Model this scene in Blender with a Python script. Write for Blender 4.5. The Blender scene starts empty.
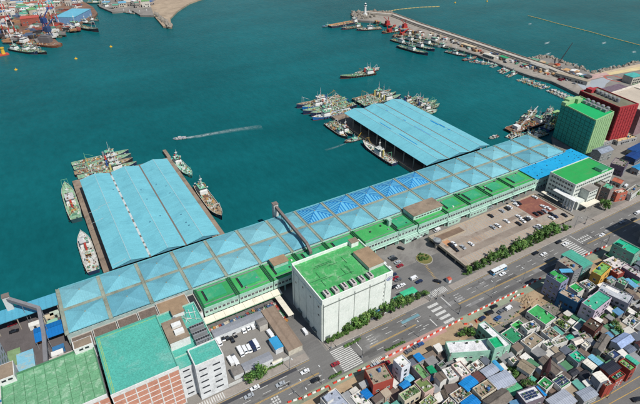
import bpy, math, random
from mathutils import Vector, Matrix
random.seed(7)
R = random.random
def U(a, b): return a + (b - a) * R()
sc = bpy.context.scene
col = sc.collection
# ---------------------------------------------------------------- camera
CAM_H, PITCH, AZ, FPX = 200.0, 33.5, 59.3, 497.8      # height (m), pitch down, heading from +X, focal length in photo pixels
cam = bpy.data.cameras.new('camera')
cam.sensor_width = 36.0
cam.lens = FPX / 640 * 36
cam.clip_start = 1.0
cam.clip_end = 40000
camo = bpy.data.objects.new('camera', cam)
col.objects.link(camo)
camo.location = (0, 0, CAM_H)
camo.rotation_euler = (math.radians(90 - PITCH), 0, math.radians(AZ - 90))
sc.camera = camo
# ---------------------------------------------------------------- sky, sun, exposure
SUN_EL = math.radians(53)
SUN_AZ = math.atan2(-0.977, 0.215)                     # where the sun stands, angle from +X
w = bpy.data.worlds.new('World')
sc.world = w
w.use_nodes = True
nt = w.node_tree
bgn = nt.nodes['Background']
sky = nt.nodes.new('ShaderNodeTexSky')
sky.sky_type = 'NISHITA'
sky.sun_disc = False
sky.sun_elevation = SUN_EL
sky.sun_rotation = math.atan2(math.cos(SUN_AZ), math.sin(SUN_AZ))
sky.air_density = 1.2
sky.dust_density = 0.4
sky.ozone_density = 1.6
nt.links.new(sky.outputs[0], bgn.inputs[0])
bgn.inputs[1].default_value = 0.075
sl = bpy.data.lights.new('sun', 'SUN')
sl.energy = 5.0
sl.angle = math.radians(0.53)
sl.color = (1.0, 0.955, 0.89)
so = bpy.data.objects.new('sun', sl)
col.objects.link(so)
sd = Vector((math.cos(SUN_AZ) * math.cos(SUN_EL), math.sin(SUN_AZ) * math.cos(SUN_EL), math.sin(SUN_EL)))
so.rotation_euler = sd.to_track_quat('Z', 'Y').to_euler()
so.location = (0, -300, 500)
vs = sc.view_settings
vs.view_transform = 'Standard'
vs.look = 'None'
vs.exposure = 0.05
vs.gamma = 1.0
sc.cycles.max_bounces = 5
sc.cycles.diffuse_bounces = 2
sc.cycles.glossy_bounces = 2
sc.cycles.transparent_max_bounces = 6

# ---------------------------------------------------------------- photo pixel -> point at height z
_a, _p = math.radians(AZ), math.radians(PITCH)
_fh = Vector((math.cos(_a), math.sin(_a), 0))
_rt = Vector((math.sin(_a), -math.cos(_a), 0))
_fw = _fh * math.cos(_p) - Vector((0, 0, math.sin(_p)))
_up = _fh * math.sin(_p) + Vector((0, 0, math.cos(_p)))
def gp(u, v, z=0.0):
    d = _fw * FPX + _rt * (u - 320) - _up * (v - 202)
    return Vector((0, 0, CAM_H)) + d * ((z - CAM_H) / d.z)

# ---------------------------------------------------------------- materials
def lin(c):
    return tuple(((x / 255) / 12.92 if x / 255 <= .04045 else ((x / 255 + .055) / 1.055) ** 2.4) for x in c)
MATS = {}
def alb(c, k=1.28):
    return tuple(min(x / k, .88) for x in lin(c))
def mat(name, c, rough=.8, var=.16, scale=.15, stain=None, stain_amt=.5, stain_scale=.12, bump=0.0, bscale=3.0, metal=0.0, fine=.10, spec=.3, corr=None, albedo=False, streak=None, rnd=0.0, sheets=None):
    """weathered procedural paint: colour, broad blotches, fine grain, optional stains and corrugation"""
    if name in MATS:
        return MATS[name]
    m = bpy.data.materials.new(name)
    m.use_nodes = True
    n, l = m.node_tree.nodes, m.node_tree.links
    b = n['Principled BSDF']
    b.inputs['Roughness'].default_value = rough
    b.inputs['Metallic'].default_value = metal
    b.inputs['Specular IOR Level'].default_value = spec
    base = c if albedo else alb(c)
    geo = n.new('ShaderNodeNewGeometry')
    def noise(s, det=5.0, dist=0.0, r=.6):
        t = n.new('ShaderNodeTexNoise')
        t.inputs['Scale'].default_value = s
        t.inputs['Detail'].default_value = det
        t.inputs['Roughness'].default_value = r
        t.inputs['Distortion'].default_value = dist
        l.new(geo.outputs['Position'], t.inputs['Vector'])
        return t
    def rng(sock, a0, a1, b0, b1):
        q = n.new('ShaderNodeMapRange')
        q.inputs['From Min'].default_value = a0
        q.inputs['From Max'].default_value = a1
        q.inputs['To Min'].default_value = b0
        q.inputs['To Max'].default_value = b1
        l.new(sock, q.inputs['Value'])
        return q.outputs[0]
    def mul(colsock, facsock):
        q = n.new('ShaderNodeVectorMath')
        q.operation = 'SCALE'
        l.new(colsock, q.inputs[0])
        l.new(facsock, q.inputs['Scale'])
        return q.outputs[0]
    rgb = n.new('ShaderNodeRGB')
    rgb.outputs[0].default_value = (*base, 1)
    out = rgb.outputs[0]
    if stain is not None:
        st = alb(stain)
        nz = noise(stain_scale, 7, .6, .68)
        f = rng(nz.outputs['Fac'], .5, .68, 0, stain_amt)
        mx = n.new('ShaderNodeMix')
        mx.data_type = 'RGBA'
        l.new(f, mx.inputs[0])
        l.new(out, mx.inputs[6])
        mx.inputs[7].default_value = (*st, 1)
        out = mx.outputs[2]
    n1 = noise(scale)
    out = mul(out, rng(n1.outputs['Fac'], .3, .7, 1 - var, 1 + var))
    n2 = noise(1.7, 3)
    out = mul(out, rng(n2.outputs['Fac'], .3, .7, 1 - fine, 1 + fine))
    if streak:
        mp = n.new('ShaderNodeMapping')
        mp.inputs['Scale'].default_value = streak[0]
        l.new(geo.outputs['Position'], mp.inputs[0])
        t_ = n.new('ShaderNodeTexNoise')
        t_.inputs['Scale'].default_value = 1.0
        t_.inputs['Detail'].default_value = 4
        t_.inputs['Roughness'].default_value = .7
        l.new(mp.outputs[0], t_.inputs['Vector'])
        out = mul(out, rng(t_.outputs['Fac'], .3, .7, 1 - streak[1], 1 + streak[1] * .6))
    if sheets:
        sp_ = n.new('ShaderNodeMapping')
        sp_.inputs['Rotation'].default_value = (0, 0, sheets[3])
        l.new(geo.outputs['Position'], sp_.inputs[0])
        bk = n.new('ShaderNodeTexBrick')
        bk.inputs['Scale'].default_value = 1.0
        bk.inputs['Brick Width'].default_value = sheets[0]
        bk.inputs['Row Height'].default_value = sheets[1]
        bk.inputs['Mortar Size'].default_value = .03
        a_ = sheets[2]
        bk.inputs['Color1'].default_value = (1 - a_, 1 - a_, 1 - a_, 1)
        bk.inputs['Color2'].default_value = (1 + a_, 1 + a_, 1 + a_, 1)
        bk.inputs['Mortar'].default_value = (1 - 1.6 * a_, 1 - 1.6 * a_, 1 - 1.6 * a_, 1)
        l.new(sp_.outputs[0], bk.inputs['Vector'])
        vm = n.new('ShaderNodeVectorMath'); vm.operation = 'MULTIPLY'
        l.new(out, vm.inputs[0]); l.new(bk.outputs['Color'], vm.inputs[1])
        out = vm.outputs[0]
    if rnd:
        oi = n.new('ShaderNodeObjectInfo')
        out = mul(out, rng(oi.outputs['Random'], 0, 1, 1 - rnd, 1 + rnd))
    if corr:
        axis, per, depth = corr
        sp = n.new('ShaderNodeSeparateXYZ')
        l.new(geo.outputs['Position'], sp.inputs[0])
        s = n.new('ShaderNodeMath'); s.operation = 'MULTIPLY'
        s.inputs[1].default_value = 6.283 / per
        l.new(sp.outputs[axis], s.inputs[0])
        t = n.new('ShaderNodeMath'); t.operation = 'SINE'
        l.new(s.outputs[0], t.inputs[0])
        out = mul(out, rng(t.outputs[0], .55, 1, 1.0, 1 - depth))
    l.new(out, b.inputs['Base Color'])
    if bump:
        n3 = noise(bscale, 4)
        bp = n.new('ShaderNodeBump')
        bp.inputs['Strength'].default_value = bump
        bp.inputs['Distance'].default_value = .2
        l.new(n3.outputs['Fac'], bp.inputs['Height'])
        l.new(bp.outputs[0], b.inputs['Normal'])
    MATS[name] = m
    return m
def paint(c, rough=.6, var=.10):
    """a painted thing of the given photo colour"""
    return mat('paint_%d_%d_%d_%d' % (*c, int(rough * 100)), c, rough, var, .25)
def wallpaint(c):
    k = tuple(int(x * .62) for x in c)
    return mat('wall_%d_%d_%d' % c, c, .85, .10, .35, stain=k, stain_amt=.45, stain_scale=.3)
def gloss(c):
    return mat('gloss_%d_%d_%d' % c, c, .28, .02, .3, fine=.02, spec=.5)

concrete = mat('concrete', (168, 160, 148), .9, .14, .06, stain=(110, 103, 95), stain_amt=.55, stain_scale=.05, bump=.15)
quaystone = mat('quay_concrete', (150, 134, 118), .9, .2, .1, stain=(88, 74, 64), stain_amt=.7, stain_scale=.12)
asphalt = mat('asphalt', (120, 119, 117), .9, .09, .05, stain=(88, 87, 87), stain_amt=.6, stain_scale=.04, bump=.1, bscale=6, streak=((.015, .8, .1), .10))
asphalt_yard = mat('yard_asphalt', (140, 137, 132), .9, .1, .05, stain=(98, 94, 92), stain_amt=.7, stain_scale=.06, bump=.1, bscale=6)
asphalt_dark = mat('new_asphalt', (72, 73, 78), .9, .1, .1)
glass = mat('window_glass', (46, 56, 66), .12, .25, .4, spec=.6)
white = mat('white_paint', (232, 234, 232), .6, .05, .2, stain=(150, 150, 145), stain_amt=.35, stain_scale=.3)
darkmetal = mat('dark_metal', (52, 54, 58), .6, .1, .3)
steel = mat('grey_steel', (140, 144, 148), .5, .12, .3)
rubber = mat('tyre_rubber', (30, 30, 32), .9, .05, .3)
marking = mat('road_marking_white', (206, 206, 202), .8, .18, .5, stain=(140, 139, 137), stain_amt=.7, stain_scale=.5, fine=.25)
marking_y = mat('road_marking_yellow', (196, 160, 84), .8, .14, .5, fine=.2)

# ---------------------------------------------------------------- mesh helper
class MB:
    def __init__(s):
        s.v, s.f, s.m = [], [], []
    def face(s, pts, mi=0):
        i = len(s.v)
        s.v += [tuple(p) for p in pts]
        s.f.append(tuple(range(i, i + len(pts))))
        s.m.append(mi)
    def prism(s, poly, z0, z1, mi=0, top=None, bottom=True, cap=True):
        """poly: CCW list of (x,y)"""
        n = len(poly)
        i = len(s.v)
        s.v += [(p[0], p[1], z0) for p in poly] + [(p[0], p[1], z1) for p in poly]
        for k in range(n):
            j = (k + 1) % n
            s.f.append((i + k, i + j, i + n + j, i + n + k)); s.m.append(mi)
        if cap:
            s.f.append(tuple(range(i + n, i + 2 * n))); s.m.append(mi if top is None else top)
        if bottom:
            s.f.append(tuple(reversed(range(i, i + n)))); s.m.append(mi)
    def box(s, x0, x1, y0, y1, z0, z1, mi=0, top=None):
        s.prism([(x0, y0), (x1, y0), (x1, y1), (x0, y1)], z0, z1, mi, top)
    def cyl(s, x, y, z0, z1, r0, r1=None, n=8, mi=0):
        r1 = r0 if r1 is None else r1
        i = len(s.v)
        for z, r in ((z0, r0), (z1, r1)):
            s.v += [(x + r * math.cos(6.2832 * k / n), y + r * math.sin(6.2832 * k / n), z) for k in range(n)]
        for k in range(n):
            j = (k + 1) % n
            s.f.append((i + k, i + j, i + n + j, i + n + k)); s.m.append(mi)
        s.f.append(tuple(range(i + n, i + 2 * n))); s.m.append(mi)
        s.f.append(tuple(reversed(range(i, i + n)))); s.m.append(mi)
    def bar(s, a, b, r=.1, mi=0, r2=None, n=4):
        a, b = Vector(a), Vector(b)
        d = (b - a)
        if d.length < 1e-5: return
        q = d.to_track_quat('Z', 'Y')
        r2 = r if r2 is None else r2
        i = len(s.v)
        for p, rr in ((a, r), (b, r2)):
            for k in range(n):
                t = 6.2832 * (k + .5) / n
                s.v.append(tuple(p + q @ Vector((rr * math.cos(t), rr * math.sin(t), 0))))
        for k in range(n):
            j = (k + 1) % n
            s.f.append((i + k, i + j, i + n + j, i + n + k)); s.m.append(mi)
        s.f.append(tuple(range(i + n, i + 2 * n))); s.m.append(mi)
        s.f.append(tuple(reversed(range(i, i + n)))); s.m.append(mi)
    def data(s, name, mats):
        me = bpy.data.meshes.new(name)
        me.from_pydata(s.v, [], s.f)
        mats = mats if isinstance(mats, (list, tuple)) else [mats]
        for m in mats: me.materials.append(m)
        if len(mats) > 1:
            me.polygons.foreach_set('material_index', s.m)
        me.update()
        return me
    def build(s, name, mats, parent=None, loc=(0, 0, 0), rz=0.0):
        return put(name, s.data(name, mats), parent, loc, rz)
def put(name, me, parent=None, loc=(0, 0, 0), rz=0.0, scale=None):
    o = bpy.data.objects.new(name, me)
    o.location = loc
    o.rotation_euler = (0, 0, rz)
    if scale is not None:
        o.scale = scale if isinstance(scale, (tuple, list)) else (scale,) * 3
    if parent is not None: o.parent = parent
    col.objects.link(o)
    return o
def tag(o, label=None, cat=None, group=None, kind=None):
    if label: o['label'] = label
    if cat: o['category'] = cat
    if group: o['group'] = group
    if kind: o['kind'] = kind
    return o
def thing(name, label, cat, loc=(0, 0, 0), rz=0.0, group=None):
    o = bpy.data.objects.new(name, None)
    o.empty_display_size = .5
    o.location = loc
    o.rotation_euler = (0, 0, rz)
    col.objects.link(o)
    return tag(o, label, cat, group)
def copy_tree(o, parent=None):
    c = o.copy()
    col.objects.link(c)
    if parent is not None: c.parent = parent
    for ch in KIDS.get(o.name, []):
        copy_tree(ch, c)
    return c
KIDS = {}
def structure(o): return tag(o, kind='structure')
def stuff(o): return tag(o, kind='stuff')
def ccw(p):
    a = sum(p[i][0] * p[(i + 1) % len(p)][1] - p[(i + 1) % len(p)][0] * p[i][1] for i in range(len(p)))
    return p if a > 0 else list(reversed(p))
def sheet(name, poly, z, m, parent=None, kind='structure'):
    b = MB()
    b.face([(p[0], p[1], z) for p in ccw(poly)])
    o = b.build(name, m, parent)
    if kind and parent is None: tag(o, kind=kind)
    return o
def px(*pts, z=0.0):
    return [tuple(gp(u, v, z)[:2]) for u, v in pts]
def slab(name, poly, z0, z1, m, parent=None, kind='structure'):
    b = MB()
    b.prism(ccw(poly), z0, z1)
    o = b.build(name, m, parent)
    if kind and parent is None: tag(o, kind=kind)
    return o
def rect(x0, x1, y0, y1): return [(x0, y0), (x1, y0), (x1, y1), (x0, y1)]

# windows: a proud frame and a recessed pane in one small shared mesh
WIN = {}
def window_mesh(wd, ht, fm):
    k = (round(wd, 1), round(ht, 1), fm.name)
    if k not in WIN:
        b = MB()
        t = .12
        for x0, x1, z0, z1 in ((-wd/2 - t, wd/2 + t, -ht/2 - t, -ht/2), (-wd/2 - t, wd/2 + t, ht/2, ht/2 + t), (-wd/2 - t, -wd/2, -ht/2, ht/2), (wd/2, wd/2 + t, -ht/2, ht/2), (-.04, .04, -ht/2, ht/2)):
            b.box(x0, x1, -.09, 0, z0, z1, 0)
        b.face([(-wd/2, -.03, -ht/2), (wd/2, -.03, -ht/2), (wd/2, -.03, ht/2), (-wd/2, -.03, ht/2)], 1)
        WIN[k] = b.data('window', [fm, glass])
    return WIN[k]
def wall_windows(parent, a, b, z0, z1, wd=1.5, ht=1.3, pitch=2.8, storey=3.0, skip=.12, fm=None, margin=.9, first=1.6, name='window', off=(0, 0)):
    """windows on the wall running a->b (outside to the right of a->b), local coordinates"""
    a, b = Vector(a[:2]), Vector(b[:2])
    d = b - a
    L = d.length
    n = int((L - 2 * margin + pitch - wd) / pitch)
    if n < 1: return
    d.normalize()
    rz = math.atan2(d.y, d.x)
    me = window_mesh(wd, ht, fm or white)
    st = (L - (n - 1) * pitch) / 2
    nf = max(1, int((z1 - z0 - .3) / storey))
    for k in range(nf):
        for i in range(n):
            if R() < skip: continue
            p = a + d * (st + i * pitch)
            put(name, me, parent, (p.x, p.y, z0 + first + k * storey), rz)
# ================================================================ SETTING
def sea_material():
    m = bpy.data.materials.new('sea_water')
    m.use_nodes = True
    n, l = m.node_tree.nodes, m.node_tree.links
    b = n['Principled BSDF']
    b.inputs['Roughness'].default_value = .16
    b.inputs['IOR'].default_value = 1.33
    b.inputs['Specular IOR Level'].default_value = .05
    geo = n.new('ShaderNodeNewGeometry')
    mp = n.new('ShaderNodeMapping')
    mp.inputs['Rotation'].default_value = (0, 0, .5)
    mp.inputs['Scale'].default_value = (1, .45, 1)
    l.new(geo.outputs['Position'], mp.inputs[0])
    def noise(s, det, r=.6, src=None):
        t = n.new('ShaderNodeTexNoise')
        t.inputs['Scale'].default_value = s
        t.inputs['Detail'].default_value = det
        t.inputs['Roughness'].default_value = r
        l.new(src or geo.outputs['Position'], t.inputs['Vector'])
        return t.outputs['Fac']
    cr = n.new('ShaderNodeValToRGB')
    cr.color_ramp.elements[0].position = .3
    cr.color_ramp.elements[1].position = .72
    cr.color_ramp.elements[0].color = (.0028, .071, .080, 1)
    cr.color_ramp.elements[1].color = (.0056, .114, .127, 1)
    l.new(noise(.0045, 4), cr.inputs[0])
    # fine glitter of small waves in the colour of the scattered light
    q = n.new('ShaderNodeMapRange')
    q.inputs['From Min'].default_value = .3
    q.inputs['From Max'].default_value = .7
    q.inputs['To Min'].default_value = .88
    q.inputs['To Max'].default_value = 1.12
    l.new(noise(.22, 5, .7, mp.outputs[0]), q.inputs['Value'])
    # wind lanes: long soft streaks of rougher and calmer water
    mp2 = n.new('ShaderNodeMapping')
    mp2.inputs['Rotation'].default_value = (0, 0, -.35)
    mp2.inputs['Scale'].default_value = (.004, .022, 1)
    l.new(geo.outputs['Position'], mp2.inputs[0])
    q2 = n.new('ShaderNodeMapRange')
    q2.inputs['From Min'].default_value = .32
    q2.inputs['From Max'].default_value = .68
    q2.inputs['To Min'].default_value = .90
    q2.inputs['To Max'].default_value = 1.10
    l.new(noise(1.0, 5, .6, mp2.outputs[0]), q2.inputs['Value'])
    qm = n.new('ShaderNodeMath'); qm.operation = 'MULTIPLY'
    l.new(q.outputs[0], qm.inputs[0]); l.new(q2.outputs[0], qm.inputs[1])
    sm = n.new('ShaderNodeVectorMath')
    sm.operation = 'SCALE'
    l.new(cr.outputs[0], sm.inputs[0])
    l.new(qm.outputs[0], sm.inputs['Scale'])
    l.new(sm.outputs[0], b.inputs['Base Color'])
    ad = n.new('ShaderNodeMath')
    ad.operation = 'ADD'
    l.new(noise(.35, 6, .65, mp.outputs[0]), ad.inputs[0])
    l.new(noise(.06, 3, .6, mp.outputs[0]), ad.inputs[1])
    bp = n.new('ShaderNodeBump')
    bp.inputs['Strength'].default_value = .35
    bp.inputs['Distance'].default_value = 1.2
    l.new(ad.outputs[0], bp.inputs['Height'])
    l.new(bp.outputs[0], b.inputs['Normal'])
    return m
sheet('sea', rect(-15000, 15000, -15000, 15000), -3.0, sea_material())

ground_m = mat('ground', (140, 136, 130), .95, .15, .05, stain=(92, 88, 84), stain_amt=.6, stain_scale=.07, bump=.2)
land_poly = ([(-2500, 250), (366, 250), (372, 228), (392, 246), (440, 252)] +
    px((590, 99), (577, 93.5), (565, 87.5), (552, 81.5), (534, 77), (519, 72), (498, 63.5), (477, 55), (446, 46), (430, 39.5), (396, 28), (378, 22), (356, 20)) +
    px((360, 13), (374, 12), (393, 12.5), (420, 23.5), (475, 41.5), (528, 59), (540, 54.5), (547, 56), (562, 62), (578, 67.5), (592, 73), (604, 71), (640, 61.5)) +
    [(1300, 260), (3500, 500), (3500, -3500), (-2500, -3500)])
slab('land', land_poly, -9, 0, ground_m)
yard = ground_z = 0.02
# market yard asphalt, between the auction strip and the road
sheet('market_yard', rect(37, 305, 142.5, 196), .012, asphalt_yard)
# village ground
vill_m = mat('village_ground', (132, 126, 118), .95, .2, .08, stain=(98, 92, 80), stain_amt=.7, stain_scale=.12, bump=.2)
sheet('village_ground', [(-20, 118), (420, 116), (420, -60), (60, -60), (-20, 40)], .012, vill_m)
# working strip of bare earth between the barriers and the houses
earth = mat('bare_earth', (172, 150, 122), .95, .16, .08, stain=(130, 108, 84), stain_amt=.7, stain_scale=.12, bump=.3)
sheet('bare_earth_strip', [(40, 124.5), (40, 108), (120, 108), (150, 112), (215, 107), (240, 106), (290, 113), (290, 121), (200, 122.5), (120, 124)], .024, earth)

# ---- main road
road = slab('main_road', [(-260, 126), (120, 126), (200, 123.5), (290, 121), (900, 121), (900, 142), (-260, 142)], -.3, .03, asphalt)
lm = MB()
lmy = MB()
def dash(b, x0, x1, y, w=.12, z=.05):
    b.face([(x0, y - w, z), (x1, y - w, z), (x1, y + w, z), (x0, y + w, z)])
def yc(x): return 132.5 if x < 150 else 132.5 - (x - 150) * .022
CROSS = [(88, 101), (150, 160), (262, 272)]
def free(x0, x1): return all(x1 < a - 4 or x0 > b + 4 for a, b in CROSS)
x = -240
while x < 700:
    for dy in (3.1, 6.3, -3.2):
        if free(x, x + 4): dash(lm, x, x + 4, yc(x) + dy)
    if free(x - 2, x + 8):
        for dy in (-.22, .22):
            lmy.face([(x - 2, yc(x - 2) + dy - .11, .05), (x + 8, yc(x + 8) + dy - .11, .05), (x + 8, yc(x + 8) + dy + .11, .05), (x - 2, yc(x - 2) + dy + .11, .05)])
        dash(lmy, x - 2, x + 8, 141.4, .1)
    x += 10
def arrow(b, x, y, s):
    b.face([(x, y - .09, .051), (x + 3.2 * s, y - .09, .051), (x + 3.2 * s, y + .09, .051), (x, y + .09, .051)] if s > 0 else [(x + 3.2 * s, y - .09, .051), (x, y - .09, .051), (x, y + .09, .051), (x + 3.2 * s, y + .09, .051)])
    t = [(x + 3.2 * s, y - .38, .051), (x + 5 * s, y, .051), (x + 3.2 * s, y + .38, .051)]
    b.face(t if s > 0 else t[::-1])
for ax in (62, 114, 174, 247):
    for ay in (1.6, 4.7): arrow(lm, ax, yc(ax) + ay, -1)
for ax in (74, 136, 246):
    for ay in (-1.7, -4.4): arrow(lm, ax, yc(ax) + ay, 1)
for a, b_, y0, y1 in ((85.2, 85.8, 126.6, 132), (103.5, 104.1, 133, 141.4), (146.6, 147.2, 126.2, 131.8), (163, 163.6, 133, 141.4), (258, 258.6, 123, 130), (275, 275.6, 131, 141)):
    lm.box(a, b_, y0, y1, .04, .052)
# painted letters block and hatching
for k in range(5):
    lm.box(276.5 + k * 2.2, 277.6 + k * 2.2, 132.2, 133.6, .04, .052)
    lm.box(276.5 + k * 2.2, 277.6 + k * 2.2, 134.6, 136.0, .04, .052)
for k in range(3):
    for j in range(3):
        lm.box(52 + k * 1.3, 52.9 + k * 1.3, 127.6 + j * 1.5, 128.6 + j * 1.5, .04, .052)
stuff(lm.build('lane_markings', marking, road))
stuff(lmy.build('centre_lines', marking_y, road))
def stripes(x0, x1, y0, y1, n, along='x', z=.05):
    """crosswalk: n stripes laid along x, stacked in y (or the other way round)"""
    for k in range(n):
        if along == 'x':
            p = (y1 - y0) / n
            m = MB(); m.box(x0, x1, y0 + k * p, y0 + k * p + p * .52, z - .01, z + .003)
        else:
            p = (x1 - x0) / n
            m = MB(); m.box(x0 + k * p, x0 + k * p + p * .52, y0, y1, z - .01, z + .003)
        m.build('crosswalk_stripe', marking, road)
stripes(89, 100, 126.8, 141, 13)
stripes(151.5, 158.5, 124.8, 141, 5)
stripes(263, 271, 122.6, 141, 12)
stripes(158, 171, 143.3, 147.6, 12, 'y', .06)
stripes(103.5, 110, 121.2, 125.4, 7, 'y', .06)
stripes(22, 35, 142.6, 146, 12, 'y', .2)
# dark resurfaced strip along the kerb lane, patches
sheet('road_patch', rect(-10, 70, 139.2, 141.0), .036, asphalt_dark, road)
sheet('road_patch', rect(176, 250, 124.2, 127.2), .036, mat('patched_asphalt', (96, 95, 95), .9, .15, .1), road)
sheet('road_patch', rect(104, 146, 127.2, 131.6), .036, mat('patched_asphalt2', (104, 103, 102), .9, .15, .1), road)
sheet('turning_blue_guide', rect(132, 144, 136.4, 138.2), .038, mat('guide_blue', (112, 150, 160), .9, .3, .4), road)
for k in range(22):
    x0 = U(20, 330); y0 = U(127, 139); ln = U(3, 16)
    tone = random.choice([92, 100, 108, 132, 138])
    sheet('road_patch', rect(x0, x0 + ln, y0, min(141, y0 + U(.8, 2.6))), .034 + k * .0003, mat('patch_tone_%d' % tone, (tone, tone - 1, tone - 2), .9, .14, .3), road)
for k in range(16):
    b = MB(); b.cyl(U(30, 330), U(127, 140), .03, .048, .45, n=10); b.build('manhole_cover', mat('cast_iron', (84, 80, 76), .7, .1, .4), road)
# pavements
pave = mat('paving', (158, 150, 142), .9, .12, .2, stain=(116, 108, 102), stain_amt=.5, stain_scale=.2)
greenpave = mat('green_paving', (146, 156, 134), .9, .12, .15, stain=(120, 122, 108), stain_amt=.6, stain_scale=.1)
pinkpave = mat('pink_paving', (184, 146, 138), .9, .12, .15, stain=(150, 124, 114), stain_amt=.5, stain_scale=.2)
kerbm = mat('kerb_stone', (176, 172, 164), .9, .1, .3)
for x0, x1 in ((-260, 78), (89, 156), (173, 900)):
    slab('pavement_north', rect(x0, x1, 142.25, 146.2), -.2, .14, pave)
    slab('kerb_north', rect(x0, x1, 142.0, 142.25), -.2, .16, kerbm)
slab('pavement_south', [(40, 122.4), (101, 122.0), (101, 125.8), (40, 125.8)], -.2, .14, greenpave)
slab('pavement_pink', [(112, 121.8), (149, 120.6), (149, 124.8), (112, 125.6)], -.2, .14, pinkpave)
slab('pavement_green', [(160, 119.6), (288, 116.4), (288, 120.6), (160, 124.2)], -.2, .14, greenpave)
sheet('tarmac_apron', px((486, 308), (500, 296), (526, 304), (506, 322), (494, 322), z=.04), .04, asphalt_yard)
# alley between the lorry yard and the white cold store
sheet('alley', rect(78.5, 88, 142, 190), .03, asphalt)
sheet('yard_lane', rect(37, 88, 178.5, 191), .034, asphalt)
sheet('entrance_drive', rect(150, 196, 146.3, 172), .03, asphalt)
sheet('side_street', rect(292, 312, 20, 121), .03, asphalt)
# second road in the lower right corner
r2 = px((520, 425), (560, 408), (597, 392), (640, 362), (700, 325), (720, 352), (670, 385), (630, 414), (590, 440))
r2o = slab('lower_road', r2, -.3, .03, asphalt)
b = MB()
for q0, q1 in (((540, 427), (600, 400)), ((600, 400), (650, 370)), ((573, 424), (640, 387)), ((640, 387), (690, 350))):
    p0, p1 = gp(*q0), gp(*q1)
    d = (p1 - p0).normalized(); t = Vector((-d.y, d.x, 0)) * .14
    b.face([(*(p0 - t)[:2], .05), (*(p1 - t)[:2], .05), (*(p1 + t)[:2], .05), (*(p0 + t)[:2], .05)])
stuff(b.build('yellow_lines', marking_y, r2o))
slab('lower_pavement', px((558, 404), (600, 387), (640, 357), (640, 362), (597, 392), (562, 408)), -.2, .14, pave)

# ---- piers, quay edge
for nm, x0, x1, y1 in (('pier_west', 3.6, 80.5, 383.5), ('pier_east', 242, 318, 385)):
    slab(nm, rect(x0, x1, 250.2, y1), -9, 0.0, quaystone)
slab('pier_finger', rect(78.6, 81.4, 383.7, 399), -9, .0, quaystone)
# ---- breakwater
bw = structure(thing('breakwater', None, None))
def wallstrip(name, pts, wd, z0, z1, m, parent=None):
    """a wall following a line of world points"""
    b = MB()
    for (a, c) in zip(pts[:-1], pts[1:]):
        a, c = Vector(a), Vector(c)
        d = (c - a).normalized(); t = Vector((-d.y, d.x)) * wd / 2
        b.prism(ccw([tuple(a - t), tuple(c - t), tuple(c + t), tuple(a + t)]), z0, z1)
    o = b.build(name, m, parent)
    if parent is None: structure(o)
    return o
bwline = [tuple(gp(*q)[:2]) for q in ((366, 13.5), (393, 16), (420, 26.2), (475, 44.5), (528, 62.5), (545, 68), (572, 79))]
wallstrip('seawall', bwline, 8, -1, 3.2, mat('seawall_concrete', (188, 182, 172), .9, .12, .1, stain=(150, 140, 128), stain_amt=.6, stain_scale=.1), bw)
wallstrip('seawall_walk', [(x - 4.6, y) for x, y in bwline], 2.0, 0, 1.2, concrete, bw)
# rust coloured strip and parapet on the seawall crest
wallstrip('crest_parapet', [(x + 3.0, y) for x, y in bwline], .8, 3.0, 4.4, mat('parapet', (172, 152, 136), .9, .3, .3), bw)
bwdeck = mat('quay_deck', (160, 153, 143), .9, .2, .08, stain=(104, 96, 88), stain_amt=.7, stain_scale=.08)
sheet('breakwater_deck', px((589, 97.6), (577, 92.6), (565, 86.6), (552, 80.6), (534, 76), (519, 71), (498, 62.5), (477, 54), (446, 45), (430, 38.6), (396, 27.2), (378, 21.5), (362, 19), (366, 14), (393, 16.5), (420, 26.5), (475, 45), (528, 63), (590, 88)), .02, bwdeck)
# armour rocks at the head and along the seaward side
rockm = mat('armour_rock', (150, 143, 132), .95, .3, .3, stain=(96, 90, 82), stain_amt=.7, stain_scale=.3)
def rock_data():
    b = MB()
    n = 6
    vs_ = [Vector((U(-1, 1), U(-1, 1), U(-1, 1))).normalized() * U(.8, 1.2) for _ in range(14)]
    import bmesh
    bm = bmesh.new()
    for v in vs_: bm.verts.new(v)
    bmesh.ops.convex_hull(bm, input=bm.verts)
    me = bpy.data.meshes.new('rock')
    bm.to_mesh(me); bm.free()
    me.materials.append(rockm)
    return me
ROCKS = [rock_data() for _ in range(4)]
def join_rocks(name, pts, parent=None):
    b = MB()
    for p, s in pts:
        me = ROCKS[int(U(0, 3.99))]
        i = len(b.v)
        q = Matrix.Rotation(U(0, 6.28), 3, 'Z') @ Matrix.Rotation(U(0, 6.28), 3, 'X')
        b.v += [tuple(Vector(p) + q @ (v.co * s)) for v in me.vertices]
        for f in me.polygons:
            b.f.append(tuple(i + k for k in f.vertices)); b.m.append(0)
    return stuff(b.build(name, rockm, parent))
pts = []
for k in range(330):
    t = R(); u = U(352, 392); vv = 12.5 + (R() - .5) * 7 + (3 if u < 372 else 1.5)
    if u > 376: vv = 12 + R() * 3
    p = gp(u, vv); pts.append(((p.x, p.y, U(-2, 1.2)), U(1.6, 3.2)))
for k in range(520):
    t = U(.05, 1); i = min(int(t * 5), 4); f = t * 5 - i
    a, c = bwline[i], bwline[i + 1]
    pts.append(((a[0] + (c[0] - a[0]) * f + U(4, 9), a[1] + (c[1] - a[1]) * f, U(-3.4, .6)), U(1.2, 2.4)))
for k in range(260):
    u = U(526, 640); vv = (60 + (528 - u) * .2 if u < 545 else 56.5 + (u - 547) * .36 if u < 592 else 72.5 - (u - 595) * .23)
    p = gp(u, vv + U(-1.2, 1.2)); pts.append(((p.x, p.y, U(-3, .8)), U(1.4, 3)))
join_rocks('armour_rocks', pts)
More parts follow.
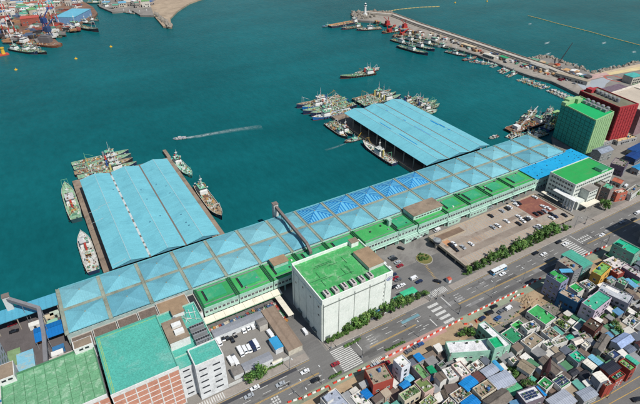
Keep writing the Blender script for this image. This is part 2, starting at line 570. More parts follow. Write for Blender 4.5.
# sports ground and seaside promenade, far right
sheet('gravel_court', px((577, 84), (604, 77.5), (613, 79), (606, 84), (600, 97), (586, 92)), .05, mat('court_grey', (165, 172, 178), .9, .06, .05))
sheet('seaside_road', px((576, 78), (600, 72.5), (640, 64), (640, 68), (604, 76), (580, 82)), .04, mat('promenade', (198, 178, 150), .9, .12, .1))
sheet('sandy_bank', px((602, 74), (640, 66.5), (640, 70), (606, 76)), .06, mat('sand_bank', (214, 196, 150), .95, .15, .08))
sheet('pink_terrace', px((570, 77.5), (606, 72.5), (610, 75.5), (578, 82.5)), .07, mat('pink_terrace', (190, 160, 154), .9, .25, .3))
tr = []
c0 = gp(614, 78.5)
b = MB()
for k in range(24):
    a0, a1 = 6.283 * k / 24, 6.283 * (k + 1) / 24
    for r0, r1 in ((7.5, 10),):
        b.face([(c0.x + r0 * math.cos(a0), c0.y + r0 * 1.2 * math.sin(a0), .08), (c0.x + r1 * math.cos(a0), c0.y + r1 * 1.2 * math.sin(a0), .08), (c0.x + r1 * math.cos(a1), c0.y + r1 * 1.2 * math.sin(a1), .08), (c0.x + r0 * math.cos(a1), c0.y + r0 * 1.2 * math.sin(a1), .08)])
structure(b.build('running_track', mat('track_red', (176, 104, 92), .9, .1, .2)))
sheet('sports_field', px((622, 77), (640, 74), (660, 71), (665, 84), (634, 86)), .10, mat('turf', (66, 110, 74), .95, .12, .1))

# ---- far shore, upper left: shipyard and fishing quarter
shore_m = mat('shipyard_ground', (132, 104, 88), .95, .25, .03, stain=(82, 62, 54), stain_amt=.8, stain_scale=.05)
slab('shipyard_shore', px((-90, 40), (0, 37), (28, 39), (50, 45), (61, 45), (55, 39), (40, 37), (60, 30.5), (72, 26), (94, 17.5), (97.5, 13), (93, 7), (84, 2), (70, -8), (60, -34), (-90, -34)), -9, 0, shore_m)
slab('fishing_quarter_shore', px((99, 6.5), (112, 12), (132, 10.5), (140, 15), (154, 15.5), (150, 4), (170, -10), (160, -30), (120, -30)), -9, 0, ground_m)
beach = mat('beach', (176, 158, 136), .95, .2, .05, stain=(140, 122, 104), stain_amt=.6, stain_scale=.06)
slab('beach_spit', px((154, 15.5), (163, 26), (172, 27), (170, 18), (178, 10), (190, 2.5), (206, -3), (215, -30), (166, -30), (150, 4)), -9, -.4, beach)
join_rocks('groyne_rocks', [((*gp(U(155, 170) , 0)[:2], 0), .1)] + [((p.x, p.y, U(-.6, .8)), U(1.6, 3.6)) for p in (gp(156 + 14 * t + U(-1.5, 1.5), 14 + 12.5 * t + U(-.8, .8)) for t in [R() for _ in range(170)])])
foam_m = None
def foam_material(name, dens):
    m = bpy.data.materials.new(name)
    m.use_nodes = True
    n, l = m.node_tree.nodes, m.node_tree.links
    b = n['Principled BSDF']
    b.inputs['Base Color'].default_value = (.62, .72, .72, 1)
    b.inputs['Roughness'].default_value = .7
    geo = n.new('ShaderNodeNewGeometry')
    t = n.new('ShaderNodeTexNoise')
    t.inputs['Scale'].default_value = .35
    t.inputs['Detail'].default_value = 7
    t.inputs['Roughness'].default_value = .7
    l.new(geo.outputs['Position'], t.inputs['Vector'])
    q = n.new('ShaderNodeMapRange')
    q.inputs['From Min'].default_value = .50 - dens * .3
    q.inputs['From Max'].default_value = .85 - dens * .25
    l.new(t.outputs['Fac'], q.inputs['Value'])
    at = n.new('ShaderNodeAttribute'); at.attribute_name = 'fade'
    mm = n.new('ShaderNodeMath'); mm.operation = 'MULTIPLY'
    l.new(q.outputs[0], mm.inputs[0]); l.new(at.outputs['Fac'], mm.inputs[1])
    l.new(mm.outputs[0], b.inputs['Alpha'])
    return m
foam = foam_material('foam', .55)
def foam_strip(name, pts, widths, fades, label=None):
    """foam lying on the water along a line of world points; fade = how much foam is left"""
    b = MB(); fd = []
    prev = None
    rows = []
    for i, p in enumerate(pts):
        p = Vector(p); q = Vector(pts[min(i + 1, len(pts) - 1)]) - Vector(pts[max(i - 1, 0)])
        q.normalize(); t = Vector((-q.y, q.x)) * widths[i]
        rows.append([p - t, p, p + t])
    me = bpy.data.meshes.new(name)
    V, F, A = [], [], []
    for i, r in enumerate(rows):
        for j, p in enumerate(r):
            V.append((p.x, p.y, -2.97)); A.append(fades[i] * (1 if j == 1 else .0))
    for i in range(len(rows) - 1):
        for j in range(2):
            F.append((i * 3 + j, (i + 1) * 3 + j, (i + 1) * 3 + j + 1, i * 3 + j + 1))
    me.from_pydata(V, [], F)
    at = me.attributes.new('fade', 'FLOAT', 'POINT')
    at.data.foreach_set('value', A)
    me.materials.append(foam)
    o = put(name, me)
    return stuff(o)
foam_strip('surf', [gp(u, v, -3)[:2] for u, v in ((170, 18), (172, 15), (176, 12.5), (180, 10), (186, 6))], [1.5, 3, 3, 3, 1], [.2, 1, 1, .9, .2])
wk = [gp(u, v, -3)[:2] for u, v in ((183, 138.5), (190, 137.5), (200, 136), (215, 133.3), (235, 130), (262, 127))]
foam_strip('boat_wake', wk, [1.2, 2.6, 3.2, 3.6, 4.5, 6], [1.3, 1.0, .75, .55, .4, .12])
foam_strip('boat_wake', [gp(u, v, -3)[:2] for u, v in ((346, 143.5), (340, 145.5), (333, 148), (325, 150))], [.8, 1.6, 2, 2.2], [.4, .35, .2, .05])
for k, (u, v, l_) in enumerate(((547, 43, 8), (604, 43, 7), (634, 52, 6), (530, 24, 5), (612, 67, 9), (632, 63, 8), (600, 70, 8), (575, 65, 8), (548, 54, 8))):
    p = gp(u, v, -3)
    foam_strip('surf', [(p.x - l_ * 1.3, p.y - l_ * .4), (p.x, p.y), (p.x + l_ * 1.3, p.y + l_ * .3)], [1, 3.4, 1], [0, 1.1, 0])
# ================================================================ MARKET BUILDINGS
# ---- roofing materials
def hip_roof_mat(name, c, c2=None, per=1.1, depth=.10, rings=0.0):
    """coloured sheet roofing; ribs run down each slope of the hipped bay, or bold stripes parallel to the eaves"""
    m = mat(name, c, .55, .07, .06, stain=tuple(int(x * .86) for x in c), stain_amt=.6, stain_scale=.08, spec=.35, rnd=.07, streak=((.5, .5, .5), .06), sheets=(4.6, 1.1, .03, 0.0))
    n, l = m.node_tree.nodes, m.node_tree.links
    b = n['Principled BSDF']
    src = b.inputs['Base Color'].links[0].from_socket
    tc = n.new('ShaderNodeTexCoord')
    sp = n.new('ShaderNodeSeparateXYZ')
    l.new(tc.outputs['Object'], sp.inputs[0])
    def mth(op, a, bb=None):
        q = n.new('ShaderNodeMath'); q.operation = op
        for k, s in ((0, a), (1, bb)):
            if s is None: continue
            if isinstance(s, (int, float)): q.inputs[k].default_value = s
            else: l.new(s, q.inputs[k])
        return q.outputs[0]
    ax, ay = mth('ABSOLUTE', sp.outputs[0]), mth('ABSOLUTE', mth('MULTIPLY', sp.outputs[1], 20.8 / 18.2))
    dg = mth('LESS_THAN', mth('ABSOLUTE', mth('SUBTRACT', ax, ay)), .45)
    if rings:
        v = mth('MINIMUM', ax, ay)
        s = mth('SINE', mth('MULTIPLY', v, 6.283 / rings))
        f = mth('MULTIPLY', mth('GREATER_THAN', s, -.1), mth('SUBTRACT', 1.0, dg))
        mx = n.new('ShaderNodeMix'); mx.data_type = 'RGBA'
        l.new(f, mx.inputs[0]); l.new(src, mx.inputs[6])
        mx.inputs[7].default_value = (*alb(c2), 1)
        l.new(mx.outputs[2], b.inputs['Base Color'])
    else:
        v = mth('MINIMUM', ax, ay)
        s = mth('SINE', mth('MULTIPLY', v, 6.283 / per))
        q = n.new('ShaderNodeMapRange')
        q.inputs['From Min'].default_value = .6; q.inputs['From Max'].default_value = 1
        q.inputs['To Min'].default_value = 1; q.inputs['To Max'].default_value = 1 - depth
        l.new(s, q.inputs['Value'])
        sm = n.new('ShaderNodeVectorMath'); sm.operation = 'SCALE'
        l.new(src, sm.inputs[0]); l.new(q.outputs[0], sm.inputs['Scale'])
        l.new(sm.outputs[0], b.inputs['Base Color'])
    return m
hall_a = hip_roof_mat('hall_roof_blue', (116, 184, 199))
hall_b = hip_roof_mat('hall_roof_blue_faded', (128, 190, 202))
hall_c = hip_roof_mat('hall_roof_blue_grey', (108, 174, 191))
hall_s = hip_roof_mat('hall_roof_striped', (34, 126, 190), (96, 176, 212), rings=1.9)
shed_blue = mat('shed_roof_blue', (120, 196, 210), .55, .045, .05, stain=(104, 176, 192), stain_amt=.7, stain_scale=.07, corr=(1, 1.6, .04), streak=((.05, .9, .05), .08), sheets=(5.5, 1.6, .035, 0.0))
gutter_m = mat('gutter', (150, 160, 146), .8, .2, .15, stain=(104, 106, 94), stain_amt=.6, stain_scale=.2)
hall_wall = wallpaint((176, 196, 192))
# ---- the long hall
X0, DX, NC = -21.0, 20.85, 18
YM = 226.0
hall = thing('market_hall', 'long market hall along the quay under rows of hipped pale blue roof bays', 'hall', (0, 0, 0))
def hip(w_, d_, z0, h, mats):
    b = MB()
    x, y = w_ / 2, d_ / 2
    apex = (0, 0, z0 + h)
    b.face([(-x, -y, z0), (x, -y, z0), apex]); b.face([(x, -y, z0), (x, y, z0), apex])
    b.face([(x, y, z0), (-x, y, z0), apex]); b.face([(-x, y, z0), (-x, -y, z0), apex])
    b.prism([(-x, -y), (x, -y), (x, y), (-x, y)], z0 - .5, z0 - .02)
    return b.data('roof_bay', mats)
hipmesh = {k: hip(DX - 1.9, 18.2 - 1.6, 11.2, 2.5, m) for k, m in (('a', hall_a), ('b', hall_b), ('c', hall_c), ('s', hall_s))}
seay = lambda k: 0.0
for k in range(NC):
    cx = X0 + DX * (k + .5)
    for r in range(2):
        cy = 235.2 if r else 216.6
        key = 's' if (r == 1 and 7 <= k <= 11) else 'aabca'[(k * 3 + r * 2) % 5]
        o = put('roof_bay', hipmesh[key], hall, (cx, cy, 0))
        cap = MB(); cap.cyl(0, 0, 13.5, 14.1, .5, .2, 6)
        cap.build('vent', gutter_m, o)
for k in range(NC + 1):
    gx = X0 + DX * k
    b = MB()
    b.box(gx - .95, gx + .95, 207.6, 244.4, 10.6, 11.15)
    b.box(gx - .95, gx - .7, 207.6, 244.4, 11.15, 11.5); b.box(gx + .7, gx + .95, 207.6, 244.4, 11.15, 11.5)
    b.build('gutter', gutter_m, hall)
for k in range(NC):
    b = MB()
    x0, x1 = X0 + DX * k + .95, X0 + DX * (k + 1) - .95
    b.box(x0, x1, 224.95, 226.85, 10.6, 11.12); b.box(x0, x1, 224.95, 225.2, 11.12, 11.4); b.box(x0, x1, 226.6, 226.85, 11.12, 11.4)
    b.build('gutter', gutter_m, hall)
    for yy in (208.6, 226, 243.2):
        c = MB(); c.box(-.4, .4, -.4, .4, 0, 10.6)
        if yy != 226 or k % 2: c.build('column', concrete, hall, (x0 - .95, yy, 0))
b = MB(); b.box(X0, X0 + DX * NC, 207.8, 208.1, 0, 10.5); b.build('back_wall', hall_wall, hall)
b = MB(); b.box(X0 - .3, X0, 208.1, 243, 4.5, 10.5); b.build('end_wall', hall_wall, hall)
b = MB(); b.box(X0 + DX * NC, X0 + DX * NC + .3, 208.1, 243, 0, 10.5); b.build('end_wall', hall_wall, hall)
b = MB(); b.box(X0 + .5, X0 + DX * NC - .5, 244.4, 244.7, 9.8, 11.3); b.build('eave_fascia', shed_blue, hall)

# ---- the two pier sheds
def shed(label, x0, x1, y0, y1, strips):
    t = thing('pier_shed', label, 'shed', ((x0 + x1) / 2, (y0 + y1) / 2, 0))
    ox, oy = (x0 + x1) / 2, (y0 + y1) / 2
    w_ = (x1 - x0) / 3
    L = (y1 - y0) / 2
    ze, zr = 10.2, 12.6
    for k in range(3):
        xa = x0 - ox + k * w_ + .25; xb = xa + w_ - .5; xm = (xa + xb) / 2
        for sgn, p, q in ((0, xa, xm), (1, xm, xb)):
            zp, zq = (ze, zr) if sgn == 0 else (zr, ze)
            b = MB()
            b.face([(p, -L, zp), (q, -L, zq), (q, L, zq), (p, L, zp)])
            b.face([(p, L, zp - .22), (q, L, zq - .22), (q, -L, zq - .22), (p, -L, zp - .22)])
            for yy in (-L, L):
                b.face([(p, yy, zp - .22), (q, yy, zq - .22), (q, yy, zq), (p, yy, zp)] if yy < 0 else [(p, yy, zp), (q, yy, zq), (q, yy, zq - .22), (p, yy, zp - .22)])
            b.face([(p, L, zp), (p, L, zp - .22), (p, -L, zp - .22), (p, -L, zp)] if sgn == 0 else [(q, -L, zq), (q, -L, zq - .22), (q, L, zq - .22), (q, L, zq)])
            b.build('roof_slope', shed_blue, t)
        b = MB()
        b.box(xm - .22, xm + .22, -L, L, zr - .02, zr + .14)
        b.build('ridge_cap', mat('ridge_grey', (158, 196, 204), .7, .1, .3), t)
        # gable ends
        for yy in (-L + .4, L - .4):
            g = MB(); g.face([(xa, yy, ze - .3), (xb, yy, ze - .3), (xm, yy, zr - .3)]); g.build('gable_end', paint((90, 150, 170)), t)
    for k in (1, 2):
        xv = x0 - ox + k * w_
        b = MB(); b.box(xv - .55, xv + .55, -L, L, ze - .35, ze + .06)
        b.build('valley_gutter', strips[k - 1][0], t)
        if strips[k - 1][1]:
            yy = -L + 2
            while yy < L - 6:
                ln = U(3, 9)
                d = MB(); d.box(xv - .62, xv + .62, yy, yy + ln, ze + .06, ze + .16)
                d.build('gutter_cover', strips[k - 1][1], t)
                yy += ln + U(1, 4)
    for k in range(4):
        for j in range(10):
            c = MB(); c.box(-.3, .3, -.3, .3, 0, ze - .3)
            c.build('column', concrete, t, (x0 - ox + k * w_ + (.6 if k == 0 else -.6 if k == 3 else 0), -L + 3 + j * (2 * L - 6) / 9, 0))
    for k, xx in ((0, x0 - ox + 9), (1, x1 - ox - 9)):
        b = MB(); b.box(xx - .15, xx + .15, -L + 2, L - 2, 0, ze - .6)
        b.build('inner_wall', mat('shed_inside_shade', (60, 64, 66), .9, .1, .2), t)  # near-black tone paints in the shade of the open shed interior
    return t
gut1 = mat('valley_white', (196, 206, 206), .7, .15, .4)
gut2 = mat('valley_brown', (120, 112, 104), .8, .2, .3)
s1 = shed('three ridged pale blue shed on the left pier with white dashed valley', 8.2, 73.8, 247.5, 362.5, ((gut2, gut1), (gut2, None)))
s2 = shed('three ridged pale blue shed on the right pier with bright blue patches', 243.5, 312.5, 248.2, 366, ((gut2, None), (gut2, None)))
# marks and patches: repair sheets in a brighter blue
def roof_patch(t, x, y, w_, l_, z, slope, m, name='repair_sheet'):
    b = MB(); b.box(-w_/2, w_/2, -l_/2, l_/2, 0, .05)
    o = b.build(name, m, t, (x, y, z))
    o.rotation_euler = (0, slope, 0)
bright = mat('repair_blue', (26, 140, 206), .5, .08, .3)
W2 = 69 / 3; ang = math.atan2(2.4, W2 / 2 - .25)
def on_shed(t, x, y, w_, l_, m, Wd, half, name='repair_sheet'):
    k = min(2, int((x + half) / Wd)); loc = x + half - k * Wd
    s = 1 if loc < Wd / 2 else -1
    z = 10.2 + 2.4 * (min(loc, Wd - loc) - .25) / (Wd / 2 - .25) + .06
    roof_patch(t, x, y, w_, l_, z, -s * ang, m, name)
for u, v, l_ in ((385.5, 126, 16), (408, 139, 24), (387, 111, 3.5), (404.5, 120.5, 3), (422, 131, 22), (410.5, 109, 6), (434.5, 123, 11), (442, 126.5, 7), (449, 130, 3)):
    p = gp(u, v, 12)
    on_shed(s2, p.x - 278, p.y - 307.1, 1.1, l_, bright, W2, 34.5)
W1 = 65.6 / 3
spot = mat('roof_spot', (60, 110, 140), .6, .2, .4)
for u, v in ((113, 188), (122, 196), (141, 190), (147, 199), (156, 183), (166, 186), (170, 193), (181, 214), (186, 222), (176, 226), (150, 222), (189, 225), (160, 215)):
    p = gp(u, v, 12)
    on_shed(s1, p.x - 41, p.y - 305, .9, .9, spot, W1, 32.8, 'roof_vent')
for u, v, l_ in ((94, 209, 8), (97, 219, 7), (119, 261, 9), (104, 205, 6)):
    p = gp(u, v, 12)
    on_shed(s1, p.x - 41, p.y - 305, 8, .22, gut1, W1, 32.8, 'sheet_joint')

# ---- the green roofed auction strip on the land side of the hall
green_roof = mat('green_roof_paint', (66, 172, 92), .75, .14, .08, stain=(112, 176, 118), stain_amt=.6, stain_scale=.16, fine=.14, sheets=(7, 2.2, .03, 1.57))
green_dark = mat('green_roof_dark', (58, 160, 92), .75, .12, .1, stain=(38, 112, 72), stain_amt=.6, stain_scale=.2)
pad_m = mat('roof_pad_teal', (56, 166, 118), .75, .10, .1, stain=(118, 172, 130), stain_amt=.6, stain_scale=.2)
mint = wallpaint((186, 222, 206))
mint2 = wallpaint((166, 208, 192))
strip = thing('auction_building', 'long green roofed auction building with mint front beside the blue hall', 'building', (0, 0, 0))
segs = [(42.5, 62.3), (62.3, 83), (83, 103.8), (103.8, 124.6), (124.6, 145.5), (145.5, 171.5), (171.5, 187.2), (187.2, 212.5), (212.5, 233), (233, 254), (254, 276), (276, 300)]
frames = mat('window_frame', (206, 216, 210), .6, .05, .3)
for i, (xa, xb) in enumerate(segs):
    zr = 10.0 if i != 5 else 10.6
    ya = 190.6 if i not in (5, 6) else 191.4
    a_, b_ = xa + .25, xb - .25
    b = MB(); b.box(a_, b_, ya, 207.4, 4.6, zr - .5); b.build('upper_wall', mint, strip)
    b = MB(); b.box(a_, b_, 195.5, 207.4, 0, 4.6); b.build('lower_wall', mat('loading_wall', (120, 128, 122), .9, .2, .3), strip)
    b = MB(); b.box(a_, b_, ya, 207.4, zr - .5, zr - .02)
    rf = b.build('roof', green_roof if i % 3 else green_dark, strip)
    b = MB(); b.box(a_, b_, ya - .35, ya + .1, zr - 1.2, zr + .55); b.build('parapet', mint2, strip)
    b = MB(); b.box(a_, b_, 207.0, 207.5, zr - .4, zr + .5); b.build('parapet', mint2, strip)
    # raised pad, dark gutter frames and beams on the roof
    cx = (a_ + b_) / 2
    if i not in (5, 7):
        b = MB(); b.box(cx - 5.6, cx + 5.2, 195.6, 203.6, zr - .02, zr + .75); b.build('raised_slab', pad_m, strip)
        b = MB(); b.box(cx - 6.6, cx - 5.8, 195.4, 204, zr, zr + .35); b.build('roof_channel', darkmetal, strip)
    for xx in (a_ + .6, b_ - .6):
        b = MB(); b.box(xx - .3, xx + .3, ya + .6, 206.6, zr, zr + .6); b.build('roof_beam', mat('dark_green_beam', (40, 92, 66), .8, .2, .2), strip)
    b = MB(); b.box(a_ + 1.4, b_ - 1.4, 205.2, 205.7, zr, zr + .5); b.build('pipe_rack', steel, strip)
    b = MB(); b.box(a_ + 1.2, b_ - 1.2, 193.2, 193.5, zr, zr + .45); b.build('pipe_rack', steel, strip)
    # windows of the upper floor and columns below
    n = int((b_ - a_ - 1) / 2.05)
    me = window_mesh(1.5, 1.5, frames)
    for k in range(n):
        put('window', me, strip, (a_ + 1.3 + k * (b_ - a_ - 2.6) / max(1, n - 1), ya, 7.4), 0)
    for k in range(4):
        c = MB(); c.box(-.35, .35, -.35, .35, 0, 4.6); c.build('column', mint2, strip, (a_ + .6 + k * (b_ - a_ - 1.2) / 3, ya + .7, 0))
    if i >= 5:
        b = MB(); b.box(a_, b_, ya - 1.4, ya - .36, 4.5, 4.8); b.build('balcony_slab', mint, strip)
    # service hatch, ducts and small plant
    for k in range(3):
        b = MB(); hx, hy = U(a_ + 2, b_ - 2), U(194, 205.5)
        b.box(-.5, .5, -.5, .5, 0, U(.5, 1.1)); b.build('roof_vent', random.choice([steel, darkmetal, white]), strip, (hx, hy, zr))
# mint ground floor offices under the strip on the right
for xa, xb in ((176, 196), (213, 224), (233, 250)):
    b = MB(); b.box(xa, xb, 189.6, 195.4, 0, 3.9); o = b.build('ground_floor_office', mint, strip)
    for k in range(int((xb - xa) / 3)):
        put('window', window_mesh(1.3, 1.1, frames), strip, (xa + 1.8 + k * 3, 189.6, 2.1), 0)
# brown topped penthouse and the little stair tower on the strip
b = MB(); b.box(187.6, 212.2, 196.5, 207.2, 10.05, 13.6); b.build('penthouse', mint, strip)
b = MB(); b.box(187.2, 212.6, 196.1, 207.6, 13.6, 14.0); b.build('penthouse_roof', mat('gravel_roof', (150, 134, 116), .95, .2, .15, stain=(112, 98, 84), stain_amt=.7, stain_scale=.2), strip)
wall_windows(strip, (187.6, 196.5), (212.2, 196.5), 10.05, 13.6, 1.6, 1.2, 2.4, 3, .05, frames)
b = MB(); b.box(169.2, 171.4, 199, 201, 10.6, 15.2); b.box(168.9, 171.7, 198.7, 201.3, 15.2, 15.5); b.build('stair_tower', mint2, strip)
b = MB(); b.box(88, 97, 199.5, 205.5, 10.05, 13.2); b.build('conveyor_house', mint2, strip)
b = MB(); b.box(87.6, 97.4, 199.1, 205.9, 13.2, 13.5); b.build('conveyor_house_roof', mat('tan_roof', (160, 136, 110), .95, .2, .2), strip)
# bright new roof at the strip's far end
cyan = thing('cyan_roof_annex', 'flat annex with glossy cyan blue roof at far end of market hall', 'building', (333, 201, 0))
b = MB(); b.box(-32.6, 32, -10, 8.4, 0, 9.5); b.build('wall', mint, cyan)
cyan_m = mat('cyan_roof', (40, 172, 224), .45, .08, .08, stain=(20, 130, 190), stain_amt=.6, stain_scale=.25)
b = MB(); b.box(-33, 32.4, -10.4, 8.8, 9.5, 10.1); b.build('roof', cyan_m, cyan)
for k in range(40):
    b = MB(); s = U(.15, .4); b.box(-s, s, -s * .7, s * .7, 0, .25); b.build('roof_weight', darkmetal, cyan, (U(-31, 30), U(-9, 7.5), 10.1), U(0, 3))
wall_windows(cyan, (-32.6, -10), (32, -10), 4, 9.5, 1.6, 1.4, 2.6, 3.0, .1, frames)
wall_windows(cyan, (-32.6, -10), (32, -10), 0, 4, 1.8, 2.0, 3.2, 3.0, .3, frames)

# cream market canopy with goods under it, at the left end of the strip
can = thing('market_canopy', 'long cream awning over stalls below the auction building', 'canopy', (64, 186.6, 0))
cream = mat('cream_awning', (232, 226, 208), .7, .06, .2, stain=(190, 180, 160), stain_amt=.5)
for k in range(8):
    b = MB(); xa = -22.6 + k * 5.6
    b.face([(xa, -.4, 3.8), (xa + 5.5, -.4, 3.8), (xa + 5.5, 3.6, 4.5), (xa, 3.6, 4.5)])
    b.face([(xa, 3.6, 4.4), (xa + 5.5, 3.6, 4.4), (xa + 5.5, -.4, 3.7), (xa, -.4, 3.7)])
    b.box(xa, xa + 5.5, -.5, -.4, 3.2, 3.9)
    b.build('awning_panel', cream, can)
    c = MB(); c.cyl(0, 0, 0, 3.7, .08, n=6); c.build('post', steel, can, (xa + .2, -.2, 0))
b = MB(); b.box(-22.6, 22.3, -.58, -.51, 3.15, 3.45); b.build('green_edge', paint((52, 150, 104)), can)
crate_cols = [(180, 84, 70), (204, 150, 88), (84, 136, 104), (92, 124, 160), (224, 216, 198), (188, 120, 122), (90, 90, 96)]
CR = []
for c in crate_cols:
    b = MB()
    b.box(-.55, .55, -.4, .4, 0, .12)
    for q in ((-.55, .55, -.4, -.34), (-.55, .55, .34, .4), (-.55, -.49, -.34, .34), (.49, .55, -.34, .34)): b.box(q[0], q[1], q[2], q[3], .12, .6)
    CR.append(b.data('fish_crate', paint(c)))
crate_names = ['red', 'orange', 'green', 'blue', 'white', 'pink', 'grey']
for k in range(46):
    i = int(U(0, 6.99))
    s = U(.9, 1.5)
    o = put('fish_crate', CR[i], None, (42.5 + k * .93 + U(-.2, .2), U(183.6, 185.6), .05), U(-.2, .2), (s, s, s * 1.2))
    tag(o, crate_names[i] + ' plastic fish crate on the lane along the cream awning', 'crate', crate_names[i] + ' crates set out along the cream awning')

# ---- ice conveyors
def conveyor(label, pts, wd, m, head):
    p0 = Vector(pts[0])
    t = thing('ice_conveyor', label, 'conveyor', (p0.x, p0.y, 0))
    for a, c in zip(pts[:-1], pts[1:]):
        a, c = Vector(a), Vector(c)
        d = (c - a); q = Vector((d.x, d.y, 0)).normalized(); s = Vector((-q.y, q.x, 0)) * wd / 2
        b = MB(); h = Vector((0, 0, 1.9)); o = Vector((p0.x, p0.y, 0))
        A = [a - s - o, c - s - o, c + s - o, a + s - o]
        b.face([x + h for x in A]); b.face([x for x in reversed(A)])
        b.face([A[0], A[1], A[1] + h, A[0] + h]); b.face([A[2], A[3], A[3] + h, A[2] + h])
        b.face([A[1], A[2], A[2] + h, A[1] + h]); b.face([A[3], A[0], A[0] + h, A[3] + h])
        b.build('gallery', m, t)
        n = max(2, int(d.length / 9))
        for k in range(n + 1):
            p = a + d * (k / n) - o
            for sg in (-1, 1):
                lg = MB(); f = p + s * sg * .9
                zb = head
                lg.bar((f.x, f.y, zb), (f.x, f.y, p.z + .1), .14)
                lg.build('trestle_leg', steel, t)
    b = MB(); a = Vector(pts[0]) ; b.box(-1.6, 1.6, -1.4, 1.6, 0.0, a.z + 2.6); 
    b.build('head_tower', mat('pale_tower', (206, 208, 204), .8, .1, .3), t)
    b = MB(); b.box(-1.8, 1.8, -1.6, 1.8, a.z + 2.6, a.z + 3.1); b.build('head_roof', mat('tower_cap', (126, 116, 110), .9, .2, .3), t)
    return t
conv_m = mat('conveyor_gallery', (128, 116, 112), .8, .15, .2, stain=(92, 80, 76), stain_amt=.6, stain_scale=.3)
conveyor('brown enclosed conveyor crossing the blue hall roof to the quay edge', [(112.6, 247.2, 17.2), (112.6, 205, 14.4), (112.0, 199, 12.0)], 1.7, conv_m, 11.0)
conveyor('grey bent conveyor running from quay tower past the left cold store', [(*gp(5.5, 297, 16)[:2], 14), (*gp(39, 308.5, 14)[:2], 13), (*gp(44, 334, 13)[:2], 12), (*gp(46, 362, 14)[:2], 13)], 1.8, mat('conveyor_grey', (134, 134, 138), .8, .12, .2), 0.0)
# ---- low quay shed continuing the hall to the left, and the blue tarpaulin roof beside it
ql = thing('quay_shed', 'low pale blue lean-to shed along the quay left of the hall', 'shed', (-60, 241, 0))
b = MB()
b.face([(-60, -5.5, 8.4), (38.3, -5.5, 8.4), (38.3, 5.4, 7.6), (-60, 5.4, 7.6)]); b.face([(-60, 5.4, 7.3), (38.3, 5.4, 7.3), (38.3, -5.5, 8.1), (-60, -5.5, 8.1)])
b.box(-60, 38.3, -5.6, -5.5, 8.0, 8.5); b.box(-60, 38.3, 5.4, 5.5, 7.2, 7.7)
b.build('roof', mat('quay_shed_blue', (92, 176, 204), .55, .07, .08, corr=(0, 3.2, .10)), ql)
for k in range(11):
    for yy in (-5, 5):
        c = MB(); c.box(-.25, .25, -.25, .25, 0, 7.4); c.build('column', concrete, ql, (-59 + k * 9.6, yy, 0))
bt = thing('blue_tarp_roof', 'saturated blue sheet roof beside the grey conveyor', 'roof', (-28, 222, 0))
for k, (y0, y1, z0, z1) in enumerate(((-5.6, -.1, 5.2, 6.3), (.1, 4.6, 6.3, 5.4))):
    b = MB(); b.face([(-8, y0, z0), (6.6, y0, z0), (6.6, y1, z1), (-8, y1, z1)]); b.face([(-8, y1, z1 - .2), (6.6, y1, z1 - .2), (6.6, y0, z0 - .2), (-8, y0, z0 - .2)])
    b.build('roof_sheet', mat('tarp_blue', (24, 116, 190), .5, .08, .2, corr=(0, 1.5, .12)), bt)
for sx in (-7.6, 6.2):
    for sy in (-5.2, 4.2):
        c = MB(); c.box(-.2, .2, -.2, .2, 0, 5.2); c.build('post', steel, bt, (sx, sy, 0))
# ---- cold stores, lower left
teal_roof = mat('teal_roof', (84, 178, 162), .75, .09, .07, stain=(140, 190, 178), stain_amt=.6, stain_scale=.10, fine=.24, sheets=(9, 2.4, .025, 0.0))
green_pale = mat('pale_green_roof', (112, 170, 128), .8, .12, .06, stain=(176, 208, 180), stain_amt=.8, stain_scale=.30, fine=.2, streak=((.25, 1.6, .2), .14), rnd=.05)
whitewall = wallpaint((226, 230, 232))
brick_panel = mat('terracotta_panel', (204, 148, 126), .9, .08, .3, stain=(160, 100, 80), stain_amt=.4, stain_scale=.4)
def parapet(t, x0, x1, y0, y1, z0, z1, m, th=.4, name='parapet'):
    b = MB()
    b.box(x0, x1, y0, y0 + th, z0, z1); b.box(x0, x1, y1 - th, y1, z0, z1)
    b.box(x0, x0 + th, y0 + th, y1 - th, z0, z1); b.box(x1 - th, x1, y0 + th, y1 - th, z0, z1)
    return b.build(name, m, t)
ct = thing('teal_cold_store', 'large cold store with stained teal roof and terracotta panelled front', 'building', (5, 167, 0))
b = MB(); b.box(-14, 13.6, -17.6, 17, 0, 24.2); b.build('wall', whitewall, ct)
b = MB(); b.box(-13.6, 13.2, -17.2, 16.6, 24.2, 24.5); b.build('roof', teal_roof, ct)
parapet(ct, -14, 13.6, -17.6, 17, 24.2, 25.1, mat('teal_edge', (92, 168, 150), .8, .1, .2))
b = MB(); b.box(-13.2, -12.9, -17, 16.4, 24.5, 24.56); b.box(-13, 13, 15.6, 15.9, 24.5, 24.56); b.box(-12.6, -12.3, -17, 16.4, 24.5, 24.53); b.build('roof_line', mat('roof_line_yellow', (150, 190, 120), .8, .1, .3), ct)
b = MB(); b.box(-14.1, 13.7, -18.0, -17.6, 23.4, 25.3); b.build('cornice', white, ct)
NCOL, NROW = 6, 7
for i in range(NCOL):
    for j in range(NROW):
        wd, ht = 27.4 / NCOL, 3.3
        p = MB(); p.box(-wd / 2 + .22, wd / 2 - .22, -.06, 0, -ht / 2 + .16, ht / 2 - .16)
        p.build('brick_panel', brick_panel, ct, (-13.9 + wd * (i + .5), -17.6, 21.6 - j * ht))
for i in range(NCOL + 1):
    p = MB(); p.box(-.2, .2, -.28, 0, 0, 23.3); p.build('pilaster', white, ct, (-13.8 + i * 27.4 / NCOL, -17.62, 0))
for j in range(NROW + 1):
    p = MB(); p.box(-13.6, 13.3, -.2, 0, -.14, .14); p.build('band', white, ct, (0, -17.62, 23.25 - j * 3.3))

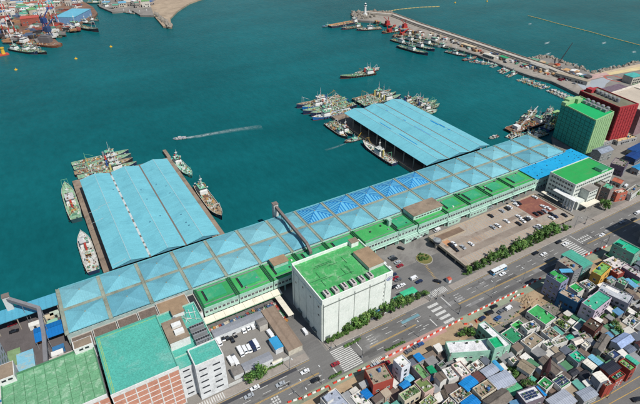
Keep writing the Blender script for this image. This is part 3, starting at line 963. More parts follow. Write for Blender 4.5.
cg = thing('green_cold_store', 'wide cold store with pale green gridded roof in the lower left corner', 'building', (-28, 166, 0))
b = MB(); b.box(-19, 17.6, -14.6, 15.4, 0, 23.5); b.build('wall', whitewall, cg)
b = MB(); b.box(-18.8, 17.4, -14.4, 15.2, 23.5, 23.6); b.build('roof_base', mat('dark_green_joint', (76, 128, 92), .9, .1, .2), cg)
nx, ny = 9, 6
for i in range(nx):
    for j in range(ny):
        b = MB(); wx, wy = 36 / nx, 29.2 / ny
        b.box(-wx / 2 + .1, wx / 2 - .1, -wy / 2 + .1, wy / 2 - .1, 0, .1 + U(0, .03))
        b.build('roof_panel', green_pale, cg, (-18.7 + wx * (i + .5), -14.2 + wy * (j + .5), 23.6))
parapet(cg, -19, 17.6, -14.6, 15.4, 23.6, 24.4, mat('green_edge', (84, 140, 104), .8, .1, .2))
b = MB(); b.box(-19.1, 17.7, -15.0, -14.6, 22.6, 24.7); b.build('cornice', white, cg)
for i in range(9):
    for j in range(6):
        p = MB(); p.box(-1.8, 1.8, -.06, 0, -1.45, 1.45); p.build('brick_panel', brick_panel, cg, (-16.6 + i * 4.1, -14.6, 20.6 - j * 3.3))
for x0, x1, y0, y1, h in ((10, 17.8, 13.2, 18.2, 27), (-21.5, -13, 11.5, 20, 27.5)):
    b = MB(); b.box(x0, x1, y0, y1, 18, h); ph = b.build('stair_house', white, cg)
    b = MB(); b.box(x0 + .3, x1 - .3, y0 + .3, y1 - .3, h, h + .1); b.build('stair_roof', mat('gravel_roof', (150, 134, 116)), cg)
    wall_windows(cg, (x0, y0), (x1, y0), h - 2.9, h, 1.4, .7, 2.4, 3, 0, darkmetal)
# plant block to the right of the teal cold store
pb = thing('plant_block', 'white refrigeration block with teal roof and slot windows by the lorry yard', 'building', (28.5, 160, 0))
b = MB(); b.box(-9.8, 9.2, -8.6, 27, 0, 20.2); b.build('wall', whitewall, pb)
b = MB(); b.box(-9.8, 9.2, -8.6, 27, 20.2, 20.6); b.build('roof', teal_roof, pb)
b = MB(); b.box(-3.6, 9.4, -13, -2.6, 0, 22.6); b.build('front_wing', whitewall, pb)
b = MB(); b.box(-3.3, 9.1, -12.7, -2.9, 22.6, 22.8); b.build('wing_roof', teal_roof, pb)
parapet(pb, -3.6, 9.4, -13, -2.6, 22.6, 23.4, white)
slot = mat('slot_window', (58, 62, 70), .3, .1, .3)
for j in range(5):
    for i in range(2):
        p = MB(); p.box(-1.7, 1.7, -.06, 0, -.42, .42); o = p.build('slot_window', slot, pb, (-.6 + i * 6.2, -13, 19.4 - j * 3.9))
    for i in range(1):
        p = MB(); p.box(-1.5, 1.5, -.06, 0, -.42, .42); p.build('slot_window', slot, pb, (-6.8, -8.6, 18 - j * 3.9))
parapet(pb, -9.8, 9.2, -2.6, 27, 20.6, 21.3, mint2)
# penthouse with tan roof and white boxes
b = MB(); b.box(-9.4, -.4, 2.5, 16, 20.6, 25.6); b.build('penthouse', white, pb)
b = MB(); b.box(-9.6, -.2, 2.3, 16.2, 25.6, 26.0); b.build('penthouse_roof', mat('gravel_roof', (150, 134, 116)), pb)
for yy in (5.2, 9.6):
    b = MB(); b.box(-6, -1.8, yy, yy + 2.4, 26, 27.6); b.build('roof_box', white, pb)
b = MB(); b.box(-3, 2.5, 21, 26, 20.6, 23.4); b.build('machine_house', white, pb)
b = MB(); b.box(-3.2, 2.7, 20.8, 26.2, 23.4, 23.7); b.build('machine_house_roof', mat('tan_roof', (160, 136, 110)), pb)
for k in range(3):
    b = MB(); b.box(-3.4, 3.4, -1.2, 1.2, .6, 3.0); 
    for q in range(6): b.cyl(-2.8 + q * 1.12, 0, 3.0, 3.35, .5, n=8, mi=1)
    for sx in (-3, 3): b.box(sx - .15, sx + .15, -1, 1, 0, .6)
    b.build('cooling_unit', [steel, darkmetal], pb, (4.6, .2 + k * 4.3, 20.6))
for k in range(14):
    b = MB(); b.bar((U(-1, 8), U(13, 26), 21.1), (U(-1, 8), U(13, 26), 21.1), .14, n=5); b.build('pipe', random.choice([steel, white, mint2]), pb)
b = MB()
for k in range(6): b.bar((1 + k * 1.5, -2, 20.6), (1 + k * 1.5, -2, 24.6), .1)
for z in (22.5, 24.6): b.bar((1, -2, z), (8.5, -2, z), .09)
b.build('pipe_rack', steel, pb)
b = MB(); b.cyl(0, 0, 20.6, 23.6, 1.1, n=12); b.cyl(0, 0, 23.6, 24.1, .8, .5, 12); b.build('water_tank', steel, pb, (-3.2, 18.6, 0))
# low brown roofs between the cold stores and the hall
lk = thing('link_building', 'row of low brown gravel roofs between teal cold store and hall', 'building', (0, 196, 0))
brown = mat('brown_gravel', (120, 106, 96), .95, .12, .3, stain=(96, 84, 76), stain_amt=.6, stain_scale=.5, fine=.25)
for i, (x0, x1, y0, y1, z, m) in enumerate(((-31, -20.4, -11, 2, 8.5, brown), (-20, -10.2, -9, 9.6, 9.4, brown), (-9.8, 1.4, -9, 9.6, 9.8, brown), (1.8, 11.8, -9, 9.6, 10, brown), (12.2, 21.4, -9, 9.6, 10.2, brown), (21.8, 37.6, -8.6, 10.4, 10.4, mat('tan_roof', (160, 136, 110))), (38, 42, -5, 10.4, 8, darkmetal))):
    b = MB(); b.box(x0, x1, y0, y1, 0, z); b.build('wall', whitewall, lk)
    b = MB(); b.box(x0 + .3, x1 - .3, y0 + .3, y1 - .3, z, z + .15); b.build('roof', m, lk)
    parapet(lk, x0, x1, y0, y1, z, z + .6, mat('parapet_pale', (196, 192, 184)), .35)
b = MB(); b.box(24, 36, -10.4, -7.4, 0, 13.4); b.build('teal_lobby', mint, lk)
b = MB(); b.box(24.2, 35.8, -10.2, -7.6, 13.4, 13.6); b.build('lobby_roof', paint((96, 190, 196)), lk)
for xx in (-9.8, -20):
    b = MB(); b.box(-1, 1, -1, 1, 0, 12); b.build('chimney', mat('pale_tower', (206, 208, 204)), lk, (xx + 8.8, -7, 0))
# left edge yard: white block, container huts
wl = thing('white_block', 'tall white block with blue window bands at the left picture edge', 'building', (-62, 198, 0))
b = MB(); b.box(-14, 14, -12, 14, 0, 21); b.build('wall', whitewall, wl)
for j in range(5):
    b = MB(); b.box(-14.06, 14.06, -12.06, -12, 3 + j * 3.8, 4.4 + j * 3.8); b.build('window_band', paint((60, 130, 180), .3), wl)
    for i in range(6):
        b = MB(); b.box(14, 14.05, -1.2, 1.2, -.7, .7); b.build('window', glass, wl, (0, -9.4 + i * 4.2, 3.7 + j * 3.8))
parapet(wl, -14, 14, -12, 14, 21, 21.8, white)
hut = thing('container_hut', 'pale blue roofed hut in the small yard behind the green roofed store', 'hut', gp(25.5, 360, 5).xy.to_3d())
b = MB(); b.box(-3.4, 3.4, -6.5, 6, 0, 4.4); b.build('wall', whitewall, hut)
b = MB(); b.box(-3.7, 3.7, -6.8, 6.3, 4.4, 4.7); b.build('roof', mat('skyblue_sheet', (132, 192, 214), .6, .1, .2, stain=(206, 178, 130), stain_amt=.7, stain_scale=.25), hut)
hut2 = thing('garden_shed', 'small green roofed shed at the left edge beside the blue hut', 'hut', gp(14, 356, 4).xy.to_3d())
b = MB(); b.box(-2.6, 2.6, -5.6, 5, 0, 3.4); b.build('wall', whitewall, hut2)
b = MB(); b.box(-2.8, 2.8, -5.8, 5.2, 3.4, 3.6); b.build('roof', mat('moss_roof', (128, 156, 112), .9, .2, .3), hut2)
sheet('left_yard', rect(-110, -10, 182, 250), .015, mat('dark_yard', (104, 98, 98), .95, .12, .1, stain=(78, 72, 72), stain_amt=.6, stain_scale=.1))
k = 0
for u, v, cc, nm in ((57, 352, (236, 236, 232), 'white'), (48, 316, (210, 196, 168), 'tan'), (55, 312, (190, 204, 190), 'pale green'), (52, 321, (148, 196, 170), 'mint'), (58, 347, (60, 120, 170), 'navy'), (34, 323, (232, 232, 226), 'bright white')):
    p = gp(u, v, 3)
    t = thing('storage_unit', nm + ' storage unit in the yard left of the hall', 'container', (p.x, p.y, 0), 0)
    b = MB(); b.box(-2.6, 2.6, -1.5, 1.5, 0, 2.7); b.build('body', wallpaint(cc), t)
    b = MB(); b.box(-2.7, 2.7, -1.6, 1.6, 2.7, 2.85); b.build('lid', paint(cc), t)
    b = MB(); b.box(-.6, .6, -1.54, -1.5, .1, 2.2); b.build('door', darkmetal, t)

# ---- the white cold store with green roof, centre
wc = thing('white_cold_store', 'tall white windowless cold store with worn green roof and roof fans', 'building', (110.2, 163.4, 0))
ww = mat('cold_store_white', (240, 247, 240), .85, .04, .3, stain=(196, 212, 202), stain_amt=.5, stain_scale=.25, streak=((.8, .8, .05), .05))
b = MB(); b.box(-21.2, 21.2, -15.6, 15.6, 0, 27.6); b.build('wall', ww, wc)
roof_worn = mat('worn_green_roof', (74, 168, 96), .8, .16, .12, stain=(150, 190, 150), stain_amt=.75, stain_scale=.28, fine=.2, sheets=(8, 2.0, .035, 1.57))
b = MB(); b.box(-20.8, 20.8, -15.2, 15.2, 27.6, 27.9); b.build('roof', roof_worn, wc)
parapet(wc, -21.2, 21.2, -15.6, 15.6, 27.6, 29, ww, .5)
b = MB(); b.box(-21.25, 14, 15.0, 15.7, 29, 29.7); b.build('north_parapet', ww, wc)
# raised panels with recessed joints on both visible faces
for i in range(4):
    p = MB(); p.box(-4.45, 4.45, -.22, 0, 1.0, 24.6); o = p.build('wall_panel', ww, wc, (-16.3 + i * 9.3, -15.6, 0))
    c = MB(); c.box(-4.4, 4.4, -.5, -.22, 24.6, 25.0); c.build('panel_hood', mat('grey_hood', (120, 128, 124)), wc, (-16.3 + i * 9.3, -15.6, 0))
p = MB(); p.box(17.0, 21.2, -15.95, -15.6, 0, 28.9); p.build('end_pier', ww, wc)
for j in range(9):
    p = MB(); p.box(-.28, .28, -.12, 0, -.6, .6); p.build('vent_slot', slot, wc, (16.2, -15.62, 3 + j * 2.7))
for i in range(4):
    p = MB(); p.box(-.22, 0, -3.6, 3.6, .6, 25.5); p.build('wall_panel', ww, wc, (-21.2, -11.6 + i * 7.75, 0))
# the oval company mark near the top right corner of the road front
b = MB()
def disc(b, x, y, z, rx, rz, mi, dy, n=28):
    b.face([(x + rx * math.cos(6.2832 * k / n), y - dy, z + rz * math.sin(6.2832 * k / n)) for k in range(n)], mi)
disc(b, 0, 0, 0, 1.9, 1.45, 0, .02); disc(b, 0, 0, 0, 1.6, 1.18, 1, .04)
b.box(-1.2, 1.2, -.08, -.05, -.15, .15, 0); b.box(-.6, 1.0, -.08, -.05, .35, .6, 2); b.box(-1.0, .5, -.08, -.05, -.65, -.4, 0)
b.build('oval_mark', [paint((70, 104, 164)), paint((206, 216, 222)), paint((190, 120, 120))], wc, (19.1, -15.95, 25))
for k in range(6):
    b = MB()
    b.box(-1.25, 1.25, -1.9, 1.9, .5, 2.2)
    for yy in (-1.2, 0, 1.2): b.cyl(0, yy, 2.2, 2.45, .5, n=10, mi=1)
    for sx in (-1.1, 1.1): b.box(sx - .12, sx + .12, -1.8, 1.8, 0, .5, 1)
    b.build('condenser', [mat('condenser_grey', (196, 190, 188)), darkmetal], wc, (-17 + k * 5.15, -12.6, 27.9))
b = MB(); b.box(11.2, 20.6, -8.6, 6, 27.9, 30.2); b.build('penthouse', mat('pale_tower', (206, 208, 204)), wc)
b = MB(); b.box(11, 20.8, -8.8, 6.2, 30.2, 30.5); b.build('penthouse_roof', mat('tan_roof', (160, 136, 110)), wc)
b = MB(); b.box(14, 18.6, 12, 15, 27.9, 31); b.build('stair_house', ww, wc)
b = MB(); b.box(13.8, 18.8, 11.8, 15.7, 31, 31.3); b.build('stair_roof', mat('gravel_roof', (150, 134, 116)), wc)
for k in range(12):
    b = MB()
    if k % 2: b.box(-U(2, 6), U(2, 6), -.08, .08, .1, .25)
    else: b.box(-.08, .08, -U(1, 4), U(1, 4), .1, .25)
    b.build('roof_pipe', mat('dark_green_beam', (40, 92, 66)), wc, (U(-15, 6), U(-7, 9), 27.9))
b = MB(); b.box(-6, 6, -1.2, 0, 5.2, 5.6); b.build('door_awning', paint((70, 140, 190)), wc, (14, -15.7, 0))
for x in (-20.6, -11.65, -2.35, 6.95):
    p = MB(); p.cyl(0, 0, 0, 26.5, .13, n=6); p.build('downpipe', mat('pipe_grey', (150, 158, 152)), wc, (x, -15.95, 0))
for x in (-18, -8, 1.5, 10):
    p = MB(); p.box(-1.4, 1.4, -.1, 0, 0, 3.2); p.build('loading_door', mat('door_grey', (120, 130, 130), .6, .1, .3), wc, (x, -15.85, 0))
for y in (-9, -1.5, 6.5):
    p = MB(); p.box(-.1, 0, -1.6, 1.6, 0, 3.4); p.build('loading_door', mat('door_grey', (120, 130, 130)), wc, (-21.42, y, 0))
    p = MB(); p.box(-1.2, 0, -1.9, 1.9, 3.5, 3.7); p.build('door_hood', mat('grey_hood', (120, 128, 124)), wc, (-21.42, y, 0))
for y, z in ((-12.5, 22.6), (-4.5, 22.6), (3.5, 22.6), (-12.5, 17), (11, 20)):
    p = MB(); p.box(-.08, 0, -.6, .6, -.5, .5); p.build('vent_grille', slot, wc, (-21.42, y, z))
p = MB()
for s in (-.3, .3): p.bar((-21.6, 13 + s, 0), (-21.6, 13 + s, 29), .05)
for k in range(28): p.bar((-21.6, 12.7, 1 + k), (-21.6, 13.3, 1 + k), .04)
p.build('ladder', steel, wc)
# lorry dock canopy left of the cold store
dk = thing('dock_canopy', 'narrow cream canopy beside the white cold store alley', 'canopy', (82.6, 177, 0))
for k in range(5):
    b = MB(); b.box(-1.6, 1.6, -8 + k * 3.3, -4.8 + k * 3.3, 3.6, 3.9); b.build('roof_panel', cream, dk)
    for sx in (-1.4, 1.4):
        c = MB(); c.cyl(sx, -7.6 + k * 3.3, 0, 3.6, .1, n=6); c.build('post', steel, dk)
for k in range(7):
    i = int(U(0, 6.99))
    tag(put('fish_crate', CR[i], None, (U(79.8, 80.6), 170 + k * 1.9, .05), U(0, 3), U(1.3, 1.9)), crate_names[i] + ' plastic fish crate on the alley by the narrow dock canopy', 'crate', crate_names[i] + ' crates by the dock canopy')

# ---- lorry yard: long grey roofed sheds and small buildings
def low_shed(label, x0, x1, y0, y1, z, roofm, wallm=None, ridge=.5, along='x', name='yard_shed'):
    cx, cy = (x0 + x1) / 2, (y0 + y1) / 2
    t = thing(name, label, 'shed', (cx, cy, 0))
    a, c = (x1 - x0) / 2, (y1 - y0) / 2
    b = MB(); b.box(-a + .2, a - .2, -c + .2, c - .2, 0, z); b.build('wall', wallm or whitewall, t)
    for s in (-1, 1):
        b = MB()
        if along == 'x':
            q = [(-a, s * c, z), (a, s * c, z), (a, 0, z + ridge), (-a, 0, z + ridge)]
        else:
            q = [(s * a, -c, z), (s * a, c, z), (0, c, z + ridge), (0, -c, z + ridge)]
        if (s > 0) == (along == 'x'): q = q[::-1]
        b.face(q); b.face([(p[0], p[1], p[2] - .15) for p in reversed(q)])
        b.build('roof_slope', roofm, t)
    return t
greysheet = mat('grey_sheet_roof', (146, 150, 158), .6, .1, .1, stain=(118, 118, 122), stain_amt=.5, corr=(0, 1.2, .06))
greysheet2 = mat('grey_sheet_dull', (134, 130, 126), .8, .12, .1, stain=(104, 98, 92), stain_amt=.6)
browndeck = mat('brown_deck', (150, 132, 116), .9, .14, .1, stain=(118, 98, 84), stain_amt=.6, stain_scale=.1, corr=(0, 4.5, .18))
low_shed('long grey sheet roof shed along the lane behind the lorry yard', 42, 69.5, 175.2, 180.4, 4, greysheet, ridge=.3)
low_shed('small pale shed at the corner of the lorry yard', 64.5, 69.5, 170, 175, 4.2, mat('grey_sheet_dull', (134, 130, 126)), wallpaint((200, 196, 188)))
low_shed('long brown flat roofed shed along the alley right of the lorry yard', 70, 78.2, 148.4, 180.2, 3.8, browndeck, wallpaint((206, 200, 184)), ridge=.12, along='y')
low_shed('grey lean-to roof along the road side of the lorry yard', 47, 62, 148.6, 153.6, 3.6, greysheet, ridge=.3)
low_shed('short dull grey roof at the road corner of the lorry yard', 41.6, 46.8, 149, 154, 3.2, greysheet2, ridge=.2)
low_shed('bright blue roofed booth beside the brown alley shed', 65, 69.6, 152.5, 160.5, 3.8, mat('booth_blue', (60, 156, 206), .5, .08, .2), ridge=.3, along='y')
low_shed('cream little kiosk on the pavement by the lorry yard', 60.5, 66, 146.5, 147.9, 2.6, cream, ridge=.2)
b = MB(); b.box(38, 70, 147.0, 147.25, 0, 1.9); tag(b.build('yard_wall', mat('pale_tower', (206, 208, 204))), 'pale low wall between the lorry yard and the pavement', 'wall')

# ---- raised parking deck
dz = 3.4
dk_poly = px((436.5, 240), (463, 270.5), (574, 221), (538, 192), z=dz)
deckm = mat('deck_tarmac', (168, 158, 146), .92, .12, .06, stain=(140, 112, 92), stain_amt=.7, stain_scale=.05, bump=.1, fine=.16)
dx0, dx1, dy0, dy1 = 191, 292, 151, 184.2
deck = thing('parking_deck', 'wide tan rooftop parking deck behind the row of roadside trees', 'parking deck', (dx0, dy0, 0))
def L2(x, y): return (x - dx0, y - dy0)
b = MB(); b.box(0, dx1 - dx0, 0, dy1 - dy0, dz - .5, dz); b.build('deck_slab', deckm, deck)
parapet(deck, -.2, dx1 - dx0 + .2, -.2, dy1 - dy0 + .2, dz - .9, dz + .7, mat('deck_parapet', (186, 172, 150), .9, .12, .3), .3)
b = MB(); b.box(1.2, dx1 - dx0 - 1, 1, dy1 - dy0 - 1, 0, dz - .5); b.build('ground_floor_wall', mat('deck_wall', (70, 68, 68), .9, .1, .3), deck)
for k in range(13):
    c = MB(); c.box(-.3, .3, -.3, .3, 0, dz - .5); c.build('column', concrete, deck, (.5 + k * 8.3, .4, 0))
for k in range(5):
    c = MB(); c.box(-.3, .3, -.3, .3, 0, dz - .5); c.build('column', concrete, deck, (.4, .5 + k * 8, 0))
b = MB(); b.box(-3, 0.9, 0, 32, dz - .5, dz - .3)
bl = MB()
for row in (2.0, 13.5, 22.5, 28.5):
    for k in range(36):
        xx = 5 + k * 2.6
        if xx > 98 or (row > 20 and xx < 26): continue
        bl.box(xx - .10, xx + .10, row, row + 4.4, dz, dz + .012)
for y0, y1 in ((7.2, 12.6), (18.4, 21.6)):
    b = MB(); b.box(2, 76, y0, y1, dz, dz + .008); b.build('driving_lane', mat('deck_lane', (152, 140, 128), .92, .2, .1, stain=(120, 98, 84), stain_amt=.7, stain_scale=.12), deck)
stuff(bl.build('bay_lines', mat('worn_orange_line', (206, 160, 112), .9, .25, .6), deck))
b = MB(); b.box(77, 99.5, 12, 32.5, dz, dz + .02); b.build('maroon_coating', mat('maroon_coat', (132, 84, 74), .85, .18, .12, stain=(164, 112, 84), stain_amt=.7, stain_scale=.2), deck)
b = MB(); b.box(4, 25, 25.6, 31.4, dz, dz + .03); b.build('ramp_surface', mat('ramp_brown', (128, 108, 92), .95, .2, .3), deck)
b = MB(); b.box(4, 25, 31.4, 31.7, dz, dz + .9); b.box(4, 25, 25.3, 25.6, dz, dz + .9); b.build('ramp_kerb', mat('deck_parapet', (186, 172, 150)), deck)
b = MB(); b.box(4, 9, 20, 25, dz, dz + .015); b.build('orange_panel', mat('orange_coat', (196, 146, 108), .9, .15, .3), deck)

# ---- round gate tower and planted roundabout
gt = thing('gate_tower', 'round grey control tower beside the parking deck ramp', 'tower', gp(436, 248, 0))
b = MB(); b.cyl(0, 0, 0, 4.2, 1.0, n=14); b.build('stem', concrete, gt)
b = MB(); b.cyl(0, 0, 4.2, 4.6, 1.4, 2.3, 18); b.cyl(0, 0, 4.6, 6.2, 2.2, n=18, mi=1); b.cyl(0, 0, 6.2, 6.7, 2.6, n=18); b.build('cabin', [steel, glass], gt)
b = MB(); b.cyl(0, 0, 6.7, 7.1, 1.8, 1.2, 16); b.build('roof', mat('gate_roof', (150, 158, 160)), gt)
p = gp(424, 259, 0)
b = MB(); b.cyl(p.x, p.y, 0, .35, 5.4, n=28); structure(b.build('roundabout_kerb', kerbm))
b = MB(); b.cyl(p.x, p.y, .35, .5, 5.0, n=28); structure(b.build('roundabout_soil', mat('soil_grass', (120, 116, 70), .95, .25, .4)))
RBT = p
b = MB()
for k in range(15):
    q = gp(425 + k * 1.0, 264.5 + k * 1.35, 0); b.box(q.x - .9, q.x + .9, q.y - .14, q.y + .14, .05, .062)
stuff(structure(b.build('island_hatching', marking_y)))
b = MB(); b.box(147, 149.5, 188, 188.9, .05, .3); b.box(141, 147, 186.2, 187.2, .05, .3); tag(b.build('yellow_kerb_block', paint((214, 176, 84))), 'yellow painted kerb blocks in front of the auction building', 'kerb')
sheet('car_park_left', rect(133, 149.8, 150, 186), .032, mat('car_park', (130, 128, 126), .92, .1, .08, stain=(100, 96, 94), stain_amt=.6, stain_scale=.1))
bl = MB()
for k in range(10):
    bl.box(143, 148, 152 + k * 2.7, 152.12 + k * 2.7, .045, .056); bl.box(134, 138.6, 152 + k * 2.7, 152.12 + k * 2.7, .045, .056)
stuff(structure(bl.build('bay_markings', marking)))
low_shed('turquoise green roof of the bus shelter building by the entrance trees', 143, 152.6, 148.8, 153.6, 3.4, mat('shelter_green', (66, 190, 142), .6, .08, .2), ridge=.3)
low_shed('smaller turquoise green roof next to the bus shelter building', 137.6, 142.6, 148.8, 152.6, 2.8, mat('shelter_green', (66, 190, 142)), ridge=.3)
# small red roofed sentry box at the entrance
low_shed('little red roofed sentry box at the market entrance', 174.5, 177, 147.2, 150, 2.6, paint((190, 90, 70)), ridge=.5, name='sentry_box')

# ---- office building with bright green roof
of = thing('office_building', 'white four storey office block with bright green flat roof', 'building', (327, 174, 0))
ow = wallpaint((222, 228, 220))
b = MB(); b.box(-22, 22, -10.4, 10.8, 0, 17.4); b.build('wall', ow, of)
b = MB(); b.box(-21.6, 21.6, -10, 10.4, 17.4, 17.6); b.build('roof', mat('office_green', (44, 166, 84), .75, .07, .08, stain=(84, 150, 90), stain_amt=.6, stain_scale=.14, sheets=(8, 2.2, .03, 0.0)), of)
parapet(of, -22, 22, -10.4, 10.8, 17.4, 18.2, ow, .35)
b = MB(); b.box(9.5, 17, -8.6, -3, 17.6, 19.6); b.build('roof_house', mint2, of)
b = MB(); b.box(9.2, 17.3, -8.9, -2.7, 19.6, 19.9); b.build('roof_house_top', paint((60, 150, 100)), of)
for j in range(5):
    for (a, c) in (((-22, 10.8), (-22, -10.4)), ((-22, -10.4), (22, -10.4))):
        wall_windows(of, a, c, .6 + j * 3.4, 3.8 + j * 3.4, 1.5, 1.5, 2.3, 3.4, 0, frames)
b = MB(); b.box(-14, -4, -17, -10.4, 0, 13.5); b.build('stair_wing', ow, of)
b = MB(); b.box(-14.3, -3.7, -17.3, -10.4, 13.5, 13.9); b.build('stair_wing_roof', mat('grey_flat', (150, 146, 140)), of)
b = MB(); b.box(-22, -14.6, -16, -10.6, 0, 6.4); b.build('low_wing', ow, of)
for j in range(4): wall_windows(of, (-14, -17), (-4, -17), .4 + j * 3.2, 3.5 + j * 3.2, 1.4, 1.3, 2.2, 3.2, .05, frames)
for k in range(4):
    c = MB(); c.box(-.35, .35, -.6, .6, 0, 8.5); c.build('porch_pillar', white, of, (-26, -15 + k * 2.2, 0))
b = MB(); b.box(-27, -22.2, -16.2, 2, 8.5, 9.0); b.build('porch_roof', white, of)
gc = thing('gate_canopy', 'cream flat gate canopy over the office driveway by the road', 'canopy', gp(588, 208, 0))
b = MB(); b.box(-7.6, 7.6, -2.6, 2.6, 4.2, 4.7); b.build('roof', cream, gc)
for sx in (-6.6, 0, 6.6):
    for sy in (-2, 2):
        c = MB(); c.cyl(0, 0, 0, 4.2, .16, n=6); c.build('post', steel, gc, (sx, sy, 0))
ec = thing('walkway_canopy', 'narrow cream canopy beside the office entrance on parking side', 'canopy', gp(549, 200, 0))
b = MB(); b.box(-1.4, 1.4, -7, 7, 3.4, 3.7); b.build('roof', cream, ec)
for sy in (-6, 0, 6):
    c = MB(); c.cyl(0, 0, 0, 3.4, .14, n=6); c.build('post', steel, ec, (0, sy, 0))

# ---- the green and the red warehouse towers
def tower(label, base, h, dark, rib, roofm, ncols, nrows, westrib=None):
    cx = sum(p[0] for p in base) / 4; cy = sum(p[1] for p in base) / 4
    t = thing('warehouse_tower', label, 'building', (cx, cy, 0))
    P = [(p[0] - cx, p[1] - cy) for p in base]
    P = ccw(P)
    b = MB(); b.prism(P, 0, h); b.build('wall', dark, t)
    b = MB(); b.prism([(p[0] * .97, p[1] * .97) for p in P], h, h + .2); b.build('roof', roofm, t)
    b = MB()
    for i in range(4):
        a, c = Vector(P[i]), Vector(P[(i + 1) % 4]); a2, c2 = a * .96, c * .96
        b.prism([tuple(a), tuple(c), tuple(c2), tuple(a2)], h, h + 1.1)
    b.build('parapet', rib, t)
    # storey panels: each bay of each storey is a proud panel
    for i in range(4):
        a, c = Vector(P[i]), Vector(P[(i + 1) % 4])
        d = c - a; L = d.length; d.normalize(); rz = math.atan2(d.y, d.x)
        n = ncols if L < 45 else int(L / 4.5)
        wd = L / n
        for j in range(nrows):
            ht = (h - 1) / nrows
            for k in range(n):
                m = MB(); m.box(-wd / 2 + .28, wd / 2 - .28, -.34, 0, -ht / 2 + .25, ht / 2 - .12)
                vent = (j * 3 + k * 2) % 7 == 0
                if vent: m.box(-.45, .45, -.4, -.34, -.35, .25, 1)
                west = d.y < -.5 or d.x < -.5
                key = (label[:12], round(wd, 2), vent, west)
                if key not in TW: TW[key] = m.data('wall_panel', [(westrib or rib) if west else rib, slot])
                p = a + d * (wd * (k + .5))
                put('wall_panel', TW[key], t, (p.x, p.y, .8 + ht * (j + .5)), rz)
    return t, P
TW = {}
gbase = [(383, 206.5), (412, 209.5), (419, 247), (390, 244)]
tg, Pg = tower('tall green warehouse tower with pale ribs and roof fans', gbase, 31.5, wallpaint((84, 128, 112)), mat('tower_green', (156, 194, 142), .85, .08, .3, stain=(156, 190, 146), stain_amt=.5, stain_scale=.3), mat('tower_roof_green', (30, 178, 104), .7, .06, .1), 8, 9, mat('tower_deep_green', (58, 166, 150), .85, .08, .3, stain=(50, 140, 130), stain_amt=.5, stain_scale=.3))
for k in range(5):
    b = MB(); b.cyl(0, 0, 0, 3.2, 1.7, n=12); b.cyl(0, 0, 3.2, 3.7, 1.4, 1.1, 12); b.build('cooling_tower', steel, tg, (9 + k * .5, -12 + k * 5.0, 31.7))
    b = MB(); b.box(-1.4, 1.4, -1.6, 1.6, 0, 2.4); b.build('condenser', steel, tg, (5.4 + k * .5, -12 + k * 5.0, 31.7))
for x, y, a, c, h in ((-4, 15.6, 4, 2.6, 4.5), (4, 13.6, 3.2, 3, 4), (-10, 14.5, 3, 2, 3)):
    b = MB(); b.box(-a, a, -c, c, 0, h); b.build('roof_house', mat('tower_green', (150, 190, 140)), tg, (x, y, 31.6))
rbase = [tuple(gp(605.5, 145)[:2]), (444, 209.5), (459, 283), (436, 287)]
tr_, Pr = tower('deep red warehouse tower behind the green one', [(419.5, 209.8), (441, 206.5), (447, 250), (425, 252)], 33.5, wallpaint((128, 34, 40)), mat('tower_red', (174, 58, 64), .8, .08, .3, stain=(150, 46, 50), stain_amt=.5, stain_scale=.3), mat('tower_roof_grey', (126, 122, 104), .9, .15, .1, stain=(96, 110, 84), stain_amt=.6, stain_scale=.2), 7, 9, mat('tower_red_unlit', (120, 40, 50), .85, .1, .3))  # last colour: maroon puts the shade of the unlit sides into the panels
for k in range(6):
    b = MB(); b.cyl(0, 0, 0, 3, 1.7, n=12); b.cyl(0, 0, 3, 3.4, 1.4, 1.1, 12); b.build('cooling_tower', steel, tr_, (-2 + k * .7, -10 + k * 4.4, 33.7))
b = MB(); b.box(-3, 3, -3, 3, 0, 3.4); b.build('roof_house', mat('tower_red', (182, 58, 62)), tr_, (-1, 17, 33.6))
# mauve warehouse right of the red tower
mw = thing('mauve_warehouse', 'plain mauve warehouse wall right of the red tower', 'building', (474, 222, 0))
b = MB(); b.box(-20, 30, -14, 24, 0, 24); b.build('wall', wallpaint((150, 122, 126)), mw)
b = MB(); b.box(-19.6, 29.6, -13.6, 23.6, 24, 24.2); b.build('roof', mat('pale_flat', (196, 184, 168), .9, .15, .1), mw)
parapet(mw, -20, 30, -14, 24, 24, 25, wallpaint((206, 196, 182)), .6)
# ================================================================ VILLAGE AND SMALL BUILDINGS
# photo crops the roof outlines were read from: name -> (u0, v0, scale)
CROP = {'A': (300, 356, 8.42), 'B': (360, 350, 8.42), 'C': (400, 360, 9.14), 'D': (436, 310, 8.42), 'E': (450, 356, 8.42), 'F': (500, 300, 8.42), 'G': (510, 345, 6.84), 'H': (564, 345, 6.84), 'I': (564, 305, 8.42), 'J': (536, 260, 8.42), 'K': (580, 230, 10.63), 'L': (580, 260, 8.98), 'M': (570, 140, 9.14), 'N': (580, 170, 10.1), 'Q': (530, 270, 5.77), 'P': (0, 0, 1)}
def rectify(P):
    """nearest rectangle to four roof corners"""
    p = [Vector(q) for q in P]
    c = sum(p, Vector((0, 0))) / 4
    d1 = ((p[1] - p[0]) + (p[2] - p[3])) / 2
    d2 = ((p[2] - p[1]) + (p[3] - p[0])) / 2
    l1, l2 = d1.length, d2.length
    a1, a2 = math.atan2(d1.y, d1.x), math.atan2(d2.y, d2.x)
    cr = d1.x * d2.y - d1.y * d2.x
    a2 = a2 - math.pi / 2 if cr > 0 else a2 + math.pi / 2
    da = (a2 - a1 + math.pi) % (2 * math.pi) - math.pi
    a = a1 + da * (l2 / (l1 + l2))
    s = abs(math.sin(math.pi / 2 - da)) ** .5
    return c, l1 * s, l2 * s, a
TANKS = {}
OCC = []
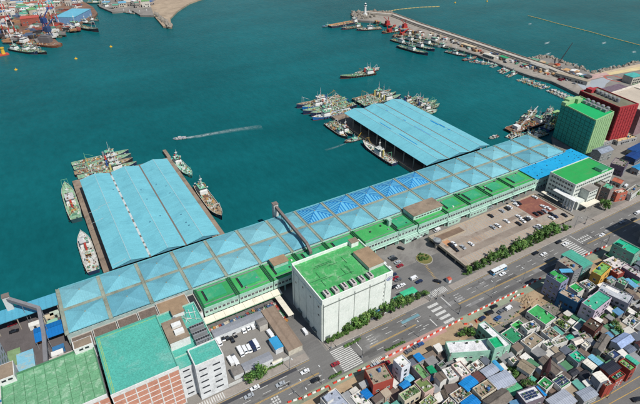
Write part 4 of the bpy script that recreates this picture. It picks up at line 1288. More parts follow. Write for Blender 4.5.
def tank_mesh(c):
    if c not in TANKS:
        b = MB(); b.cyl(0, 0, .3, 1.5, .75, n=10); b.cyl(0, 0, 1.5, 1.8, .75, .25, 10); b.box(-.6, .6, -.6, .6, 0, .3)
        TANKS[c] = b.data('water_tank', paint(c))
    return TANKS[c]
b = MB(); b.box(-.5, .5, -.25, .25, .1, .85); b.box(-.45, .45, -.2, .2, 0, .1); AC = b.data('air_conditioner', paint((206, 206, 200)))
clutter_mats = [paint((186, 182, 174)), paint((140, 92, 78)), paint((104, 122, 142)), paint((84, 112, 70)), darkmetal, paint((168, 156, 136)), paint((112, 142, 126)), paint((206, 204, 198))]
def clutter(t, hx, hy, z, n, green=0):
    b = MB()
    for k in range(n):
        s, q = U(.15, .6), U(.15, .5)
        x, y = U(-hx, hx), U(-hy, hy)
        if min(hx - abs(x), hy - abs(y)) > 1.4 and R() < .7: x = math.copysign(hx - U(0, .8), x)
        m = int(U(0, 7.99))
        if green and R() < green: m = 3
        b.box(x - s, x + s, y - q, y + q, z, z + U(.3, 1.0), m)
    stuff(b.build('rooftop_clutter', clutter_mats, t))
sheet_cache = {}
def sheet_mat(c, corr=True):
    return mat('sheet_%d_%d_%d' % c, c, .5, .10, .25, stain=tuple(int(x * .78) for x in c), stain_amt=.5, stain_scale=.3)
def flat_mat(c):
    return mat('flat_%d_%d_%d' % c, c, .9, .14, .3, stain=tuple(int(x * .72) for x in c), stain_amt=.7, stain_scale=.35, fine=.18)
solar_m = mat('solar_cell', (40, 54, 86), .25, .1, .5, spec=.6)
def house(crop, quad, z, rc, wc_, label, kind='flat', n=9, extra='', wpitch=2.7, name='house', cat='house', storey=2.8):
    u0, v0, s = CROP[crop]
    P = [tuple(gp(u0 + a / s, v0 + c / s, z)[:2]) for a, c in quad]
    c, l1, l2, ang = rectify(P)
    OCC.append((c.x, c.y, (l1 + l2) / 2 * .5, l1 * .54, l2 * .54, ang))
    t = thing(name, label, cat, (c.x, c.y, 0), ang)
    hx, hy = l1 / 2 * 1.07, l2 / 2 * 1.07
    wm = wallpaint(wc_)
    if kind == 'flat':
        zr = z - .75
        b = MB(); b.box(-hx, hx, -hy, hy, 0, zr); b.build('wall', wm, t)
        b = MB(); b.box(-hx + .22, hx - .22, -hy + .22, hy - .22, zr, zr + .08); b.build('roof', flat_mat(rc), t)
        parapet(t, -hx, hx, -hy, hy, zr, z, wm, .22)
    elif kind == 'sheet':
        zr = z - .5; ov = .25
        b = MB(); b.box(-hx + ov, hx - ov, -hy + ov, hy - ov, 0, zr); b.build('wall', wm, t)
        rise = .45
        for sg in (-1, 1):
            b = MB()
            if hx >= hy: q = [(-hx, sg * hy, zr + .05), (hx, sg * hy, zr + .05), (hx, 0, zr + rise), (-hx, 0, zr + rise)]
            else: q = [(sg * hx, -hy, zr + .05), (sg * hx, hy, zr + .05), (0, hy, zr + rise), (0, -hy, zr + rise)]
            if (sg > 0) == (hx >= hy): q = q[::-1]
            b.face(q); b.face([(p[0], p[1], p[2] - .1) for p in reversed(q)])
            b.build('roof_sheet', sheet_mat(rc), t)
        nr = int(max(hx, hy) * 2 / 1.1)
        b = MB()
        for k in range(nr):
            f = -1 + 2 * (k + .5) / nr
            for sg in (-1, 1):
                if hx >= hy: b.bar((f * hx, sg * hy, zr + .08), (f * hx, 0, zr + rise + .03), .05)
                else: b.bar((sg * hx, f * hy, zr + .08), (0, f * hy, zr + rise + .03), .05)
        stuff(b.build('roof_ribs', sheet_mat(tuple(int(x * .88) for x in rc)), t))
        zr += rise
    else:
        rise = min(2.2, min(hx, hy) * .45); zr = z - rise * .6
        b = MB(); b.box(-hx + .3, hx - .3, -hy + .3, hy - .3, 0, zr); b.build('wall', wm, t)
        g = MB()
        if hx >= hy:
            for sx in (-hx + .3, hx - .3): g.face([(sx, -hy + .3, zr), (sx, hy - .3, zr), (sx, 0, zr + rise * .95)])
        else:
            for sy in (-hy + .3, hy - .3): g.face([(-hx + .3, sy, zr), (hx - .3, sy, zr), (0, sy, zr + rise * .95)])
        g.build('gable_wall', wm, t)
        for sg in (-1, 1):
            b = MB()
            if hx >= hy: q = [(-hx, sg * hy, zr), (hx, sg * hy, zr), (hx, 0, zr + rise), (-hx, 0, zr + rise)]
            else: q = [(sg * hx, -hy, zr), (sg * hx, hy, zr), (0, hy, zr + rise), (0, -hy, zr + rise)]
            if (sg > 0) == (hx >= hy): q = q[::-1]
            b.face(q); b.face([(p[0], p[1], p[2] - .12) for p in reversed(q)])
            b.build('roof_slope', flat_mat(rc), t)
        b = MB()
        if hx >= hy: b.box(-hx, hx, -.16, .16, zr + rise - .04, zr + rise + .1)
        else: b.box(-.16, .16, -hy, hy, zr + rise - .04, zr + rise + .1)
        b.build('ridge', flat_mat(tuple(int(x * .8) for x in rc)), t)
    # windows and doors on the walls that look towards the camera side
    corners = [(-hx, -hy), (hx, -hy), (hx, hy), (-hx, hy)]
    view = Vector((-c.x, -c.y)).normalized()
    wt = z - .8 if kind == 'flat' else z - 1
    ins = 0 if kind == 'flat' else .27
    for i in range(4):
        a, e = Vector(corners[i]), Vector(corners[(i + 1) % 4])
        nl = Vector(((e - a).y, -(e - a).x)).normalized()
        nw = Vector((nl.x * math.cos(ang) - nl.y * math.sin(ang), nl.x * math.sin(ang) + nl.y * math.cos(ang)))
        if nw.dot(view) < -.12 or (e - a).length < 2.6: continue
        a2, e2 = a - nl * ins, e - nl * ins
        wall_windows(t, a2, e2, 0, max(wt, 2.9), 1.4, 1.2, wpitch, storey, .2, random.choice([frames, white, darkmetal]))
        if R() < .75:
            f = U(.2, .8); p = a2 + (e2 - a2) * f
            d = MB(); d.box(-.5, .5, -.07, 0, 0.02, 2.1); d.build('door', random.choice([darkmetal, paint((120, 80, 60)), paint((70, 110, 100))]), t, (p.x, p.y, 0), math.atan2((e - a).y, (e - a).x))
    if kind == 'flat':
        if n: clutter(t, hx - .9, hy - .9, zr + .08, n, .75 if 'g' in extra else .12)
        if 't' in extra or (R() < .3 and hx > 2.5 and hy > 2.5 and 'x' not in extra):
            put('water_tank', tank_mesh(random.choice([(60, 108, 164), (190, 176, 120), (70, 120, 170), (196, 200, 200)])), t, (hx * U(-.5, .5), hy * U(-.5, .5), zr + .08))
        for k in range(int(U(0, 2.6))):
            put('air_conditioner', AC, t, (U(-hx + 1, hx - 1), U(-hy + .8, hy - .8), zr + .08), U(0, 1.6))
        if 'h' in extra:
            d = MB(); d.box(-1.6, 1.6, -1.4, 1.4, 0, 2.3); o = d.build('stair_hut', wm, t, (-hx * .45, hy * .4, zr + .06))
            d = MB(); d.box(-1.8, 1.8, -1.6, 1.6, 2.3, 2.5); d.build('hut_roof', flat_mat(rc), o)
    if 's' in extra:
        zz = zr + (.5 if kind == 'flat' else .3)
        for i in range(4):
            for j in range(3):
                d = MB(); d.box(-.75, .75, -.5, .5, 0, .06); d.box(-.8, .8, -.55, .55, -.03, .0, 1)
                o = d.build('solar_panel', [solar_m, white], t, (-hx * .1 + (i - 1.5) * 1.66, (j - 1) * 1.14, zz + (j - 1) * .16))
                o.rotation_euler = (.14, 0, 0)
    return t
W = (226, 224, 218); CR_ = (214, 204, 182); GW = (166, 166, 166); PK = (216, 186, 176); TAN = (156, 142, 124); BLU = (30, 134, 206); LB = (112, 184, 214); GB = (168, 176, 192); BRN = (112, 100, 92); TG = (44, 174, 140); OL = (118, 138, 84); GRN = (62, 160, 86); RB = (168, 74, 62)
MT = (158, 206, 184)
HOUSES = [
 ('A', [(165, 350), (295, 285), (425, 400), (290, 470)], 7, GB, W, 'house with pale blue grey roof nearest the left end of the barriers', 'flat', 8, 'h'),
 ('A', [(425, 335), (505, 292), (610, 395), (520, 450)], 4, (222, 220, 214), W, 'low white roofed house left of the red brick house', 'flat', 12, ''),
 ('A', [(512, 300), (562, 264), (618, 328), (560, 358)], 4.5, (26, 120, 196), GW, 'small blue roof tucked against the red brick house', 'sheet', 0, ''),
 ('B', [(60, 160), (195, 115), (282, 228), (104, 298)], 9.5, (160, 146, 128), RB, 'red brick house with bare concrete roof by the crossing', 'flat', 9, 't'),
 ('B', [(285, 80), (352, 42), (430, 105), (350, 145)], 13.5, (236, 236, 232), (228, 232, 240), 'slim white tower house facing the roadworks', 'flat', 3, 'x'),
 ('B', [(365, 228), (415, 195), (465, 240), (408, 272)], 5, LB, GW, 'pale blue sheet roof below the slim white tower house', 'sheet', 0, ''),
 ('B', [(325, 287), (385, 245), (440, 285), (375, 325)], 5.2, BLU, GW, 'vivid blue sheet roof in front of the pale blue one', 'sheet', 0, ''),
 ('C', [(-5, 305), (130, 228), (190, 285), (45, 372)], 8, (150, 176, 130), CR_, 'cream house with a rooftop garden of green beds', 'flat', 40, 'gx'),
 ('B', [(440, 138), (498, 110), (590, 212), (535, 242)], 9, (112, 160, 104), (150, 126, 126), 'mauve house with narrow green and tan roof', 'flat', 6, 'x'),
 ('C', [(125, 192), (215, 160), (330, 245), (225, 290)], 8, OL, PK, 'pink walled house with olive green flat roof', 'flat', 5, 'x'),
 ('B', [(450, 42), (500, 15), (545, 65), (500, 97)], 5, BLU, GW, 'small blue awning house beside the parked blue car', 'sheet', 0, ''),
 ('C', [(310, 132), (380, 100), (440, 160), (375, 187)], 9, (120, 108, 98), W, 'tall narrow white house with brown pitched roof', 'gable', 0, ''),
 ('C', [(400, 82), (470, 55), (540, 140), (440, 192)], 6, (222, 222, 222), W, 'white roof terrace with planters behind the narrow brown roofed house', 'flat', 14, 'x'),
 ('C', [(465, 40), (560, 12), (640, 110), (575, 152)], 7, (230, 226, 218), PK, 'long white roof with peach end wall', 'flat', 8, 'x'),
 ('C', [(245, 62), (300, 40), (332, 100), (290, 127)], 5, (24, 152, 104), GW, 'emerald roofed lean-to behind the mauve house', 'sheet', 0, ''),
 ('C', [(332, 32), (390, 10), (432, 40), (372, 66)], 5, (110, 130, 116), GW, 'grey green roof next to the emerald lean-to', 'flat', 5, ''),
 ('E', [(65, 222), (165, 160), (250, 215), (155, 287)], 6, (28, 138, 210), GW, 'large vivid blue roof left of the dark brown roof', 'sheet', 0, ''),
 ('E', [(0, 322), (110, 250), (180, 320), (70, 387)], 5, (176, 160, 136), W, 'cluttered tan terrace between the two large blue roofs', 'flat', 40, 'x'),
 ('E', [(85, 387), (190, 320), (265, 387), (165, 452)], 6, (26, 132, 208), GW, 'vivid blue roof at the bottom edge of the village', 'sheet', 0, ''),
 ('C', [(155, 388), (285, 318), (350, 372), (250, 432)], 6, (128, 146, 94), CR_, 'olive roofed house at the bottom edge beside the pink house', 'flat', 10, ''),
 ('C', [(382, 272), (430, 265), (458, 330), (400, 362)], 4, (104, 94, 84), GW, 'small brown hut roof by the tan terrace', 'gable', 0, ''),
 ('C', [(375, 397), (450, 347), (520, 392), (450, 442)], 5, (168, 150, 128), W, 'tan flat roof at the very bottom left of the two blue roofs', 'flat', 14, ''),
 ('E', [(175, 157), (235, 120), (305, 180), (245, 217)], 6, (104, 72, 68), GW, 'dark brown sheet roof between the blue and grey roofs', 'sheet', 0, ''),
 ('E', [(250, 117), (350, 60), (428, 115), (312, 172)], 6, GB, GW, 'smaller lavender grey sheet roof behind the big one', 'sheet', 0, ''),
 ('E', [(325, 177), (470, 115), (558, 205), (410, 287)], 7, (174, 182, 198), GW, 'big lavender grey sheet roof in the village centre', 'sheet', 0, ''),
 ('E', [(352, 40), (388, 30), (456, 105), (430, 120)], 6, (70, 160, 208), GW, 'thin sky blue roof strip beside the lavender roofs', 'sheet', 0, ''),
 ('E', [(195, 267), (310, 202), (400, 270), (265, 342)], 7, (160, 144, 122), CR_, 'tan flat roof with orange pots in front of the lavender roof', 'flat', 12, 't'),
 ('E', [(255, 362), (450, 272), (540, 347), (380, 442)], 7.5, (120, 112, 104), GW, 'long grey brown pitched roof at the bottom edge', 'gable', 0, ''),
 ('E', [(467, 258), (560, 226), (632, 280), (530, 330)], 4.5, (100, 190, 140), GW, 'mint green sheet roof beside the shrubs', 'sheet', 0, ''),
 ('E', [(495, 22), (540, 0), (580, 35), (532, 60)], 6, (226, 214, 190), W, 'cream little house in front of the mint wing', 'flat', 3, ''),
 ('E', [(180, 62), (235, 30), (290, 75), (230, 110)], 5, (226, 224, 218), W, 'white roof below the long mint building', 'flat', 8, ''),
 ('E', [(95, 140), (165, 60), (215, 110), (140, 170)], 4.5, (206, 208, 196), W, 'off white roof patch below the mint building courtyard', 'flat', 14, ''),
 ('G', [(60, 322), (168, 272), (232, 350), (110, 402)], 8, (214, 216, 222), (120, 110, 120), 'house carrying dark solar panels at the bottom edge', 'flat', 4, 'sx'),
 ('G', [(168, 287), (190, 276), (255, 335), (232, 350)], 7.6, (26, 140, 214), GW, 'blue strip roof along the solar panel house', 'sheet', 0, ''),
 ('G', [(50, 132), (95, 90), (185, 142), (140, 192)], 8, (150, 138, 118), W, 'white edged tan hipped roof by the church spire', 'gable', 0, ''),
 ('G', [(205, 97), (250, 65), (370, 165), (312, 197)], 7, (122, 112, 104), W, 'long brown tiled roof right of the church spire', 'gable', 0, ''),
 ('G', [(287, 72), (340, 45), (387, 75), (332, 107)], 6, (108, 100, 94), W, 'short dark brown roof behind the long tiled one', 'gable', 0, ''),
 ('G', [(187, 262), (237, 212), (298, 262), (250, 302)], 5.5, (50, 148, 84), W, 'green terrace with yellow mark left of the solar terrace', 'flat', 6, 'x'),
 ('G', [(287, 237), (350, 205), (432, 255), (347, 287)], 6, (48, 152, 88), W, 'green terrace with a tilted solar array', 'flat', 5, 'sx'),
 ('G', [(238, 367), (368, 307), (480, 382), (330, 442)], 5.5, (172, 178, 190), GW, 'broad grey sheet roof at the bottom edge right of solar house', 'sheet', 0, ''),
 ('H', [(85, 312), (175, 285), (242, 328), (140, 385)], 5.2, (160, 168, 182), GW, 'patched grey sheet roof beside the lower road', 'sheet', 0, ''),
 ('G', [(82, 207), (112, 182), (185, 225), (150, 262)], 4, (92, 178, 150), GW, 'teal roof half hidden by shrubs below the spire', 'sheet', 0, ''),
 ('H', [(30, 62), (95, 35), (146, 85), (105, 127)], 7, (40, 184, 144), (150, 156, 164), 'bright teal roofed house left of the white and blue roofs', 'flat', 2, 'x'),
 ('H', [(130, 112), (165, 90), (232, 140), (200, 167)], 7.2, (232, 228, 214), (120, 150, 150), 'white slatted roof next to the blue striped one', 'sheet', 0, ''),
 ('H', [(165, 77), (195, 60), (280, 120), (247, 142)], 7.2, (126, 190, 216), GW, 'pale blue striped sheet roof', 'sheet', 0, ''),
 ('H', [(252, 147), (325, 100), (400, 150), (312, 197)], 9.5, (48, 50, 62), RB, 'brick house with flat near black roof by the lower road', 'sheet', 0, ''),
 ('H', [(328, 212), (378, 178), (432, 200), (345, 242)], 7.5, (44, 170, 124), RB, 'brick house front with teal terrace under the black roof', 'flat', 10, 'x'),
 ('H', [(203, 192), (250, 172), (305, 225), (252, 257)], 10.5, (236, 232, 220), (128, 134, 146), 'white roofed tall house at the lower road bend', 'sheet', 0, ''),
 ('H', [(270, 262), (318, 236), (335, 262), (290, 290)], 8, (206, 190, 170), RB, 'narrow brick front adjoining the white roofed tall house', 'flat', 6, 'x'),
 ('H', [(377, 112), (407, 92), (495, 150), (452, 175)], 8, (118, 176, 98), RB, 'brick house with light green roof by the lower road', 'flat', 12, 'x'),
 ('H', [(420, 77), (442, 60), (520, 117), (500, 132)], 7, (74, 184, 156), GW, 'teal roof at the right picture edge above the lower road', 'sheet', 0, ''),
 ('H', [(30, 177), (75, 155), (112, 180), (67, 212)], 5, (58, 60, 68), GW, 'charcoal roof left of its twin below the teal house', 'sheet', 0, ''),
 ('H', [(107, 187), (150, 165), (192, 195), (147, 227)], 5, (62, 62, 68), GW, 'charcoal roof nearest the white roofed tall house', 'sheet', 0, ''),
 ('H', [(300, 57), (340, 30), (392, 65), (342, 92)], 6, (52, 72, 116), GW, 'navy roof above the black roofed brick house', 'flat', 8, ''),
 ('I', [(425, 292), (500, 215), (590, 277), (482, 370)], 6, (156, 176, 214), (176, 186, 200), 'periwinkle blue pitched roof at the right', 'gable', 0, ''),
 ('I', [(500, 357), (562, 322), (612, 372), (560, 402)], 5, (112, 122, 140), GW, 'slate roof below the periwinkle roof', 'sheet', 0, ''),
 ('I', [(160, 157), (235, 112), (325, 160), (265, 222)], 8.5, (84, 70, 60), (104, 62, 56), 'dark brown rusty flat roof in front of the lilac apartment', 'flat', 4, 'x'),
 ('I', [(242, 347), (330, 237), (400, 270), (322, 385)], 7, (118, 112, 106), GW, 'grey brown pitched roof left of the periwinkle roof', 'gable', 0, ''),
 ('I', [(287, 192), (330, 180), (395, 220), (340, 247)], 4.5, (140, 130, 120), GW, 'dusty grey low roof beside the dark rusty roof', 'sheet', 0, ''),
 ('I', [(70, 287), (130, 255), (162, 300), (100, 342)], 5, (214, 206, 196), W, 'small pale house with white gable left of centre alley', 'gable', 0, ''),
 ('I', [(120, 247), (190, 225), (232, 270), (170, 292)], 5, (164, 150, 134), GW, 'tan patched roof behind the small pale house', 'flat', 8, ''),
 ('I', [(150, 332), (185, 305), (222, 332), (187, 367)], 5.5, (234, 226, 206), W, 'tiny cream box house by the yellow bin', 'flat', 2, 'x'),
 ('I', [(15, 267), (50, 235), (87, 270), (45, 292)], 4, TG, GW, 'small teal awning left of the pale gabled house', 'sheet', 0, ''),
 ('I', [(20, 350), (60, 320), (120, 360), (70, 395)], 4.5, (92, 170, 128), GW, 'faded green terrace below the small teal awning', 'flat', 14, 'g'),
 ('I', [(490, 132), (560, 87), (648, 130), (580, 190)], 5, (186, 184, 180), W, 'pale grey house with teal trim at the right edge', 'flat', 16, 't'),
 ('I', [(605, 312), (640, 290), (690, 330), (645, 362)], 6, (92, 54, 56), GW, 'maroon roof at the right picture edge', 'gable', 0, ''),
 ('J', [(90, 120), (160, 87), (287, 148), (205, 190)], 13.5, (58, 162, 82), (150, 154, 184), 'four storey slate lilac block with green roof and blue awning', 'flat', 3, 'hx'),
 ('J', [(180, 5), (258, -32), (382, 55), (328, 88)], 11.5, (160, 150, 134), (140, 140, 146), 'grey four storey house with bare roof behind the lilac block', 'flat', 8, 'tx'),
 ('P', [(563, 254), (572, 249), (592, 262), (583, 268)], 11, (84, 172, 150), (108, 156, 152), 'teal walled house with sea green roof near the road', 'sheet', 0, ''),
 ('J', [(192, 272), (232, 245), (392, 320), (350, 357)], 9.5, (178, 160, 140), (54, 106, 146), 'blue walled apartment house with cluttered tan roof', 'flat', 12, 'tx'),
 ('J', [(282, 217), (330, 192), (405, 240), (352, 277)], 8, (44, 164, 84), W, 'white house with bright green roof between lilac and blue houses', 'flat', 3, 'x'),
 ('J', [(385, 182), (430, 160), (500, 210), (450, 262)], 7, (190, 194, 198), W, 'white cluttered roof behind the teal topped apartment', 'flat', 20, 't'),
 ('J', [(475, 97), (556, 17), (640, 60), (546, 126)], 11.5, (122, 178, 96), (226, 176, 84), 'yellow walled block with light green roof', 'flat', 5, 'tx'),
 ('Q', [(288, 182), (402, 130), (485, 157), (372, 226)], 12.5, (66, 174, 142), (206, 190, 206), 'lilac pink apartment block with worn teal roof', 'flat', 4, 'x'),
 ('Q', [(388, 110), (432, 82), (606, 146), (562, 186)], 10, (186, 190, 196), (150, 150, 160), 'long grey block right of the teal topped apartment', 'flat', 8, 'x'),
 ('L', [(215, 247), (262, 225), (360, 270), (332, 300)], 9.6, (236, 234, 230), W, 'bright white roof shed behind the long grey block', 'sheet', 0, ''),
 ('L', [(385, 62), (432, 35), (582, 130), (542, 160)], 9, (196, 190, 188), (140, 112, 132), 'mauve walled long house with pale roof at right edge', 'flat', 5, 'x'),
 ('L', [(290, 87), (340, 70), (392, 100), (347, 140)], 8, (220, 176, 160), (150, 62, 54), 'small red walled house beside the yellow block', 'flat', 6, 'x'),
 ('L', [(330, 192), (370, 165), (440, 195), (407, 226)], 7, (108, 190, 140), GW, 'mint roof in front of the mauve house', 'flat', 5, ''),
 ('L', [(407, 172), (440, 155), (525, 225), (492, 252)], 7, (112, 180, 214), GW, 'sky blue sheet roof in front of the mauve house', 'sheet', 0, ''),
 ('L', [(470, 167), (502, 155), (547, 195), (512, 212)], 6.4, (46, 170, 108), GW, 'green sheet roof beside the sky blue one', 'sheet', 0, ''),
 ('L', [(250, 182), (292, 160), (326, 185), (282, 212)], 7, (60, 132, 84), GW, 'dull green roof below the yellow block', 'flat', 5, ''),
 ('K', [(357, 142), (430, 92), (640, 200), (582, 256)], 12.5, (36, 182, 142), (128, 178, 158), 'mint walled four storey block with sea green roof by the side street', 'flat', 3, 'hx'),
 ('K', [(245, 322), (375, 277), (500, 357), (382, 406)], 5, (216, 208, 206), W, 'low white roof with brown border in front of the mint block', 'flat', 10, 't'),
 ('K', [(250, 257), (310, 230), (370, 265), (322, 292)], 4, (82, 156, 84), GW, 'little green pavilion roof beside the roadworks', 'flat', 0, 'x'),
 ('F', [(227, 97), (320, 37), (468, 145), (387, 198)], 4.5, (66, 172, 96), W, 'low building with wide grass green roof', 'flat', 4, 'x'),
 ('F', [(87, 207), (160, 162), (205, 205), (145, 247)], 4.2, (70, 176, 90), W, 'small square grass green roof by the tarmac apron', 'flat', 2, 'x'),
 ('F', [(12, 277), (95, 232), (205, 300), (112, 370)], 4.2, (46, 142, 98), W, 'deep green roof next to the mint wing', 'flat', 3, 'x'),
 ('F', [(197, 217), (290, 152), (312, 220), (237, 272)], 7, (214, 210, 208), W, 'white house with junk on its terrace among green roofs', 'flat', 26, 'tx'),
 ('F', [(180, 342), (285, 267), (365, 332), (270, 412)], 6.5, (156, 142, 122), W, 'wide tan terrace below the junk filled white house', 'flat', 5, 'x'),
 ('F', [(355, 262), (420, 217), (500, 287), (440, 332)], 6.5, (146, 134, 118), W, 'tan terrace with red pots beside the wide tan terrace', 'flat', 14, ''),
 ('F', [(365, 352), (430, 322), (472, 362), (400, 402)], 5.5, (224, 220, 212), W, 'white block of annexes below the tan terraces', 'flat', 10, ''),
 ('F', [(440, 347), (540, 302), (562, 332), (460, 392)], 6, (120, 130, 112), W, 'white house with mossy grey roof by the tan terraces', 'flat', 5, 'x'),
 ('F', [(445, 185), (500, 155), (620, 212), (540, 252)], 2.9, (196, 190, 140), GW, 'low yellowish courtyard roof with planters', 'flat', 24, 'g'),
 ('D', [(102, 272), (440, 237), (470, 330), (122, 365)], 8.5, (226, 226, 228), MT, 'long mint walled building with white roof', 'flat', 6, 'x'),
 ('D', [(368, 125), (415, 92), (622, 282), (572, 310)], 8.5, (228, 228, 230), MT, 'white roofed mint wing pointing to the roadworks', 'flat', 4, 'x'),
 ('D', [(437, 238), (505, 226), (588, 300), (492, 315)], 11.5, (20, 176, 116), MT, 'mint tower with emerald roof where the two wings meet', 'flat', 0, 'x'),
 ('M', [(207, 77), (320, 38), (395, 77), (297, 116)], 9.5, (140, 150, 166), (150, 152, 150), 'grey gabled warehouse in front of the green tower', 'gable', 0, ''),
 ('M', [(377, 207), (420, 167), (545, 192), (492, 247)], 9, (150, 140, 136), (104, 92, 112), 'purple grey house with rooftop plants behind the office', 'flat', 26, 'g'),
 ('M', [(527, 132), (600, 82), (700, 105), (600, 182)], 6, (34, 74, 140), (60, 80, 120), 'navy blue sheds at the right edge', 'sheet', 0, ''),
 ('M', [(580, 247), (640, 197), (690, 240), (640, 277)], 5.5, (56, 152, 208), GW, 'bright blue roof at the right edge below the navy sheds', 'sheet', 0, ''),
 ('N', [(327, 92), (372, 67), (458, 100), (420, 130)], 5, (190, 108, 84), GW, 'terracotta roof behind the office block', 'gable', 0, ''),
 ('N', [(142, 112), (180, 92), (252, 122), (217, 160)], 13, (140, 138, 132), (150, 132, 120), 'brown grey tower house next to the office block', 'flat', 4, 'x'),
 ('N', [(217, 162), (270, 127), (368, 165), (302, 192)], 11.5, (92, 178, 146), (146, 130, 126), 'brown walled house with mint roof by the road trees', 'flat', 3, 'x'),
 ('N', [(352, 205), (440, 182), (462, 205), (380, 250)], 7.5, (214, 204, 190), (196, 110, 90), 'shop house with terracotta awnings facing the road', 'flat', 6, 'x'),
 ('N', [(440, 222), (562, 152), (660, 175), (505, 242)], 5.5, (150, 142, 130), (206, 208, 204), 'two storey pale shop row with blue windows', 'flat', 8, 't'),
 ('P', [(628, 148), (640, 143), (656, 148), (644, 155)], 6, (36, 84, 150), GW, 'second navy roof beyond the purple grey house', 'sheet', 0, ''),
 ('P', [(590, 141), (606, 135), (612, 139), (597, 145)], 4, (196, 186, 168), GW, 'low cluttered depot shed below the red tower', 'flat', 20, ''),
 ('P', [(612, 137), (626, 131), (634, 136), (618, 143)], 4, (206, 184, 140), GW, 'yellow tan depot shed below the mauve warehouse', 'flat', 18, ''),
]
for h in HOUSES: house(*h)
# small outbuildings, lean-tos and sheds that fill the gaps between the houses
def clear(x, y, r):
    for cx, cy, rr, hx, hy, a in OCC:
        dx, dy = x - cx, y - cy
        lx, ly = dx * math.cos(a) + dy * math.sin(a), -dx * math.sin(a) + dy * math.cos(a)
        if max(abs(lx) - hx, 0) ** 2 + max(abs(ly) - hy, 0) ** 2 < r * r: return False
    return True
def in_poly(x, y, P):
    c = False
    for i in range(len(P)):
        (x0, y0), (x1, y1) = P[i], P[i - 1]
        if (y0 > y) != (y1 > y) and x < (x1 - x0) * (y - y0) / (y1 - y0) + x0: c = not c
    return c
FILL = [('grey', (150, 152, 154)), ('brown', (118, 102, 92)), ('white', (216, 214, 208)), ('tan', (160, 146, 126)), ('green', (86, 136, 102)), ('blue', (92, 140, 178)), ('slate', (98, 104, 116)), ('teal', (98, 162, 148)), ('grey', (138, 138, 138)), ('brown', (104, 92, 86)), ('white', (224, 222, 216)), ('tan', (176, 164, 146)), ('grey', (166, 168, 170)), ('white', (206, 202, 194)), ('brown', (128, 114, 102))]
village = px((300, 412), (345, 392), (383, 372), (420, 356), (452, 350), (478, 352), (500, 340), (545, 345), (560, 322), (592, 300), (612, 268), (640, 258), (700, 280), (690, 345), (640, 358), (600, 386), (560, 402), (500, 440), (330, 440))
tries = nfill = 0
while tries < 14000 and nfill < 280:
    tries += 1
    x, y = U(60, 300), U(50, 114)
    if not in_poly(x, y, village) or in_poly(x, y, r2): continue
    a, e = U(1.5, 3.4), U(1.3, 2.6)
    if not clear(x, y, max(a, e) * .62): continue
    nb = min(OCC, key=lambda q: (q[0] - x) ** 2 + (q[1] - y) ** 2)
    ang = nb[5] + U(-.05, .05)
    OCC.append((x, y, a, a, e, ang))
    nm, c = random.choice(FILL); h = U(2.4, 5.2)
    t = thing('outbuilding', 'small %s roofed outbuilding filling a gap between village houses' % nm, 'shed', (x, y, 0), ang, '%s roofed outbuildings of the village' % nm)
    b = MB(); b.box(-a, a, -e, e, 0, h); b.build('wall', wallpaint(random.choice([(206, 202, 194), (166, 160, 152), (190, 172, 156), (150, 156, 160)])), t)
    b = MB()
    k_ = U(.15, .6)
    b.face([(-a - .2, -e - .2, h + .05), (a + .2, -e - .2, h + .05), (a + .2, e + .2, h + k_), (-a - .2, e + .2, h + k_)])
    b.face([(-a - .2, e + .2, h + k_ - .14), (a + .2, e + .2, h + k_ - .14), (a + .2, -e - .2, h - .09), (-a - .2, -e - .2, h - .09)])
    b.build('roof', sheet_mat(c), t)
    if h > 2.8:
        wall_windows(t, (-a, -e), (a, -e), 0, h, 1.0, .9, 2.0, 2.6, .2, frames, .4)
    nfill += 1
# tall block outside the picture, right of the mint block, that throws its shade across the road
ob = thing('corner_tower_block', 'tall grey corner block beyond the right picture edge', 'building', (316, 104, 0))
b = MB(); b.box(-9, 14, -12, 10, 0, 26); b.build('wall', wallpaint((170, 168, 166)), ob)
wall_windows(ob, (-9, 10), (-9, -12), 0, 26, 1.5, 1.4, 2.8, 3.1, .05, frames); wall_windows(ob, (-9, -12), (14, -12), 0, 26, 1.5, 1.4, 2.8, 3.1, .05, frames)
parapet(ob, -9, 14, -12, 10, 26, 27, wallpaint((170, 168, 166)))
# blue awning on the slate lilac block
p = gp(566, 271, 14.5)
ba = thing('roof_awning', 'sky blue awning frame on the slate lilac block roof', 'awning', (p.x, p.y, 12.8), -.5)
b = MB(); b.box(-3.4, 3.4, -1.5, 1.5, 1.9, 2.1); b.build('cover', paint((92, 172, 214)), ba)
for sx in (-3.2, 3.2):
    for sy in (-1.3, 1.3):
        c = MB(); c.cyl(sx, sy, 0, 1.9, .06, n=5); c.build('post', steel, ba)
# church spire
p = gp(541.5, 381, 0)
ch = thing('church_spire', 'slender dark maroon church spire between brown roofs', 'spire', (p.x, p.y, 0), .5)
b = MB(); b.box(-1.5, 1.5, -1.5, 1.5, 0, 9); b.build('tower', mat('maroon_brick', (84, 52, 54), .9, .15, .4), ch)
b = MB(); b.cyl(0, 0, 9, 17.5, 1.9, .12, 8); b.build('steeple', mat('maroon_slate', (70, 42, 48), .8, .15, .4), ch)
b = MB(); b.box(-.06, .06, -.06, .06, 17.4, 19); b.box(-.4, .4, -.05, .05, 18.3, 18.42); b.build('cross', steel, ch)
for i, (sx, rz) in enumerate(((0, 0), (1, math.pi / 2), (2, math.pi), (3, -math.pi / 2))):
    v = Matrix.Rotation(rz, 3, 'Z') @ Vector((0, -1.5, 7))
    put('louvre', window_mesh(.8, 1.4, darkmetal), ch, v, rz)
# the heap of grass and earth on the vacant lot
p = gp(527, 301, 0)
b = MB()
for k in range(60):
    a, r = U(0, 6.28), U(0, 5.5)
    b.cyl(p.x + r * math.cos(a), p.y + r * math.sin(a) * .8, 0, max(.2, 1.4 - r * .2) * U(.7, 1.1), U(.6, 1.3), U(.1, .5), 6)
stuff(b.build('earth_heap', earth))
